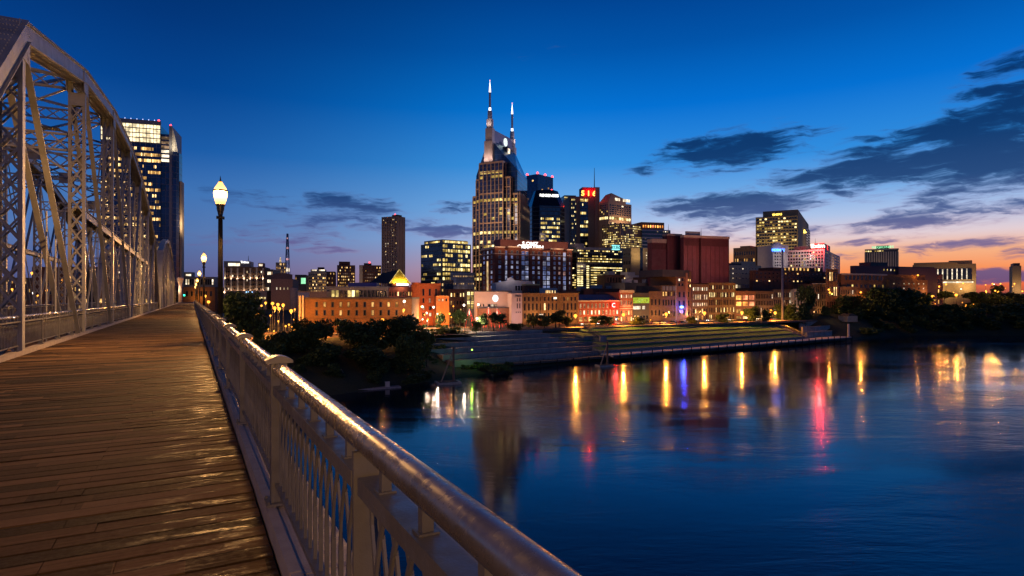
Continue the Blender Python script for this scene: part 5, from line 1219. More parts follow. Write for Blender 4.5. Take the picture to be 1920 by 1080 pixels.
    W_, H = b.W, b.H; b.block(-.2, W_+.1, -.7, -.003, H-.35, H+.35, lit_corn, 'cornice'); m2 = MB(); m2.quad((0, .2, H+.36), (W_, .2, H+.36), (W_, 9, H+3.4), (0, 9, H+3.4)); m2.build('sloped_roof', mat('violet_slate', (.12,.11,.16), .7), b.root)
    b.grid('R', 8, 1, b.z(579), b.z(568.5), .02, .74, .42, .82, 0, frame=frame_pale, dark=LIT['pale'][2]); b.grid('R', 11, 1, b.z(591.5), b.z(581), .02, .98, .42, .8, .9, 'pale', frame=frame_pale); b.grid('R', 9, 1, b.z(604), b.z(593.5), .02, .98, .7, .85, .95, 'warm', frame=frame_dark, muntin=True)
    m2 = MB(); m2.box(W_*.765, W_*.90, -.6, -.02, b.z(579.5), b.z(566.5)); sg = m2.build('sign_panel', mat('sign_red_panel', (.5,.02,.02), .5), b.root)
    b.text('C', 'R', W_*.83, b.z(577.0), 3.4, glow('letter_c_glow', (1., .55, .5), 3., 0), .68, 1.)
    spot_up(b.root, (W_*.83, -3.0, b.z(573)), 1000, (1., .02, .02), .5, point=True); spot_up(b.root, (W_*.35, -5, 3), 500, (1., .5, .2)); b.done()
    b = row('tall narrow red building with a bracketed cornice and arched windows', 1161, 1162, 1186.5, 548, mat('crimson_brick', (.28,.09,.05), .85), group=GRP)
    W_, H = b.W, b.H; b.block(-.3, W_+.3, -1.0, -.003, H-.2, H+1.2, lit_corn, 'cornice'); b.block(-.1, W_+.1, -.3, -.003, b.z(574.5), b.z(573.5), lit_corn, 'string_course'); b.block(-.1, W_+.1, -.3, -.003, b.z(579.5), b.z(578), lit_corn, 'string_course')
    b.grid('R', 5, 1, b.z(560), b.z(551), .03, .97, .55, .7, .95, 'pale', frame=frame_pale); b.grid('R', 5, 1, b.z(573), b.z(563), .03, .97, .5, .76, .1, 'pale', frame=frame_pale, arch=(0,)); b.grid('R', 5, 2, b.z(604), b.z(580.5), .03, .97, .5, .7, .8, 'warm', frame=frame_pale); spot_up(b.root, (W_*.5, -4, 9), 700, (1., .5, .25)); b.done()
    b = row('dark modern building with a glowing green mural screen', 1185, 1186.5, 1217, 549, dark_wall, group=GRP)
    W_, H = b.W, b.H; 
    ms = bpy.data.materials.new('green_mural_screen'); ms.use_nodes = True; t = N(ms.node_tree); t.nt.nodes.clear(); e = t.n('ShaderNodeEmission'); o_ = t.n('ShaderNodeOutputMaterial'); t.l(e.outputs[0], o_.inputs[0])
    f = t.noise(t.n('ShaderNodeTexCoord').outputs['Object'], .55, 5, .7); t.l(t.ramp(f, [(.34, (.05,.09,.01)), (.48, (.55,.60,.05)), (.56, (.25,.42,.03)), (.68, (1.,.9,.35))]), e.inputs[0]); e.inputs[1].default_value = 1.1
    b.block(.2, W_-.2, -.5, -.003, b.z(568.5), b.z(558), ms, 'mural_screen'); b.block(.3, W_*.45, -.3, -.003, b.z(580), b.z(574), LIT['pale'][1], 'lit_panel'); b.block(W_*.58, W_*.72, -.3, -.003, b.z(580), b.z(574), LIT['pale'][1], 'lit_panel'); b.grid('R', 5, 1, b.z(601), b.z(590), .03, .97, .7, .7, .5, 'warm'); b.done()
    b = row('plain brown brick building with a few tall dark windows', 1216, 1217, 1240, 547, brown_brick, group=GRP)
    b.block(-.2, b.W+.1, -.3, -.003, b.H-.2, b.H+.3, b.wall, 'cornice'); b.grid('R', 3, 1, b.z(573), b.z(560), .08, .98, .42, .85, .0, frame=frame_brick); b.grid('R', 3, 1, b.z(593), b.z(580), .08, .98, .42, .8, .2, 'warm', frame=frame_brick); b.done()
    b = row('brown loft building with a glass top storey, left of the tower with the blue light', 1239, 1240, 1267, 535, brown_brick, group=GRP)
    W_ = b.W; b.grid('R', 4, 1, b.z(545.5), b.H-.2, .04, .98, .9, .9, .0, frame=frame_dark, dark=glassy('pale_loft_glass', (.2,.19,.19), 50, 50, (.1,.1,.1), .2, .3, 0.)); b.grid('R', 5, 1, b.z(556), b.z(546), .04, .98, .55, .85, .6, 'warm', frame=frame_brick); b.grid('R', 5, 1, b.z(574), b.z(561), .04, .98, .5, .85, .05, 'warm', frame=frame_brick); b.grid('R', 5, 1, b.z(596), b.z(582), .04, .98, .5, .7, .2, 'warm', frame=frame_brick); b.piers('R', 1, frame_pale, 0, b.H, .3, .3, W_*.985, W_*1.0); b.done()
    b = row('dark brick tower house with a flat black top, carrying a bright blue light', 1240, 1267.5, 1296, 508, mat('umber_brick', (.17,.085,.05), .85), group=GRP, name='tower_house')
    W_, H = b.W, b.H; b.block(-W_*.9, W_*.8, -.6, 20, H-3.4, H+.6, dark_wall, 'flat_top'); b.block(W_*.58, W_*.72, -.8, -.003, 0, H-1, mat('copper_pier', (.36,.17,.09), .6), 'tall_pier')
    b.grid('R', 2, 3, b.z(538), b.z(511), .10, .52, .6, .6, .6, 'pale', frame=frame_dark); b.grid('R', 2, 2, b.z(541), b.z(520), .74, .99, .6, .5, .8, 'warm', frame=frame_dark); b.grid('R', 3, 3, b.z(594), b.z(544), .08, .95, .42, .62, .05, 'warm', frame=frame_dark)
    m2 = MB(); m2.lathe([(.3, b.z(578)), (1.0, b.z(577)), (1.0, b.z(574.5)), (.3, b.z(573.5))], 10, (W_*.30, -.9)); m2.build('blue_light', glow('blue_light_glow', (.08, .2, 1.), 14., 0, sample='FRONT'), b.root); b.block(W_*.18, W_*.42, -.6, -.003, b.z(587), b.z(581), mat('sign_lilac', (.3,.28,.5), .6), 'sign_board')
    spot_up(b.root, (W_*.30, -2.8, b.z(576)), 1700, (.03, .06, 1.), .4, point=True); spot_up(b.root, (W_*.65, -3, 4), 900, (1., .5, .2)); b.done()
    b = row('brown brick building with four rows of white lit windows', 1295, 1297, 1328, 534, brown_brick, group=GRP)
    b.block(-.2, b.W+.1, -.5, -.003, b.H-.3, b.H+.4, b.wall, 'cornice'); b.grid('R', 7, 1, b.z(546), b.z(537.5), .04, .97, .55, .8, .95, 'pale', frame=frame_pale); b.grid('R', 7, 1, b.z(563), b.z(551), .04, .97, .45, .8, .8, 'pale', frame=frame_pale); b.grid('R', 7, 1, b.z(575), b.z(567), .04, .97, .5, .8, .9, 'pale', frame=frame_pale); b.grid('R', 7, 2, b.z(603), b.z(577), .04, .97, .45, .7, .3, 'warm', frame=frame_dark); b.done()
    b = row('tall-windowed brown building with one row of bright vertical windows', 1327, 1328, 1378, 531, mat('olive_brown_brick', (.20,.125,.065), .85), group=GRP)
    b.block(-.2, b.W+.1, -.5, -.003, b.H-.3, b.H+.4, b.wall, 'cornice'); b.piers('R', 4, b.wall, 0, b.H-.4, .7, .3)
    for k, (ya, yb, p) in enumerate(((534, 543, .1), (547.5, 558, .55), (561, 573, .12), (576, 587, .3), (589, 603, .55))): b.grid('R', 16, 1, b.z(yb), b.z(ya), .02, .98, .5, .85, p, 'yel', frame=frame_brick, weights=(1, 2, 3))
    b.done()
    b = row('brick building with six orange and coral lit windows in two rows', 1377, 1378, 1416, 546.5, mat('chestnut_brick', (.22,.10,.055), .85), group=GRP)
    W_ = b.W; b.block(-.2, W_+.1, -.4, -.003, b.H-.2, b.H+.3, b.wall, 'cornice')
    for (ya, yb) in ((553, 563), (565, 574.5)): b.grid('R', 3, 1, b.z(yb), b.z(ya), .02, .98, .82, .86, 1, 'orange', frame=frame_pale, muntin=True, arch=())
    b.grid('R', 3, 2, b.z(603), b.z(577), .02, .98, .7, .6, .6, 'warm', frame=frame_dark); b.done()
    b = row('wide brown building with three storeys of close-set windows, behind the flood pole', 1415, 1416, 1450, 547, brown_brick, group=GRP)
    b.block(-.2, b.W+.1, -.5, -.003, b.H-.3, b.H+.4, b.wall, 'cornice'); b.grid('R', 11, 3, b.z(588), b.H-.7, .02, .98, .5, .66, .15, 'pale', frame=frame_brick); b.grid('R', 7, 1, b.z(601), b.z(590), .02, .98, .7, .8, .8, 'warm', frame=frame_dark); b.done()
    b = row('brown building of equal height with lit upper windows, right of the flood pole', 1449, 1450, 1487, 543.5, mat('walnut_brick', (.15,.085,.055), .85), group=GRP)
    b.block(-.2, b.W+.1, -.5, -.003, b.H-.3, b.H+.4, b.wall, 'cornice'); b.grid('R', 10, 3, b.z(588), b.H-.9, .02, .98, .5, .66, .35, 'pale', frame=frame_brick); b.grid('R', 6, 1, b.z(601), b.z(590), .02, .98, .7, .8, .9, 'warm', frame=frame_dark); b.done()
    b = row('narrow building with a white framed glass front and cornice', 1486, 1487, 1512, 543, mat('white_frame_wall', (.42,.37,.32), .7), s=260, group=GRP)
    b.block(-.3, b.W+.2, -.7, -.003, b.H-.4, b.H+.5, lit_corn, 'cornice'); b.grid('R', 4, 3, b.z(590), b.H-1, .05, .95, .72, .8, .25, 'pale', frame=frame_pale, muntin=True); b.done()
    b = row('dark brown end building with pale edge and scattered windows', 1518, 1523, 1554, 532, mat('cocoa_brick', (.13,.08,.055), .85), s=258, group=GRP, psi=TH-R(6))
    b.block(-.2, b.W+.1, -.4, -.003, b.H-.2, b.H+.4, lit_corn, 'cornice'); b.grid('R', 7, 4, b.z(590), b.H-1.2, .04, .96, .4, .7, .15, 'pale', frame=frame_brick); b.piers('R', 2, frame_brick, 0, b.H-.4, .4, .3); b.done()
    b = row('plum brick building with a small blue lit shop sign', 1553, 1555, 1574, 526, dark_brick, s=256, group=GRP, psi=TH-R(6))
    b.block(b.W*.1, b.W*.9, -.4, -.003, b.z(537.5), b.z(532), mat('dark_sign_back', (.02,.03,.08), .5), 'sign_board'); b.text('TTT', 'R', b.W*.5, b.z(537), 2.3, blue_sign, .5, 1.0); b.grid('R', 4, 3, b.z(588), b.z(540), .05, .95, .5, .6, .25, 'warm', frame=frame_dark); b.done()
    b = row('dull brick building at the far right end of the row, half hidden by trees', 1573, 1575, 1606, 537, brown_brick, s=252, group=GRP, psi=TH-R(8)); b.grid('R', 7, 3, b.z(588), b.H-1, .04, .96, .4, .5, .2, 'pale', frame=frame_brick); b.done()
    # roofs behind the row
    RG = 'dark roofs and lofts behind the riverfront row'
    def back(label, x0, x1, yt, s, wall, **kw):
        b = row(label, x0-1, x0, x1, yt, wall, s=s, name='loft_block', cat='loft', group=RG); return b
    b = back('dark brick loft between the white penthouse and the red letter sign', 1086, 1130, 545, 300, dark_brick); b.grid('R', 8, 1, b.H-4, b.H-1, .3, .95, .3, .6, .3, 'warm'); b.unit(3, 3, 4, 4, 2.2); b.unit(12, 4, 3, 4, 1.6); b.done()
    b = back('maroon brick loft wall left of the bracketed red building', 1112, 1163, 541, 290, red_brick); b.unit(4, 3, 5, 5, 2.); b.unit(14, 3, 2, 3, 1.6); b.done()
    b = back('brown loft with tall pale windows behind the green mural screen', 1135, 1180, 515, 345, dark_brick); b.grid('R', 8, 1, b.z(530), b.z(519), .05, .98, .5, .9, .3, ['pale', 'warm'], frame=frame_dark); b.unit(6, 4, 6, 5, 2.6); b.done()
    b = back('white stepped loft with three lit windows', 1180, 1226, 516, 340, white_wall); b.block(-.1, b.W*.3, 2, 10, b.H+.04, b.z(510), white_wall, 'upper_block'); b.grid('R', 8, 1, b.z(528), b.z(521), .2, .98, .5, .8, .6, 'pale', frame=frame_dark); b.done()
    b = back('low dark roof block with pale machinery, right of the bracketed building', 1172, 1240, 530, 305, dark_wall); b.unit(2, 2, 5, 4, 2.4); b.unit(10, 3, 3, 3, 1.8); b.unit(20, 3, 4, 4, 2.2); b.unit(29, 2, 6, 5, 3.); b.done()
    b = back('small black roof box with an orange lit panel', 1098, 1118, 528, 360, dark_wall); b.block(b.W*.2, b.W*.62, -.4, -.003, b.z(537), b.z(531), glow('orange_panel', (1., .22, .03), .7, 0), 'lit_panel'); b.done()
    b = back('maroon loft behind the tower house with a pale rooftop box', 1222, 1264, 519, 320, dark_brick); b.unit(6, 3, 6, 5, 3.2); b.done()
    b = back('dark roof with bright lit machinery, right of the tall-windowed building', 1378, 1440, 540, 300, dark_wall); b.unit(1, 2, 4, 4, 2.2, m=LIT['pale'][0]); b.unit(8, 2, 5, 4, 2.); b.unit(16, 3, 8, 5, 2.8, m=mat('blue_grey_metal', (.16,.18,.26), .5)); b.unit(28, 3, 4, 4, 2.); b.done()
    b = back('dark long roof behind the flood pole', 1440, 1522, 531, 330, dark_wall); b.grid('R', 12, 1, b.H-5, b.H-1, .05, .95, .3, .6, .25, 'warm'); b.unit(6, 3, 5, 5, 2.); b.unit(24, 3, 6, 5, 2.4); b.done()
    b = back('black flat roof left of the maroon hall base', 1190, 1222, 503, 372, dark_wall); b.grid('R', 5, 1, b.H-5, b.H-2, .05, .95, .3, .6, .2, 'warm'); b.done()
    # buildings at the bridge end
    b = Bld('warehouse', 'orange-lit brick block at the end of the bridge, under a strip of glass', 340, 343, 403, 538, 400, R(6), orange_brick, 'warehouse', z0=8., D=16); b.grid('R', 6, 1, b.H-8, b.H-1, .05, .95, .4, .5, .1, 'warm'); spot_up(b.root, (b.W*.5, -6, b.H-8), 1600, (1., .45, .08), 1.); b.done()
    b = Bld('skywalk_hall', 'grey hall with a row of pale windows above the orange brick block', 340, 342, 402, 519, 440, R(6), grey_wall, 'hall', z0=8., D=16)
    b.grid('R', 14, 1, b.z(535), b.z(522), .02, .98, .8, .8, .45, 'pale', frame=frame_dark); b.block(0, b.W*.25, 2, 8, b.H+.04, b.z(510), grey_wall, 'upper_block'); b.block(b.W*.08, b.W*.23, 1.6, 1.99, b.z(517), b.z(514), LIT['pale'][1], 'lit_window'); b.done()
    b = Bld('building', 'low building with a blue lit sign and pale storefront below the floodlit hotel', 420, 422, 500, 545, 430, R(8), mat('taupe_wall', (.24,.2,.18), .8), z0=8., D=12); b.block(b.W*.50, b.W*.66, -.4, -.003, b.z(549), b.z(546.4), glow('sky_blue_sign', (.35,.65,1.), 1.8, 0), 'sign_panel'); b.grid('R', 12, 1, b.z(562), b.z(556), .5, .98, .7, .6, .9, 'yel', strip=True); b.done()
    b = Bld('building', 'brick and steel building seen through the truss bars at the far left', 55, 60, 120, 500, 300, R(30), dark_brick, z0=8., D=14); b.grid('R', 6, 5, 6, b.H, .05, .95, .4, .4, .3, 'warm'); b.done()
    b = Bld('building', 'wide lit building seen through the truss bars left of the glass tower', -20, -10, 62, 520, 330, R(32), mat('umber_wall', (.15,.09,.06), .8), z0=8., D=14); b.grid('R', 10, 4, 8, b.H, .05, .95, .4, .4, .35, 'warm'); b.done()
    b = Bld('building', 'long lit building low behind the truss, under the glass tower', 130, 134, 300, 500, 350, R(20), mat('clay_wall', (.2,.12,.08), .8), z0=8., D=14); b.grid('R', 22, 5, 8, b.H, .02, .98, .4, .45, .35, ['warm', 'yel']); b.block(b.W*.1, b.W*.9, -.5, -.003, 13, 15.4, LIT['warm'][1], 'lit_storefront'); b.done()
street()

# ================================================================== river, banks, streets
SHORE = [(-900,120),(-400,140),(0,150),(42,162),(70,172),(100,183),(135,189.5),(324,207),(392,217),(432,196),(470,172),(560,120),(900,30)]
def lerp_tab(t, x):
    if x <= t[0][0]: return t[0][1]
    for (a, va), (b, vb) in zip(t, t[1:]):
        if x <= b: return va + (vb-va)*(x-a)/(b-a)
    return t[-1][1]
def smooth(a, b, x):
    t = max(0, min(1, (x-a)/(b-a))); return t*t*(3-2*t)
def ground_h(r, s):
    d = s - lerp_tab(SHORE, r)
    if d < -6: return -5.
    if d < 0: return -5. + 5.2*(d+6)/6
    bank_l = .2 + 10.4*(.30*smooth(0, 10, d)+.70*smooth(4, 42, d))
    bank_r = .2 + 13.0*smooth(-4, 30, d)
    mid = .2 + 1.0*smooth(0, 4, d) + 9.2*smooth(14, 44, d)                # stays below the terrace steps
    wl = smooth(80, 62, r); wr = smooth(318, 350, r)
    h = mid*(1-wl)*(1-wr) + bank_l*wl*(1-wr) + bank_r*wr
    cap = GZ + 2.4*wr
    h = min(h, cap)
    h += 5*smooth(300, 520, s) + 6*smooth(520, 1500, s)
    return h
def ground_at(x, y):
    r, s = x*cT + y*sT, -x*sT + y*cT
    return ground_h(r, s)
def ground_mat():
    m = bpy.data.materials.new('ground_cover'); m.use_nodes = True; t = N(m.node_tree); p = m.node_tree.nodes['Principled BSDF']
    co = t.n('ShaderNodeTexCoord').outputs['Object']
    a = t.ramp(t.noise(co, .12, 6, .65), [(.35, (.020,.030,.012)), (.52, (.032,.045,.018)), (.7, (.06,.05,.032))])
    b = t.ramp(t.noise(co, 1.6, 5, .7), [(.3, (.015,.022,.009)), (.7, (.05,.06,.028))])
    t.l(t.mix(.5, a, b), p.inputs['Base Color']); p.inputs['Roughness'].default_value = .95
    bp = t.n('ShaderNodeBump'); bp.inputs['Strength'].default_value = .8; bp.inputs['Distance'].default_value = .4
    t.l(t.noise(co, 1.2, 5, .7), bp.inputs['Height']); t.l(bp.outputs[0], p.inputs['Normal'])
    return m
rs_ = sorted(set([-3000,-1600,-900,-600]+list(range(-400,-40,30))+list(range(-40,520,6))+list(range(520,900,40))+[1000,1400,2200,4000,7000]))
ss_ = sorted(set([20,60,90,110,120]+list(range(124,300,4))+list(range(300,560,26))+[600,700,850,1050,1300,1600,2200,3200,5000,8000,12000]))
mb = MB(); rg = random.Random(5)
for s_ in ss_:
    for r_ in rs_:
        h = ground_h(r_, s_); d = s_-lerp_tab(SHORE, r_)
        if 0 < d < 40 and (r_ < 66 or r_ > 340): h += rg.uniform(-.35, .35)
        mb.v.append(tuple(RS(r_, s_, h)))
nr = len(rs_)
for j in range(len(ss_)-1):
    for i in range(nr-1):
        mb.f.append((j*nr+i, j*nr+i+1, (j+1)*nr+i+1, (j+1)*nr+i)); mb.m.append(0)
o = mb.build('ground', ground_mat(), None, True); tag(o, 'dark riverbank and city ground', kind='structure')
def water_mat():
    m = bpy.data.materials.new('river_water'); m.use_nodes = True; t = N(m.node_tree); p = m.node_tree.nodes['Principled BSDF']
    co = t.n('ShaderNodeTexCoord').outputs['Object']
    p.inputs['Base Color'].default_value = (.003,.011,.026,1); p.inputs['IOR'].default_value = 1.45
    p.inputs['Specular IOR Level'].default_value = .5
    sw = t.noise(t.mapping(co, rot=(0,0,R(30)), scl=(.010,.026,1)), 1., 5, .55, 1.2)
    t.l(t.mr(sw, .38, .66, .085, .16), p.inputs['Roughness'])
    h = t.math('ADD', t.math('MULTIPLY', t.noise(t.mapping(co, rot=(0,0,R(-20)), scl=(.35,1.1,1)), 1., 3, .5), .55), t.math('MULTIPLY', t.noise(t.mapping(co, scl=(1.1,2.6,1)), 1., 3, .55), .25))
    h = t.math('ADD', h, t.math('MULTIPLY', t.noise(t.mapping(co, rot=(0,0,R(20)), scl=(.035,.09,1)), 1., 4, .55, .8), 2.6))
    bp = t.n('ShaderNodeBump'); t.l(t.mr(sw, .40, .62, .06, .28), bp.inputs['Strength']); bp.inputs['Distance'].default_value = .25
    t.l(h, bp.inputs['Height']); t.l(bp.outputs[0], p.inputs['Normal'])
    return m
mb = MB(); mb.quad(RS(-3000,-900,0), RS(3000,-900,0), RS(3000,330,0), RS(-3000,330,0))
o = mb.build('river', water_mat()); tag(o, 'dark calm river mirroring the city lights', kind='structure')

def sheet(name, rr_, s0, s1, z, m, label, th=.0):
    mb = MB(); n = 24
    for i in range(n):
        a = rr_[0]+(rr_[1]-rr_[0])*i/n; b = rr_[0]+(rr_[1]-rr_[0])*(i+1)/n
        if th:
            p = [RS(a,s0,z-1), RS(b,s0,z-1), RS(b,s1,z-1), RS(a,s1,z-1), RS(a,s0,z), RS(b,s0,z), RS(b,s1,z), RS(a,s1,z)]
            k = len(mb.v); mb.v += [tuple(q) for q in p]
            for q in ((4,5,6,7),(0,1,5,4),(2,3,7,6)): mb.f.append(tuple(k+j for j in q)); mb.m.append(0)
        else: mb.quad(RS(a,s0,z), RS(b,s0,z), RS(b,s1,z), RS(a,s1,z))
    o = mb.build(name, m); return tag(o, label, kind='structure')
asphalt = mat('asphalt', (.055,.05,.048), .75, 0, .25, 1.5, .2, 30.); paving = brick('paving_brick', (.26,.16,.11), None, .4, .2); paint = mat('road_paint', (.7,.68,.6), .6)
sheet('road', (-140, 345), 237, 251, GZ+.02, asphalt, 'riverfront street')
sheet('pavement', (-140, 345), 251.01, 263, GZ+.16, paving, 'pavement under the shop fronts', .14)
sheet('promenade', (96, 330), 229.4, 236.99, GZ+.16, paving, 'brick promenade above the lawn terraces', .14)
mb = MB()
for k in range(70):
    a = 60+k*4; mb.quad(RS(a,243.9,GZ+.026), RS(a+2,243.9,GZ+.026), RS(a+2,244.08,GZ+.026), RS(a,244.08,GZ+.026))
o = mb.build('road_markings', paint); tag(o, 'dashed centre line of the riverfront street', kind='structure')
sheet('car_park', (-30, 51), 221, 236.9, GZ+.05, paving, 'lamp-lit brick parking court behind the bank trees')
sheet('plaza', (52, 100), 214, 236.9, GZ+.05, paving, 'sloping brick plaza in front of the music hall')
sheet('car_park', (448, 570), 231, 292, 13.1, asphalt, 'lit car park above the right bank')
# waterfront frame: a along the quay, b inland
WA = math.radians(33.2); O_ = RS(108, 185); e1 = Vector((math.cos(WA), math.sin(WA), 0)); e2 = Vector((-math.sin(WA), math.cos(WA), 0))
def AB(a, b, z=0): return O_ + e1*a + e2*b + Vector((0, 0, z))
def a_at(px, b):
    t = (px-960)/F; p = O_+e2*b; return (t*p.y-p.x)/(e1.x-t*e1.y)
def slab(mb, a0, a1, b0, b1, z0, z1, mi=0, top=None, a0b=None, a1b=None):
    a0b = a0 if a0b is None else a0b; a1b = a1 if a1b is None else a1b
    k = len(mb.v); mb.v += [tuple(AB(*q)) for q in ((a0,b0,z0),(a1,b0,z0),(a1b,b1,z0),(a0b,b1,z0),(a0,b0,z1),(a1,b0,z1),(a1b,b1,z1),(a0b,b1,z1))]
    for q, m_ in (((4,5,6,7), mi if top is None else top), ((0,1,5,4), mi), ((1,2,6,5), mi), ((2,3,7,6), mi), ((3,0,4,7), mi)): mb.f.append(tuple(k+j for j in q)); mb.m.append(m_)
lawn = mat('mown_lawn', (.065,.21,.035), .95, 0, .35, .6, .9, 14.); stone = mat('terrace_stone', (.22,.205,.195), .85, 0, .25, .8, .3, 6.); quay_m = mat('quay_concrete', (.58,.54,.54), .7, 0, .2, .5, .3, 5., stain=.4); wall_c = mat('board_marked_concrete', (.34,.315,.30), .85, 0, .25, .35, .3, 4., stain=.5)
STEPS = [(7.5, 3.4), (13.5, 4.9), (19.5, 6.4), (25.5, 7.9), (31.5, 9.3), (37.0, 10.55)]
for k, (b0, zt) in enumerate(STEPS):
    b1 = STEPS[k+1][0] if k+1 < len(STEPS) else 43.5
    mb = MB(); aL = a_at(1128, b0) if k < 3 else a_at(1095+(k-3)*6, b0); aR = a_at(1508-k*17, b0)
    zn = STEPS[k+1][1]-.42 if k+1 < len(STEPS) else zt+.1
    slab(mb, aL, aR, b0, b0+.499, 0, zt+.06, 0, 0); slab(mb, aL, aR, b0+.5, b1-.01, 0, zt-.6, 0, 0)
    n0 = len(mb.v); mb.v += [tuple(AB(*q)) for q in ((aL, b0+.5, zt), (aR, b0+.5, zt), (aR, b1-.01, zn), (aL, b1-.01, zn))]; mb.f.append((n0, n0+1, n0+2, n0+3)); mb.m.append(1)
    for q in (((aL, b0+.5, 0), (aL, b0+.5, zt), (aL, b1-.01, zn), (aL, b1-.01, 0)), ((aR, b0+.5, 0), (aR, b1-.01, 0), (aR, b1-.01, zn), (aR, b0+.5, zt))): mb.quad(*[AB(*w) for w in q], 0)
    o = mb.build('lawn_terrace', [stone, lawn]); tag(o, 'long grass terrace stepping down to the river', kind='structure')
    mb = MB(); aw = a_at(806, b0); ae = a_at(1092-k*15, b0)
    if k < 2: aw = a_at(850-k*20, b0)
    slab(mb, aw, ae, b0+.4, b1+.2, -1, zt, 0, 0); slab(mb, aw, ae, b0-.05, b0+.399, -1, zt+.12, 1, 1)
    o = mb.build('concrete_terrace', [stone, wall_c]); tag(o, 'grey concrete terrace wall below the plaza', kind='structure')
    if k < 5:                                                             # planted wedges and steps between walls and lawns
        mb = MB(); slab(mb, ae+.02, aL-.02, b0+2., b1+.2, -1, zt-.35, 0, 1 if k > 1 else 0); slab(mb, ae+.02, aL-.02, b0+.3, b0+1.99, -1, zt-.9, 0, 0)
        o = mb.build('planted_step', [stone, lawn]); tag(o, 'grass and stone steps between the walls and the lawns', kind='structure')
# quay walkway with its piles
q = empty('quay', tuple(AB(0, 0, 0))); tag(q, 'long pale quay walkway on dark piles along the water', 'quay')
def on_q(o): 
    o.parent = q; o.matrix_parent_inverse = Matrix.Translation(-q.location); return o
aE = a_at(1597, 0); mb = MB(); aW = a_at(1150, 0)
slab(mb, aW, aE, 0, 7.4, 1.5, 2.4); mb2 = MB(); slab(mb2, aW, aE, -.35, -.01, .9, 2.0)
on_q(mb.build('walkway', quay_m)); on_q(mb2.build('fender_beam', mat('dark_timber', (.06,.045,.035), .85)))
mb = MB(); slab(mb, a_at(930, 1.5), aW-.02, 1.5, 5., 1.2, 1.9, a1b=aW-.02); on_q(mb.build('ramp', mat('grey_timber', (.11,.09,.075), .85)))
pile = MB(); pile.lathe([(.22,-4),(.22,3.0),(.26,3.01),(.26,3.25),(.08,3.4)], 10); pile_me = pile.mesh('pile', mat('pile_wood', (.035,.028,.025), .85))
n_p = 30
for k in range(n_p):
    a = aW+3+(aE-aW-4)*k/(n_p-1); o = link('pile', pile_me); o.location = AB(a, -.62, 0); on_q(o)
for k in range(7):
    o = link('pile', pile_me); o.location = AB(a_at(948, 1.)+(aW-a_at(948, 1.))*k/6.5, 1.2, -1.1); on_q(o)
mb = MB()
for k in range(27): p = AB(a_at(930, 1.6)+(aW-a_at(930, 1.6))*k/26, 1.7, 1.9); mb.beam(p, p+Vector((0,0,1.0)), .06, .06)
for z in (2.4, 2.9): mb.beam(AB(a_at(930, 1.7), 1.7, z), AB(aW, 1.7, z), .05, .05)
on_q(mb.build('ramp_rail', frame_dark))
rl = MB()
for k in range(60): p = AB(a_at(815, 38)+ (a_at(1010, 38)-a_at(815, 38))*k/59, 37.4, 10.6); rl.beam(p, p+Vector((0,0,1.05)), .05, .05)
for z in (11.05, 11.65): rl.beam(AB(a_at(815,38), 37.4, z), AB(a_at(1010,38), 37.4, z), .06, .06)
o = rl.build('fence', frame_dark); tag(o, 'thin dark metal fence along the top of the concrete terraces', 'fence')
# stairs with pale handrails at the right end of the lawns
st = empty('staircase', tuple(AB(a_at(1470, 20), 20, 0))); tag(st, 'concrete stair with two pale handrails at the right end of the lawns', 'staircase')
def on(o, root): o.parent = root; o.matrix_parent_inverse = Matrix.Translation(-root.location); return o
mb = MB()
for k in range(16):
    b0 = 7+2.0*k; a0 = a_at(1508-4.6*k, b0)+.2; slab(mb, a0, a0+3.4, b0, b0+2.02, 0, 2.9+.5*k)
on(mb.build('flight', stone), st)
for off in (.4, 3.1):
    pts = [AB(a_at(1508-4.6*k, 7+2*k)+.2+off, 7+2.*k, 3.9+.5*k) for k in range(0, 17, 2)]; m2 = MB(); m2.tube(pts, .05, 6)
    for p in pts: m2.beam(p-Vector((0,0,1.)), p, .05, .05)
    on(m2.build('handrail', mat('pale_handrail', (.5,.48,.48), .4, .5)), st)
# low retaining walls right of the stair
for k, (x0, x1, b, z0, z1, lb) in enumerate(((1512, 1560, 13, 1., 5.0, 'lowest'), (1505, 1556, 20, 2., 7.2, 'middle'), (1500, 1545, 29, 4., 9.6, 'upper'), (1530, 1598, 36, 6., 12.0, 'topmost'))):
    mb = MB(); slab(mb, a_at(x0, b), a_at(x1, b), b, b+.8, z0, z1); slab(mb, a_at(x0, b)-.1, a_at(x1, b)+.1, b-.1, b+.9, z1+.002, z1+.2); o = mb.build('retaining_wall', wall_c); tag(o, lb+' of the low concrete retaining walls right of the lawn stairs', 'retaining wall')
b_ = Bld('pavilion', 'small dark pavilion with a pointed roof at the top of the right bank', 1586, 1589, 1608, 593, D_(1589, 226), TH, stone, 'pavilion', z0=9., D=6); m2 = MB(); m2.poly([(-.3,-.1,b_.H+.04),(b_.W+.3,-.1,b_.H+.04),(b_.W*.45,-.1,b_.H+1.6)]); m2.quad((-.3,-.1,b_.H+.04),(b_.W*.45,-.1,b_.H+1.6),(b_.W*.45,6,b_.H+1.6),(-.3,6,b_.H+.04)); m2.quad((b_.W+.3,-.1,b_.H+.04),(b_.W+.3,6,b_.H+.04),(b_.W*.45,6,b_.H+1.6),(b_.W*.45,-.1,b_.H+1.6)); m2.build('roof', ROOFM, b_.root); b_.done()
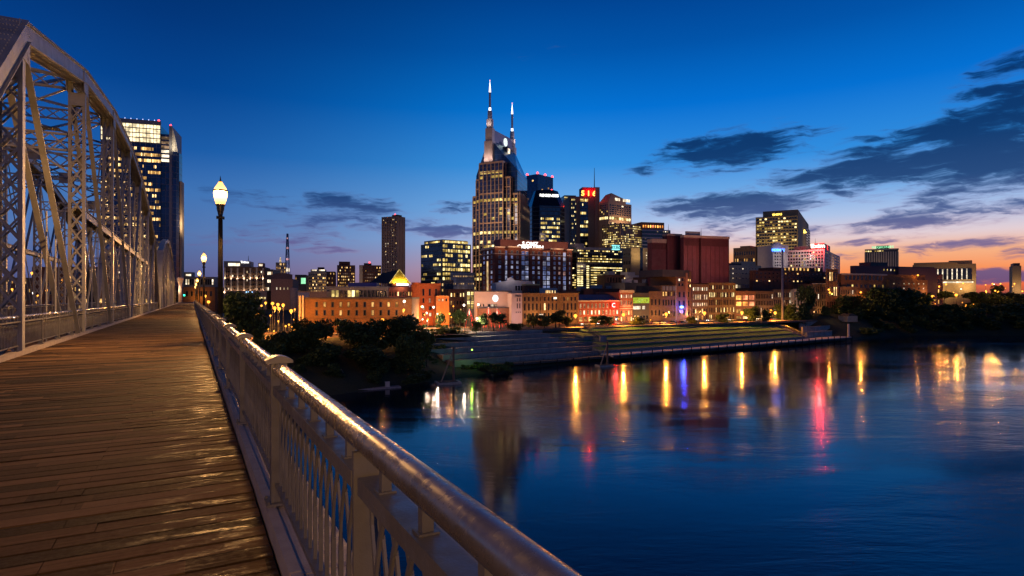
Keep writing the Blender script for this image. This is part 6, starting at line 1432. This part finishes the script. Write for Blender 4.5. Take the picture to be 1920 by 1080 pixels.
# gauge post, flood pole
p = AB(aE-1, 1.2, 0); g = empty('gauge_post', (p.x, p.y, 2.4)); tag(g, 'white river gauge post at the right end of the quay', 'post'); m2 = MB(); m2.box(-.45,.45,-.3,.3,0,7.2); m2.build('post', white_wall, g); m2 = MB(); m2.box(-.8,.8,-.6,.6,0,.4); m2.build('footing', wall_c, g)
Yp = D_(1467, 238); c = PT(1467, HY, Yp); g = empty('flood_pole', (c.x, c.y, GZ)); tag(g, 'very tall pale steel pole rising in front of the old street row', 'pole'); m2 = MB(); m2.lathe([(.75,0),(.75,.5),(.62,.55),(.50,CZ+(HY-468)*Yp/F-GZ)], 16); m2.build('pole', mat('pale_pole_steel', (.42,.38,.36), .45, .4), g, True); m2 = MB(); m2.lathe([(1.1,0),(1.1,.3),(.9,.35)], 12); m2.build('footing', wall_c, g)
# mooring dolphins, floating dock, drift branch
def dolphin(px, py, wpx, hpost, label, gang=False):
    Y = CZ*F/(py-HY); c = PT(px, HY, Y); g = empty('mooring_float', (c.x, c.y, 0), R(20)); tag(g, label, 'mooring float')
    w = wpx*Y/F/2; m2 = MB(); m2.prism([(-w,-w*.7),(w*.9,-w*.8),(w,w*.6),(-w*.9,w*.8)], -.5, .55); m2.build('float', mat('float_concrete', (.50,.42,.34), .85, 0, .3, 1.5, .6, 6.), g)
    m2 = MB()
    for k in range(5): m2.beam((-w*.8, -w*.5+.25*w*k, .62), (w*.7, -w*.5+.25*w*k+.2, .66), .22, .12)
    m2.build('deck_timber', mat('grey_driftwood', (.14,.11,.085), .9), g)
    m2 = MB(); m2.lathe([(.36,.0),(.33,hpost),(.1,hpost+.2)], 10, (w*.45, 0)); m2.build('post', mat('rusty_post', (.24,.14,.09), .8), g)
    if not gang: m2 = MB(); m2.beam((-w*.55, -.2, .6), (w*.40, -.1, hpost-1.0), .3, .3); m2.build('brace', mat('brace_timber', (.42,.30,.2), .85), g)
    return g
dolphin(840, 719, 48, 10.5, 'square mooring float with a tall post and slanting brace by the left bank'); dolphin(1133, 687, 30, 9.0, 'small mooring float with a post in front of the quay')
p0, p1 = PT(1131, 640, 213), PT(1098, 615, 262); g = empty('gangway', (p1.x, p1.y, 0)); tag(g, 'sloping lattice gangway from the promenade to the post in the water', 'gangway'); m2 = MB()
for z in (0, 1.3):
    for dx_ in (-.7, .7): m2.beam(p0+Vector((dx_,0,z)), p1+Vector((dx_,0,z)), .14, .14)
for k in range(18):
    a, b = p0.lerp(p1, k/18), p0.lerp(p1, (k+1)/18)
    for dx_ in (-.7, .7): m2.beam(a+Vector((dx_,0,0)), b+Vector((dx_,0,1.3)), .08, .08)
    m2.beam(a+Vector((-.7,0,0)), a+Vector((.7,0,0)), .1, .1)
on(m2.build('truss', frame_dark), g); m2 = MB(); m2.beam(p0+Vector((0,-.2,.6)), p0+Vector((0,2.,1.)), 2.2, 1.8); on(m2.build('head_box', wall_c, None), g)
Yd = CZ*F/(731-HY); c = PT(681, HY, Yd); g = empty('floating_dock', (c.x, c.y, 0), R(27)); tag(g, 'narrow timber floating dock under the riverbank trees', 'dock')
m2 = MB(); L = 10.4
m2.box(-L, L, -1.2, 1.2, -.4, .32)
for k in range(52): m2.box(-L+.4*k+.01, -L+.4*k+.38, -1.25, 1.25, .325, .38)
m2.build('deck', mat('dock_boards', (.34,.31,.31), .8), g); m2 = MB(); m2.box(6.2, 7.3, -.5, .3, .385, 1.7); m2.box(6.1, 7.4, -.6, .4, 1.702, 1.8); m2.build('locker', white_wall, g)
c = PT(655, HY, 168); g = empty('fallen_branch', (c.x, c.y, 0)); tag(g, 'pale fallen branches drooping over the floating dock', 'branch'); m2 = MB()
for k in range(7):
    r0 = random.Random(k); e = PT(606+r0.uniform(-2, 22), 682+r0.uniform(-4, 8), 176+r0.uniform(-3, 3)); s0 = PT(656+r0.uniform(-4, 4), 722, 167); md = s0.lerp(e, .5)+Vector((r0.uniform(-.6,.6), 0, r0.uniform(.6, 1.8))); m2.tube([s0, s0.lerp(md, .5), md, md.lerp(e, .5)+Vector((0,0,.3)), e], .10, 6, r1=.02)
on(m2.build('branch', mat('bleached_wood', (.55,.46,.32), .8)), g)

# ------------------------------------------------------------------ trees
leaf_m = []
def leaf(name, c):
    m = bpy.data.materials.new(name); m.use_nodes = True; t = N(m.node_tree); p = m.node_tree.nodes['Principled BSDF']
    gi = t.n('ShaderNodeNewGeometry'); f = t.noise(gi.outputs['Position'], .5, 3, .6)
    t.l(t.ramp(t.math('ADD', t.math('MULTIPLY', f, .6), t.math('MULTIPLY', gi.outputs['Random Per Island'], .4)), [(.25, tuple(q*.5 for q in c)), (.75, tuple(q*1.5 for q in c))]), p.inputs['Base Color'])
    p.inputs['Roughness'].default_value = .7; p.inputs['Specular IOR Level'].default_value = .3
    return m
leafs = [leaf('leaf_dark', (.050,.085,.026)), leaf('leaf_mid', (.085,.125,.034)), leaf('leaf_lamplit', (.16,.17,.035))]  # last one: yellow lamplight put into the leaf colour
bark = mat('bark', (.05,.038,.028), .9, 0, .3, 2.)
def crown_mesh(seed, n, leaf_sz, mi, flat=1., lumps=9, name='crown'):
    """unit-radius crown of leaf clumps scattered over several uneven lobes"""
    r0 = random.Random(seed); mb = MB(); lobes = []
    for k in range(lumps):
        a = r0.uniform(0, 6.283); q = r0.uniform(.15, .72); z = r0.uniform(-.55, .6)
        lobes.append((q*math.cos(a)*(1-.25*abs(z)), q*math.sin(a)*(1-.25*abs(z)), z, r0.uniform(.26, .46)))
    for i in range(n):
        lx, ly, lz, lr = r0.choice(lobes)
        while True:
            v = Vector((r0.uniform(-1,1), r0.uniform(-1,1), r0.uniform(-1,1)))
            if .30 < v.length < 1: break
        v = v.normalized()*(v.length**.5)*lr*r0.uniform(.8, 1.12)
        p = Vector((lx, ly, lz)) + v
        s = leaf_sz*r0.uniform(.55, 1.35); d = Vector((r0.gauss(0,1), r0.gauss(0,1), r0.gauss(0,.7)+.5)).normalized(); a = d.orthogonal().normalized(); b = d.cross(a); w = r0.uniform(0, 6.28); a, b = a*math.cos(w)+b*math.sin(w), b*math.cos(w)-a*math.sin(w)
        mb.poly([p+a*s, p+b*s*.45+a*s*.2, p-a*s, p-b*s*.45])
    return mb.mesh(name, leafs[mi])
CROWNS = {}
def crown(kind, mi):
    if (kind, mi) not in CROWNS:
        n, sz, lumps = {'big': (3600, .085, 16), 'mid': (1700, .11, 11), 'small': (900, .15, 8), 'shrub': (700, .16, 7)}[kind]
        CROWNS[(kind, mi)] = [crown_mesh(31*k+mi*7+len(kind), n, sz, mi, lumps=lumps) for k in range(3)]
    return CROWNS[(kind, mi)]
tcount = [0]
def tree(px, py, wpx, hpx, Y, label, kind='mid', mi=0, group=None, cat='tree', trunk=True, base=None, name='tree'):
    c = PT(px, py, Y); gz = ground_at(c.x, c.y) if base is None else base
    root = empty(name, (c.x, c.y, gz)); tag(root, label, cat, group)
    rx = wpx/2*Y/F*1.1; rz = hpx/2*Y/F*1.1; k = tcount[0]; tcount[0] += 1; rn = random.Random(k)
    cz = max(c.z-gz, rz*.55)
    o = link('crown', crown(kind, mi)[k % 3], root, (0, 0, cz), rn.uniform(0, 6.28), (rx, rx, rz))
    if trunk:
        mb = MB(); tr = max(.14, rx*.055); top = cz+rz*.25
        mb.tube([(0,0,-.6), (rn.uniform(-.1,.1)*rx, 0, cz*.4), (rn.uniform(-.1,.1)*rx, rn.uniform(-.1,.1)*rx, top)], tr*1.25, 8, r1=tr*.35)
        for i in range(6):
            a = i*1.05+rn.uniform(-.3,.3); z0 = max(.3, cz-rz*.75)+(rz*.12*i); mb.tube([(0,0,z0), (rx*.3*math.cos(a), rx*.3*math.sin(a), z0+rz*.28), (rx*.66*math.cos(a), rx*.66*math.sin(a), z0+rz*.62)], tr*.5, 6, r1=tr*.12)
        mb.build('trunk', bark, root, True)
    return root
G1 = 'trees on the riverbank beside the bridge'
for a in ((462, 588, 96, 104, 172, 'tall dark tree rising behind the nearest lamp pole', 'big', 0), (440, 560, 44, 40, 190, 'small tree top showing right behind the railing posts', 'mid', 0),
          (484, 640, 52, 56, 190, 'dark tree under the orange lamps, right of the lamp-pole tree', 'mid', 1), (578, 640, 104, 78, 186, 'wide dark tree left of the arched doorway of the orange warehouse', 'big', 0), (536, 676, 80, 56, 178, 'low dark tree closest to the floating dock on the left', 'big', 0),
          (600, 690, 96, 56, 174, 'bushy tree on the waterline below the wide dark one', 'big', 0), (690, 632, 116, 84, 192, 'wide crowned dark tree right of the arched doorway', 'big', 0), (752, 622, 106, 78, 198, 'spreading dark tree hiding the right end of the orange warehouse', 'big', 0),
          (700, 688, 120, 60, 180, 'low dark tree over the bank, above the white dock locker', 'big', 0), (770, 668, 76, 96, 184, 'tall thin-stemmed tree at the right end of the bank grove', 'big', 1), (640, 610, 46, 34, 205, 'small tree crown poking up between the two wide dark ones', 'mid', 0), (800, 640, 34, 60, 190, 'slim sapling left of the concrete terraces', 'mid', 1)):
    tree(a[0], a[1]+3, a[2]*.86, a[3]*.86, *a[4:6], kind=a[6], mi=a[7], group=G1)
tree(496, 668, 64, 50, 168, 'dark bushy tree half hidden behind the right railing', 'big', 0, group=G1)
G2 = 'small trees along the riverfront street'
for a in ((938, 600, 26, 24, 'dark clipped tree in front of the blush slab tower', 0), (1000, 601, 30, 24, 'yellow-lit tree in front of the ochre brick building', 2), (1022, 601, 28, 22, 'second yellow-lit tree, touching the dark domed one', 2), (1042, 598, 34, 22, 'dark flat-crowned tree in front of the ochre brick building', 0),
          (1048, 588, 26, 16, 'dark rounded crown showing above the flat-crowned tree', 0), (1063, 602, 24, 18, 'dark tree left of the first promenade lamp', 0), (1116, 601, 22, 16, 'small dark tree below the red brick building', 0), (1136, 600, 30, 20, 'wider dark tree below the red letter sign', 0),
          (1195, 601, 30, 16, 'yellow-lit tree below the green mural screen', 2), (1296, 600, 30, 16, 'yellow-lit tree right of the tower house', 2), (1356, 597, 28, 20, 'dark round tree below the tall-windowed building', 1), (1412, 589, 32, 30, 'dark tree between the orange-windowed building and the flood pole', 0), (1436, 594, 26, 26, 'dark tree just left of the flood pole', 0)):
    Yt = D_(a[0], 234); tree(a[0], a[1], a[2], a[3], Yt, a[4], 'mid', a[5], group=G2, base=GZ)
G3 = 'dark trees around the plaza'
for a in ((826, 598, 26, 22, 262, 'small dark tree on the plaza corner beside the narrow orange building', 1), (862, 594, 32, 30, 258, 'plaza tree left of the bright white globe lamp', 1), (905, 598, 28, 26, 250, 'plaza tree with tiny lights right of the bright white globe lamp', 1), (893, 612, 24, 22, 240, 'thin tree below the bright white globe lamp', 1), (926, 596, 26, 20, 255, 'dark tree beside the red light strings', 0)):
    tree(*a[:6], 'mid', a[6], group=G3, base=GZ)
tree(968, 614, 44, 16, 236, 'long low dark hedge at the foot of the blush slab tower', 'mid', 0, cat='hedge', trunk=False, base=GZ, name='hedge'); tree(845, 622, 70, 14, 240, 'low dark mounded hedge on the plaza edge above the fence', 'mid', 1, cat='hedge', trunk=False, base=GZ, name='hedge')
G4 = 'dark trees above the right bank'
for a in ((1478, 592, 48, 44, 305, 'bushy dark tree right of the flood pole', 0), (1512, 578, 36, 60, 312, 'tall dark tree in front of the white framed building', 0), (1498, 600, 46, 26, 300, 'low dark tree under the tall one beside the white framed building', 0), (1548, 592, 26, 18, 330, 'small dark tree by the two yellow lamps', 0), (1600, 580, 66, 50, 345, 'big dark tree left of the grove below the orange warehouse', 0), (1640, 574, 84, 62, 350, 'broad dark tree in the middle of the grove below the orange warehouse', 0),
          (1690, 572, 88, 58, 352, 'broadest dark tree of the grove, left of the lit car park', 0), (1674, 584, 60, 44, 340, 'low dark tree filling the gap between the broad ones', 0), (1726, 566, 30, 30, 370, 'dark tree at the left edge of the car park', 0), (1772, 544, 44, 16, 420, 'low tree line crown behind the first orange car park lamp', 1), (1830, 550, 44, 24, 410, 'dark tree right of the second orange car park lamp', 0), (1850, 560, 70, 36, 400, 'dark tree above the far right bank', 0), (1895, 556, 70, 34, 400, 'dark tree below the sand-coloured block at the right edge', 0), (1872, 540, 26, 30, 560, 'small distant tree against the sunset haze', 0), (1832, 574, 40, 18, 395, 'small dark tree standing on the car park edge', 0)):
    tree(a[0], a[1]+(9 if a[0] > 1590 else 5), a[2]*1.02, a[3]*(.98 if a[0] > 1590 else 1.2), D_(a[0], 238+(6 if a[1] < 580 else 0) if a[0] < 1730 else 268) if a[4] < 450 else a[4], a[5], 'big' if a[2] > 44 else 'mid', a[6], group=G4)
rn = random.Random(11)
for k in range(58):
    px = 1625+rn.random()*300; t = rn.random(); py = 588+(1-t)*36-(px-1625)*.05; 
    tt = (px-960)/F; shr = lambda q: lerp_tab(SHORE, q*(sT+tt*cT)/(cT-tt*sT)); s_ = 210.
    for _ in range(12): s_ = .5*s_+.5*shr(s_)
    if 1720 < px < 1835: t *= .5
    s_ += 3+26*t; Y = D_(px, s_); py = HY + (CZ-ground_h(s_*(sT+tt*cT)/(cT-tt*sT), s_)-1.2)*F/Y
    tree(px, py, rn.uniform(26, 50), rn.uniform(14, 26), Y, 'dark rounded shrub on the steep right riverbank', 'shrub', rn.choice((0, 0, 1)), 'shrubs on the right bank', 'shrub', trunk=False, name='shrub')
for k in range(20):
    px = 866+rn.random()*90; py = 682+rn.random()*14-(px-866)*.02; tree(px, py, rn.uniform(14, 26), rn.uniform(8, 13), 26.*F/(py-HY+6), 'low green shrub on the stony shore below the concrete terraces', 'shrub', 1, 'shrubs on the stony shore', 'shrub', trunk=False, name='shrub')
for k in range(12):
    px = 786+rn.random()*46; py = 650+rn.random()*34; tree(px, py, rn.uniform(18, 30), rn.uniform(10, 16), 26.*F/(py-HY+12), 'low dark shrub on the slope left of the concrete terraces', 'shrub', 1, 'shrubs beside the concrete terraces', 'shrub', trunk=False, name='shrub')
for k in range(22):
    px = 520+rn.random()*290; py = 700+rn.random()*20-(px-520)*.03; tree(px, py, rn.uniform(26, 50), rn.uniform(14, 26), 26.*F/(py-HY+10), 'dark shrub at the foot of the left bank grove', 'shrub', 0, 'shrubs under the bank grove', 'shrub', trunk=False, name='shrub')

# ------------------------------------------------------------------ street lamps in the city
globe_or = glow('sodium_globe', (1., .36, .04), 3.2, 0); globe_wh = glow('white_globe', (1., .82, .62), 5., 0)
LM = {}
def city_lamp(px, py, Y, label, col='or', energy=2600, size=.5, group=None, base=None):
    c = PT(px, py, Y); gz = (ground_at(c.x, c.y) if base is None else base); h = max(1.5, c.z-gz)
    root = empty('street_lamp', (c.x, c.y, gz)); tag(root, label, 'street lamp', group)
    key = (round(h, 1), col, size)
    if key not in LM:
        m1 = MB(); m1.lathe([(.14,-.3),(.14,.5),(.075,.6),(.055,h-size)], 8); m2 = MB(); m2.lathe([(size*.5,h-size+.01),(size,h-size*.2),(size*.9,h+size*.5),(size*.3,h+size*.95)], 12); m3 = MB(); m3.lathe([(size*.31,h+size*.96),(size*.2,h+size*1.25),(.02,h+size*1.6)], 8)
        LM[key] = (m1.mesh('pole', frame_dark), m2.mesh('lamp_globe', globe_or if col == 'or' else globe_wh, True), m3.mesh('finial', dark_metal))
    for me in LM[key]: link(me.name.split('.')[0], me, root)
    l = bpy.data.lights.new('lamp_light', 'POINT'); l.energy = energy*2.6; l.color = (1., .37, .05) if col == 'or' else (1., .80, .58); l.shadow_soft_size = .25
    o = bpy.data.objects.new('lamp_light', l); C.objects.link(o); o.parent = root; o.location = (0, 0, h-size-.35)
    return root
LG = 'orange lamps along the promenade'
for px, py, lb in ((1079, 592, 'promenade lamp between the ochre building and the red letter sign'), (1169, 590, 'promenade lamp below the bracketed red building'), (1249, 589, 'promenade lamp below the loft left of the blue light'), (1321, 587, 'promenade lamp below the white-windowed building'), (1391, 586, 'promenade lamp below the orange-windowed building'), (1445, 583, 'left lamp of the pair beside the flood pole'), (1453.5, 586.5, 'right lamp of the pair beside the flood pole')):
    city_lamp(px, py, D_(px, 233), lb, energy=6500, size=.8, group=LG, base=GZ)
LG2 = 'orange lamps behind the bank trees'
for px, py, Y, lb in ((546, 583, 205, 'brightest orange lamp left of the orange warehouse'), (511, 569, 235, 'left lamp of the far cluster left of the warehouse'), (521, 571, 240, 'middle lamp of the far cluster left of the warehouse'), (531, 572, 236, 'right lamp of the far cluster left of the warehouse'), (515, 577.5, 222, 'left lamp of the near pair under the far cluster'), (523.5, 579, 222, 'right lamp of the near pair under the far cluster'),
                      (478, 588, 212, 'left of the two lamps low over the lamp-pole tree'), (487, 588, 212, 'right of the two lamps low over the lamp-pole tree'), (391, 566, 250, 'orange lamp just right of the far end of the railing'), (717, 600, 214, 'orange lamp glowing through the trees before the warehouse'), (600, 612, 216, 'orange lamp left of the arched doorway'), (660, 622, 214, 'orange lamp right of the arched doorway'), (385, 555, 330, 'far orange lamp beside the bridge lamps'), (498, 568, 300, 'small far orange lamp above the tree tops')):
    city_lamp(px, py, Y, lb, energy=1900 if Y < 260 else 1500, size=.6, group=LG2)
for k, (px, py, Y, lb, co) in enumerate(((135, 549, 210, 'orange lamp left of the second laced column', 'or'), (172, 551, 230, 'orange lamp just right of the second laced column', 'or'), (179, 546, 260, 'pale lamp just right of the second laced column', 'wh'), (223, 545, 240, 'orange lamp seen behind the third laced column', 'or'), (246, 552, 250, 'low lamp seen behind the fourth laced column', 'or'), (181, 433, 180, 'high pale lamp seen through the truss under the middle strut', 'wh'), (12, 549, 190, 'orange lamp at the left edge behind the truss', 'or'), (88, 545, 200, 'orange lamp between the two slanting bars', 'or'), (222, 510, 260, 'pale lamp between the third and fourth columns', 'wh'), (60, 512, 230, 'orange lamp left of the slanting bars', 'or'))):
    city_lamp(px, py, Y, lb, co, 2200, .45, group='lamps seen through the truss')
for px, py, Y, lb, co, en in ((758, 565, 226, 'white lamp on a tall pole at the right end of the warehouse', 'wh', 1000), (757, 581, 226, 'orange lamp under the white one at the warehouse end', 'or', 2200), (894.5, 597, 246, 'bright white globe lamp on the plaza', 'wh', 2400), (870, 572, 270, 'pale lamp in the crowd of lights left of the plaza', 'wh', 600), (897, 571, 275, 'tall pale flame-like lamp before the blush hall', 'wh', 700), (792, 575, 280, 'left lamp in front of the red corner building', 'wh', 700), (813, 576, 280, 'right lamp in front of the red corner building', 'wh', 700), (802, 599, 262, 'orange lamp at the street corner below the red corner building', 'or', 6500), (843, 588, 270, 'orange lamp right of the narrow orange building', 'or', 4500)):
    city_lamp(px, py, Y, lb, co, en, .5 if co == 'wh' else .42, base=GZ-.5)
LG3 = 'orange lamps over the right bank'
for px, py, Y, lb, en in ((1749, 556, 372, 'left of the two bright car park lamps', 9000), (1793, 553, 380, 'right of the two bright car park lamps', 9000), (1849, 547, 430, 'left of the road lamps near the right edge', 4500), (1866, 545, 430, 'second of the road lamps near the right edge', 4500), (1917, 546, 430, 'road lamp at the very right edge', 4500), (1774, 533, 480, 'lamp below the left end of the sand-coloured public building', 3000), (1861, 532, 520, 'left lamp of the far row right of the public building', 2000), (1876, 532, 520, 'middle lamp of the far row right of the public building', 2000), (1902, 532, 520, 'right lamp of the far row near the edge', 2000), (1761, 537, 460, 'lamp left of the public building entrance', 3000), (1806, 531, 500, 'lamp below the middle light columns of the public building', 2000), (1614, 548, 392, 'lamp on the wall of the orange warehouse', 5200), (1554, 543, 345, 'upper of the two yellow lamps by the dark end buildings', 1500), (1556, 548.5, 342, 'lower of the two yellow lamps by the dark end buildings', 1500), (1690, 571, 362, 'lamp hidden low among the grove trees', 2600), (1721, 516, 440, 'yellow lamp on the roof above the orange warehouse', 600)):
    Y = max(Y, D_(px, 228 if en == 9000 else 238)) if px > 1600 else max(Y, D_(px, 240)); city_lamp(px, py, Y, lb, energy=en*.45, size=.95 if en == 9000 else .6, group=LG3, base=None if py > 525 else CZ+(HY-py)*Y/F-3)
# crowds of small lights
def crowd(n, x0, x1, y0, y1, s0, s1, label, group, en, seed, size=.34, wh=.2):
    r0 = random.Random(seed)
    for k in range(n):
        px = r0.uniform(x0, x1); py = r0.uniform(y0, y1); city_lamp(px, py, D_(px, r0.uniform(s0, s1)), label, 'wh' if r0.random() < wh else 'or', en, size, group=group)
crowd(16, 780, 872, 574, 603, 236, 262, 'small warm light among the crowd of lights left of the plaza', 'crowd of lights left of the plaza', 700, 1, .30, .35)
crowd(12, 470, 556, 572, 622, 212, 262, 'small orange light in the lamp-lit court left of the orange warehouse', 'lights of the court behind the bank trees', 600, 2, .34, .0)
crowd(9, 425, 470, 575, 625, 215, 240, 'small orange light glinting through the lamp-pole tree', 'glints behind the lamp-pole tree', 400, 3, .26, .1)
crowd(14, 1085, 1520, 597, 603.5, 253, 257, 'small warm light at the shop fronts of the street row', 'shop front lights', 420, 4, .30, .35)
crowd(18, 1735, 1918, 532, 549, 262, 330, 'small orange light on the road above the right bank', 'lights of the road above the right bank', 220, 5, .42, .15)
crowd(10, 1735, 1830, 560, 577, 250, 262, 'small light of the lit car park on the right bank', 'car park lights', 220, 6, .34, .2)
crowd(8, 1602, 1735, 556, 590, 246, 254, 'small light glinting through the grove below the orange warehouse', 'glints in the grove', 500, 7, .3, .3)
crowd(12, 4, 300, 520, 556, 230, 262, 'small warm light seen between the truss bars', 'lights between the truss bars', 500, 8, .3, .3)
gl = PT(885, 656, 203); root = empty('wall_light', (gl.x, gl.y, gl.z)); tag(root, 'small green light washing the lower concrete terrace', 'wall light'); m2 = MB(); m2.lathe([(.14,-.2),(.3,.0),(.14,.25)], 8); m2.build('lens', glow('green_lens', (.5, 1., .12), 4., 0), root); m2 = MB(); m2.box(-.2,.2,.3,.5,-.3,.3); m2.build('bracket', frame_dark, root)
l = bpy.data.lights.new('green_light', 'POINT'); l.energy = 420; l.color = (.45, 1., .06); l.shadow_soft_size = .3; o = bpy.data.objects.new('green_light', l); C.objects.link(o); o.parent = root; o.location = (0, -.8, .2)
# red light strings on masts
def strings(px, py, Y, label, fan):
    c = PT(px, py, Y); root = empty('light_mast', (c.x, c.y, GZ)); tag(root, label, 'light strings', 'red light strings by the music hall'); h = c.z-GZ
    m2 = MB(); m2.lathe([(.14,0),(.08,h)], 8); m2.build('pole', dark_metal, root); m2 = MB(); m2.lathe([(.2,h*.72),(.28,h*.85),(.2,h),(.05,h+.3)], 8); m2.build('lantern', LIT['pale'][1], root)
    for dx_ in fan:
        m2 = MB(); pts = [Vector((dx_*(k/8), -.3, h-(h-.6)*(k/8)**1.25)) for k in range(9)]
        for a, b in zip(pts, pts[1:]): m2.beam(a, a.lerp(b, .8), .16, .16)
        m2.build('light_string', glow('red_string', (1., .06, .03), 2.2, .5, 2.), root)
strings(916, 577, 266, 'tent of red light strings nearer the round sign', (-2.4, -1.2, 1.4, 2.8)); strings(932, 579, 266, 'tent of red light strings at the blush slab side, with the longest strand', (-1.6, 1.2, 2.6, 4.8)); strings(880, 580, 268, 'tent of red light strings beside the glass stair tower', (-1.8, 1.5, 2.6))
# traffic light and flood column at the bridge end
c = PT(346, 553, 330); root = empty('traffic_light', (c.x, c.y, 20.)); tag(root, 'green traffic light hanging over the far end of the bridge', 'traffic light'); h = c.z-20
m2 = MB(); m2.tube([(3, 0, -2), (3, 0, h+1.6), (0, 0, h+1.8)], .12, 8); m2.build('mast_arm', dark_metal, root); m2 = MB(); m2.box(-.5, .5, -.3, .3, h-1., h+1.5); m2.build('signal_head', dark_metal, root); m2 = MB(); m2.box(-.42, .42, -.38, -.31, h-.6, h+.3); m2.build('green_lens', glow('signal_green', (.03, 1., .45), 5., 0), root)
c = PT(338, 521, 270); root = empty('gate_column', (c.x, c.y, 18.)); tag(root, 'pale floodlit column with a flared cap at the far end of the bridge', 'column'); h = c.z-18; m2 = MB(); m2.lathe([(.75,0),(.75,h-3),(.95,h-2.6)], 14); m2.build('shaft', limestone, root, True); m2 = MB(); m2.lathe([(.9,h-2.59),(1.35,h-.8),(1.3,h),(.9,h+.3)], 14); m2.build('cap', limestone, root, True); spot_up(root, (-.5, -2.4, h-6), 420, (1., .75, .5), .3)
# cars
def car_parts():
    P_ = {}
    pr = [(-2.15,.35),(-2.2,.75),(-1.9,.92),(-1.2,.98),(1.0,.98),(1.95,.85),(2.2,.7),(2.2,.35)]
    cab = [(-1.75,.98),(-1.25,1.42),(.25,1.46),(1.05,.98)]
    mb = MB(); n = len(pr)
    for i in range(n-1): (x0,z0),(x1,z1) = pr[i],pr[i+1]; mb.quad((x0,-.85,z0),(x0,.85,z0),(x1,.85,z1),(x1,-.85,z1))
    mb.poly([(x,-.85,z) for x,z in reversed(pr)]); mb.poly([(x,.85,z) for x,z in pr])
    mb.poly([(x,-.66 if z > 1 else -.78,z) for x,z in reversed([(-1.05,1.425),(.2,1.462)])]+[(.2,.66,1.462),(-1.05,.66,1.425)]); P_['body'] = mb
    mb = MB()
    for (x0,z0),(x1,z1) in zip(cab, cab[1:]):
        w0 = .66 if z0 > 1 else .8; w1 = .66 if z1 > 1 else .8; mb.quad((x0,-w0,z0),(x0,w0,z0),(x1,w1,z1),(x1,-w1,z1))
    mb.poly([(x,-(.66 if z > 1 else .8),z) for x,z in reversed(cab)]); mb.poly([(x,(.66 if z > 1 else .8),z) for x,z in cab]); P_['window_band'] = mb
    mb = MB()
    for k in range(12):
        a, b = k*math.pi/6, (k+1)*math.pi/6; mb.quad((.33*math.cos(a),-.1,.33*math.sin(a)),(.33*math.cos(b),-.1,.33*math.sin(b)),(.33*math.cos(b),.1,.33*math.sin(b)),(.33*math.cos(a),.1,.33*math.sin(a)))
    for y in (-.1,.1): mb.poly([(.33*math.cos(k*math.pi/6),y,.33*math.sin(k*math.pi/6)) for k in range(12)])
    P_['wheel'] = mb
    mb = MB(); mb.box(2.15,2.24,-.14,.14,.58,.74); P_['headlight'] = mb
    mb = MB(); mb.box(-2.24,-2.14,-.14,.14,.62,.78); P_['tail_light'] = mb
    return P_
CP = car_parts(); tyre = mat('tyre_rubber', (.02,.02,.02), .8); win_car = mat('car_glass', (.01,.012,.015), .08)
hl_on, hl_off, tl_on = glow('headlight_on', (1.,.92,.75), 14., 0), mat('headlight_off', (.6,.6,.6), .2), glow('tail_light_on', (1.,.02,.02), 2.5, 0)
paints = {}
base_me = {k: CP[k].mesh(k, m) for k, m in (('window_band', win_car), ('wheel', tyre), ('tail_light', tl_on))}
hl_me = {True: CP['headlight'].mesh('headlight', hl_on), False: CP['headlight'].mesh('headlight', hl_off)}
def car(px, s, flip, col, label, on=False):
    if col not in paints: paints[col] = CP['body'].mesh('body', mat('car_paint_%d' % len(paints), col, .28, .3, .03, 1., coat=.8))
    Y = D_(px, s); c = PT(px, HY, Y); root = empty('parked_car', (c.x, c.y, GZ+.03), TH+(math.pi if flip else 0)); tag(root, label, 'car', 'cars along the riverfront street')
    link('body', paints[col], root); link('window_band', base_me['window_band'], root)
    for x in (-1.35, 1.35):
        for y in (-.78, .78): link('wheel', base_me['wheel'], root, (x, y, .33))
    for y in (-.6, .6): link('headlight', hl_me[on], root, (0, y, 0)); link('tail_light', base_me['tail_light'], root, (0, y, 0))
SIL, WHT, BLK, RED, BLU, TAN = (.35,.36,.38), (.65,.65,.64), (.02,.02,.022), (.35,.02,.02), (.05,.07,.25), (.3,.25,.18)
for px, s, fl, col, lb, on_ in ((1228, 239, 0, SIL, 'silver car parked below the plain brown building', 0), (1243, 239, 0, WHT, 'white car parked left of the lamp below the loft', 1), (1262, 239, 0, TAN, 'tan car parked below the tower house', 0), (1279, 239, 0, BLU, 'deep blue car parked under the blue light', 0), (1148, 239, 0, RED, 'red car parked below the red letter sign', 0), (1128, 248, 1, BLK, 'black car passing below the red brick building', 1), (1098, 248, 1, SIL, 'silver car driving left of the red letter sign', 1), (1332, 248, 1, WHT, 'white car below the left edge of the tall-windowed building', 1), (1372, 248, 1, SIL, 'silver car below the orange-windowed building, lights on', 1), (1400, 239, 0, BLK, 'black car parked right of the orange-windowed building', 1), (1425, 248, 1, WHT, 'white car with headlights on, left of the flood pole', 1), (1440, 239, 0, RED, 'dark red car parked at the pair of lamps', 0), (1210, 248, 1, BLK, 'black car below the green mural screen', 1), (1300, 248, 0, TAN, 'tan car below the white-windowed building', 1)):
    car(px, s, fl, col, lb, bool(on_))
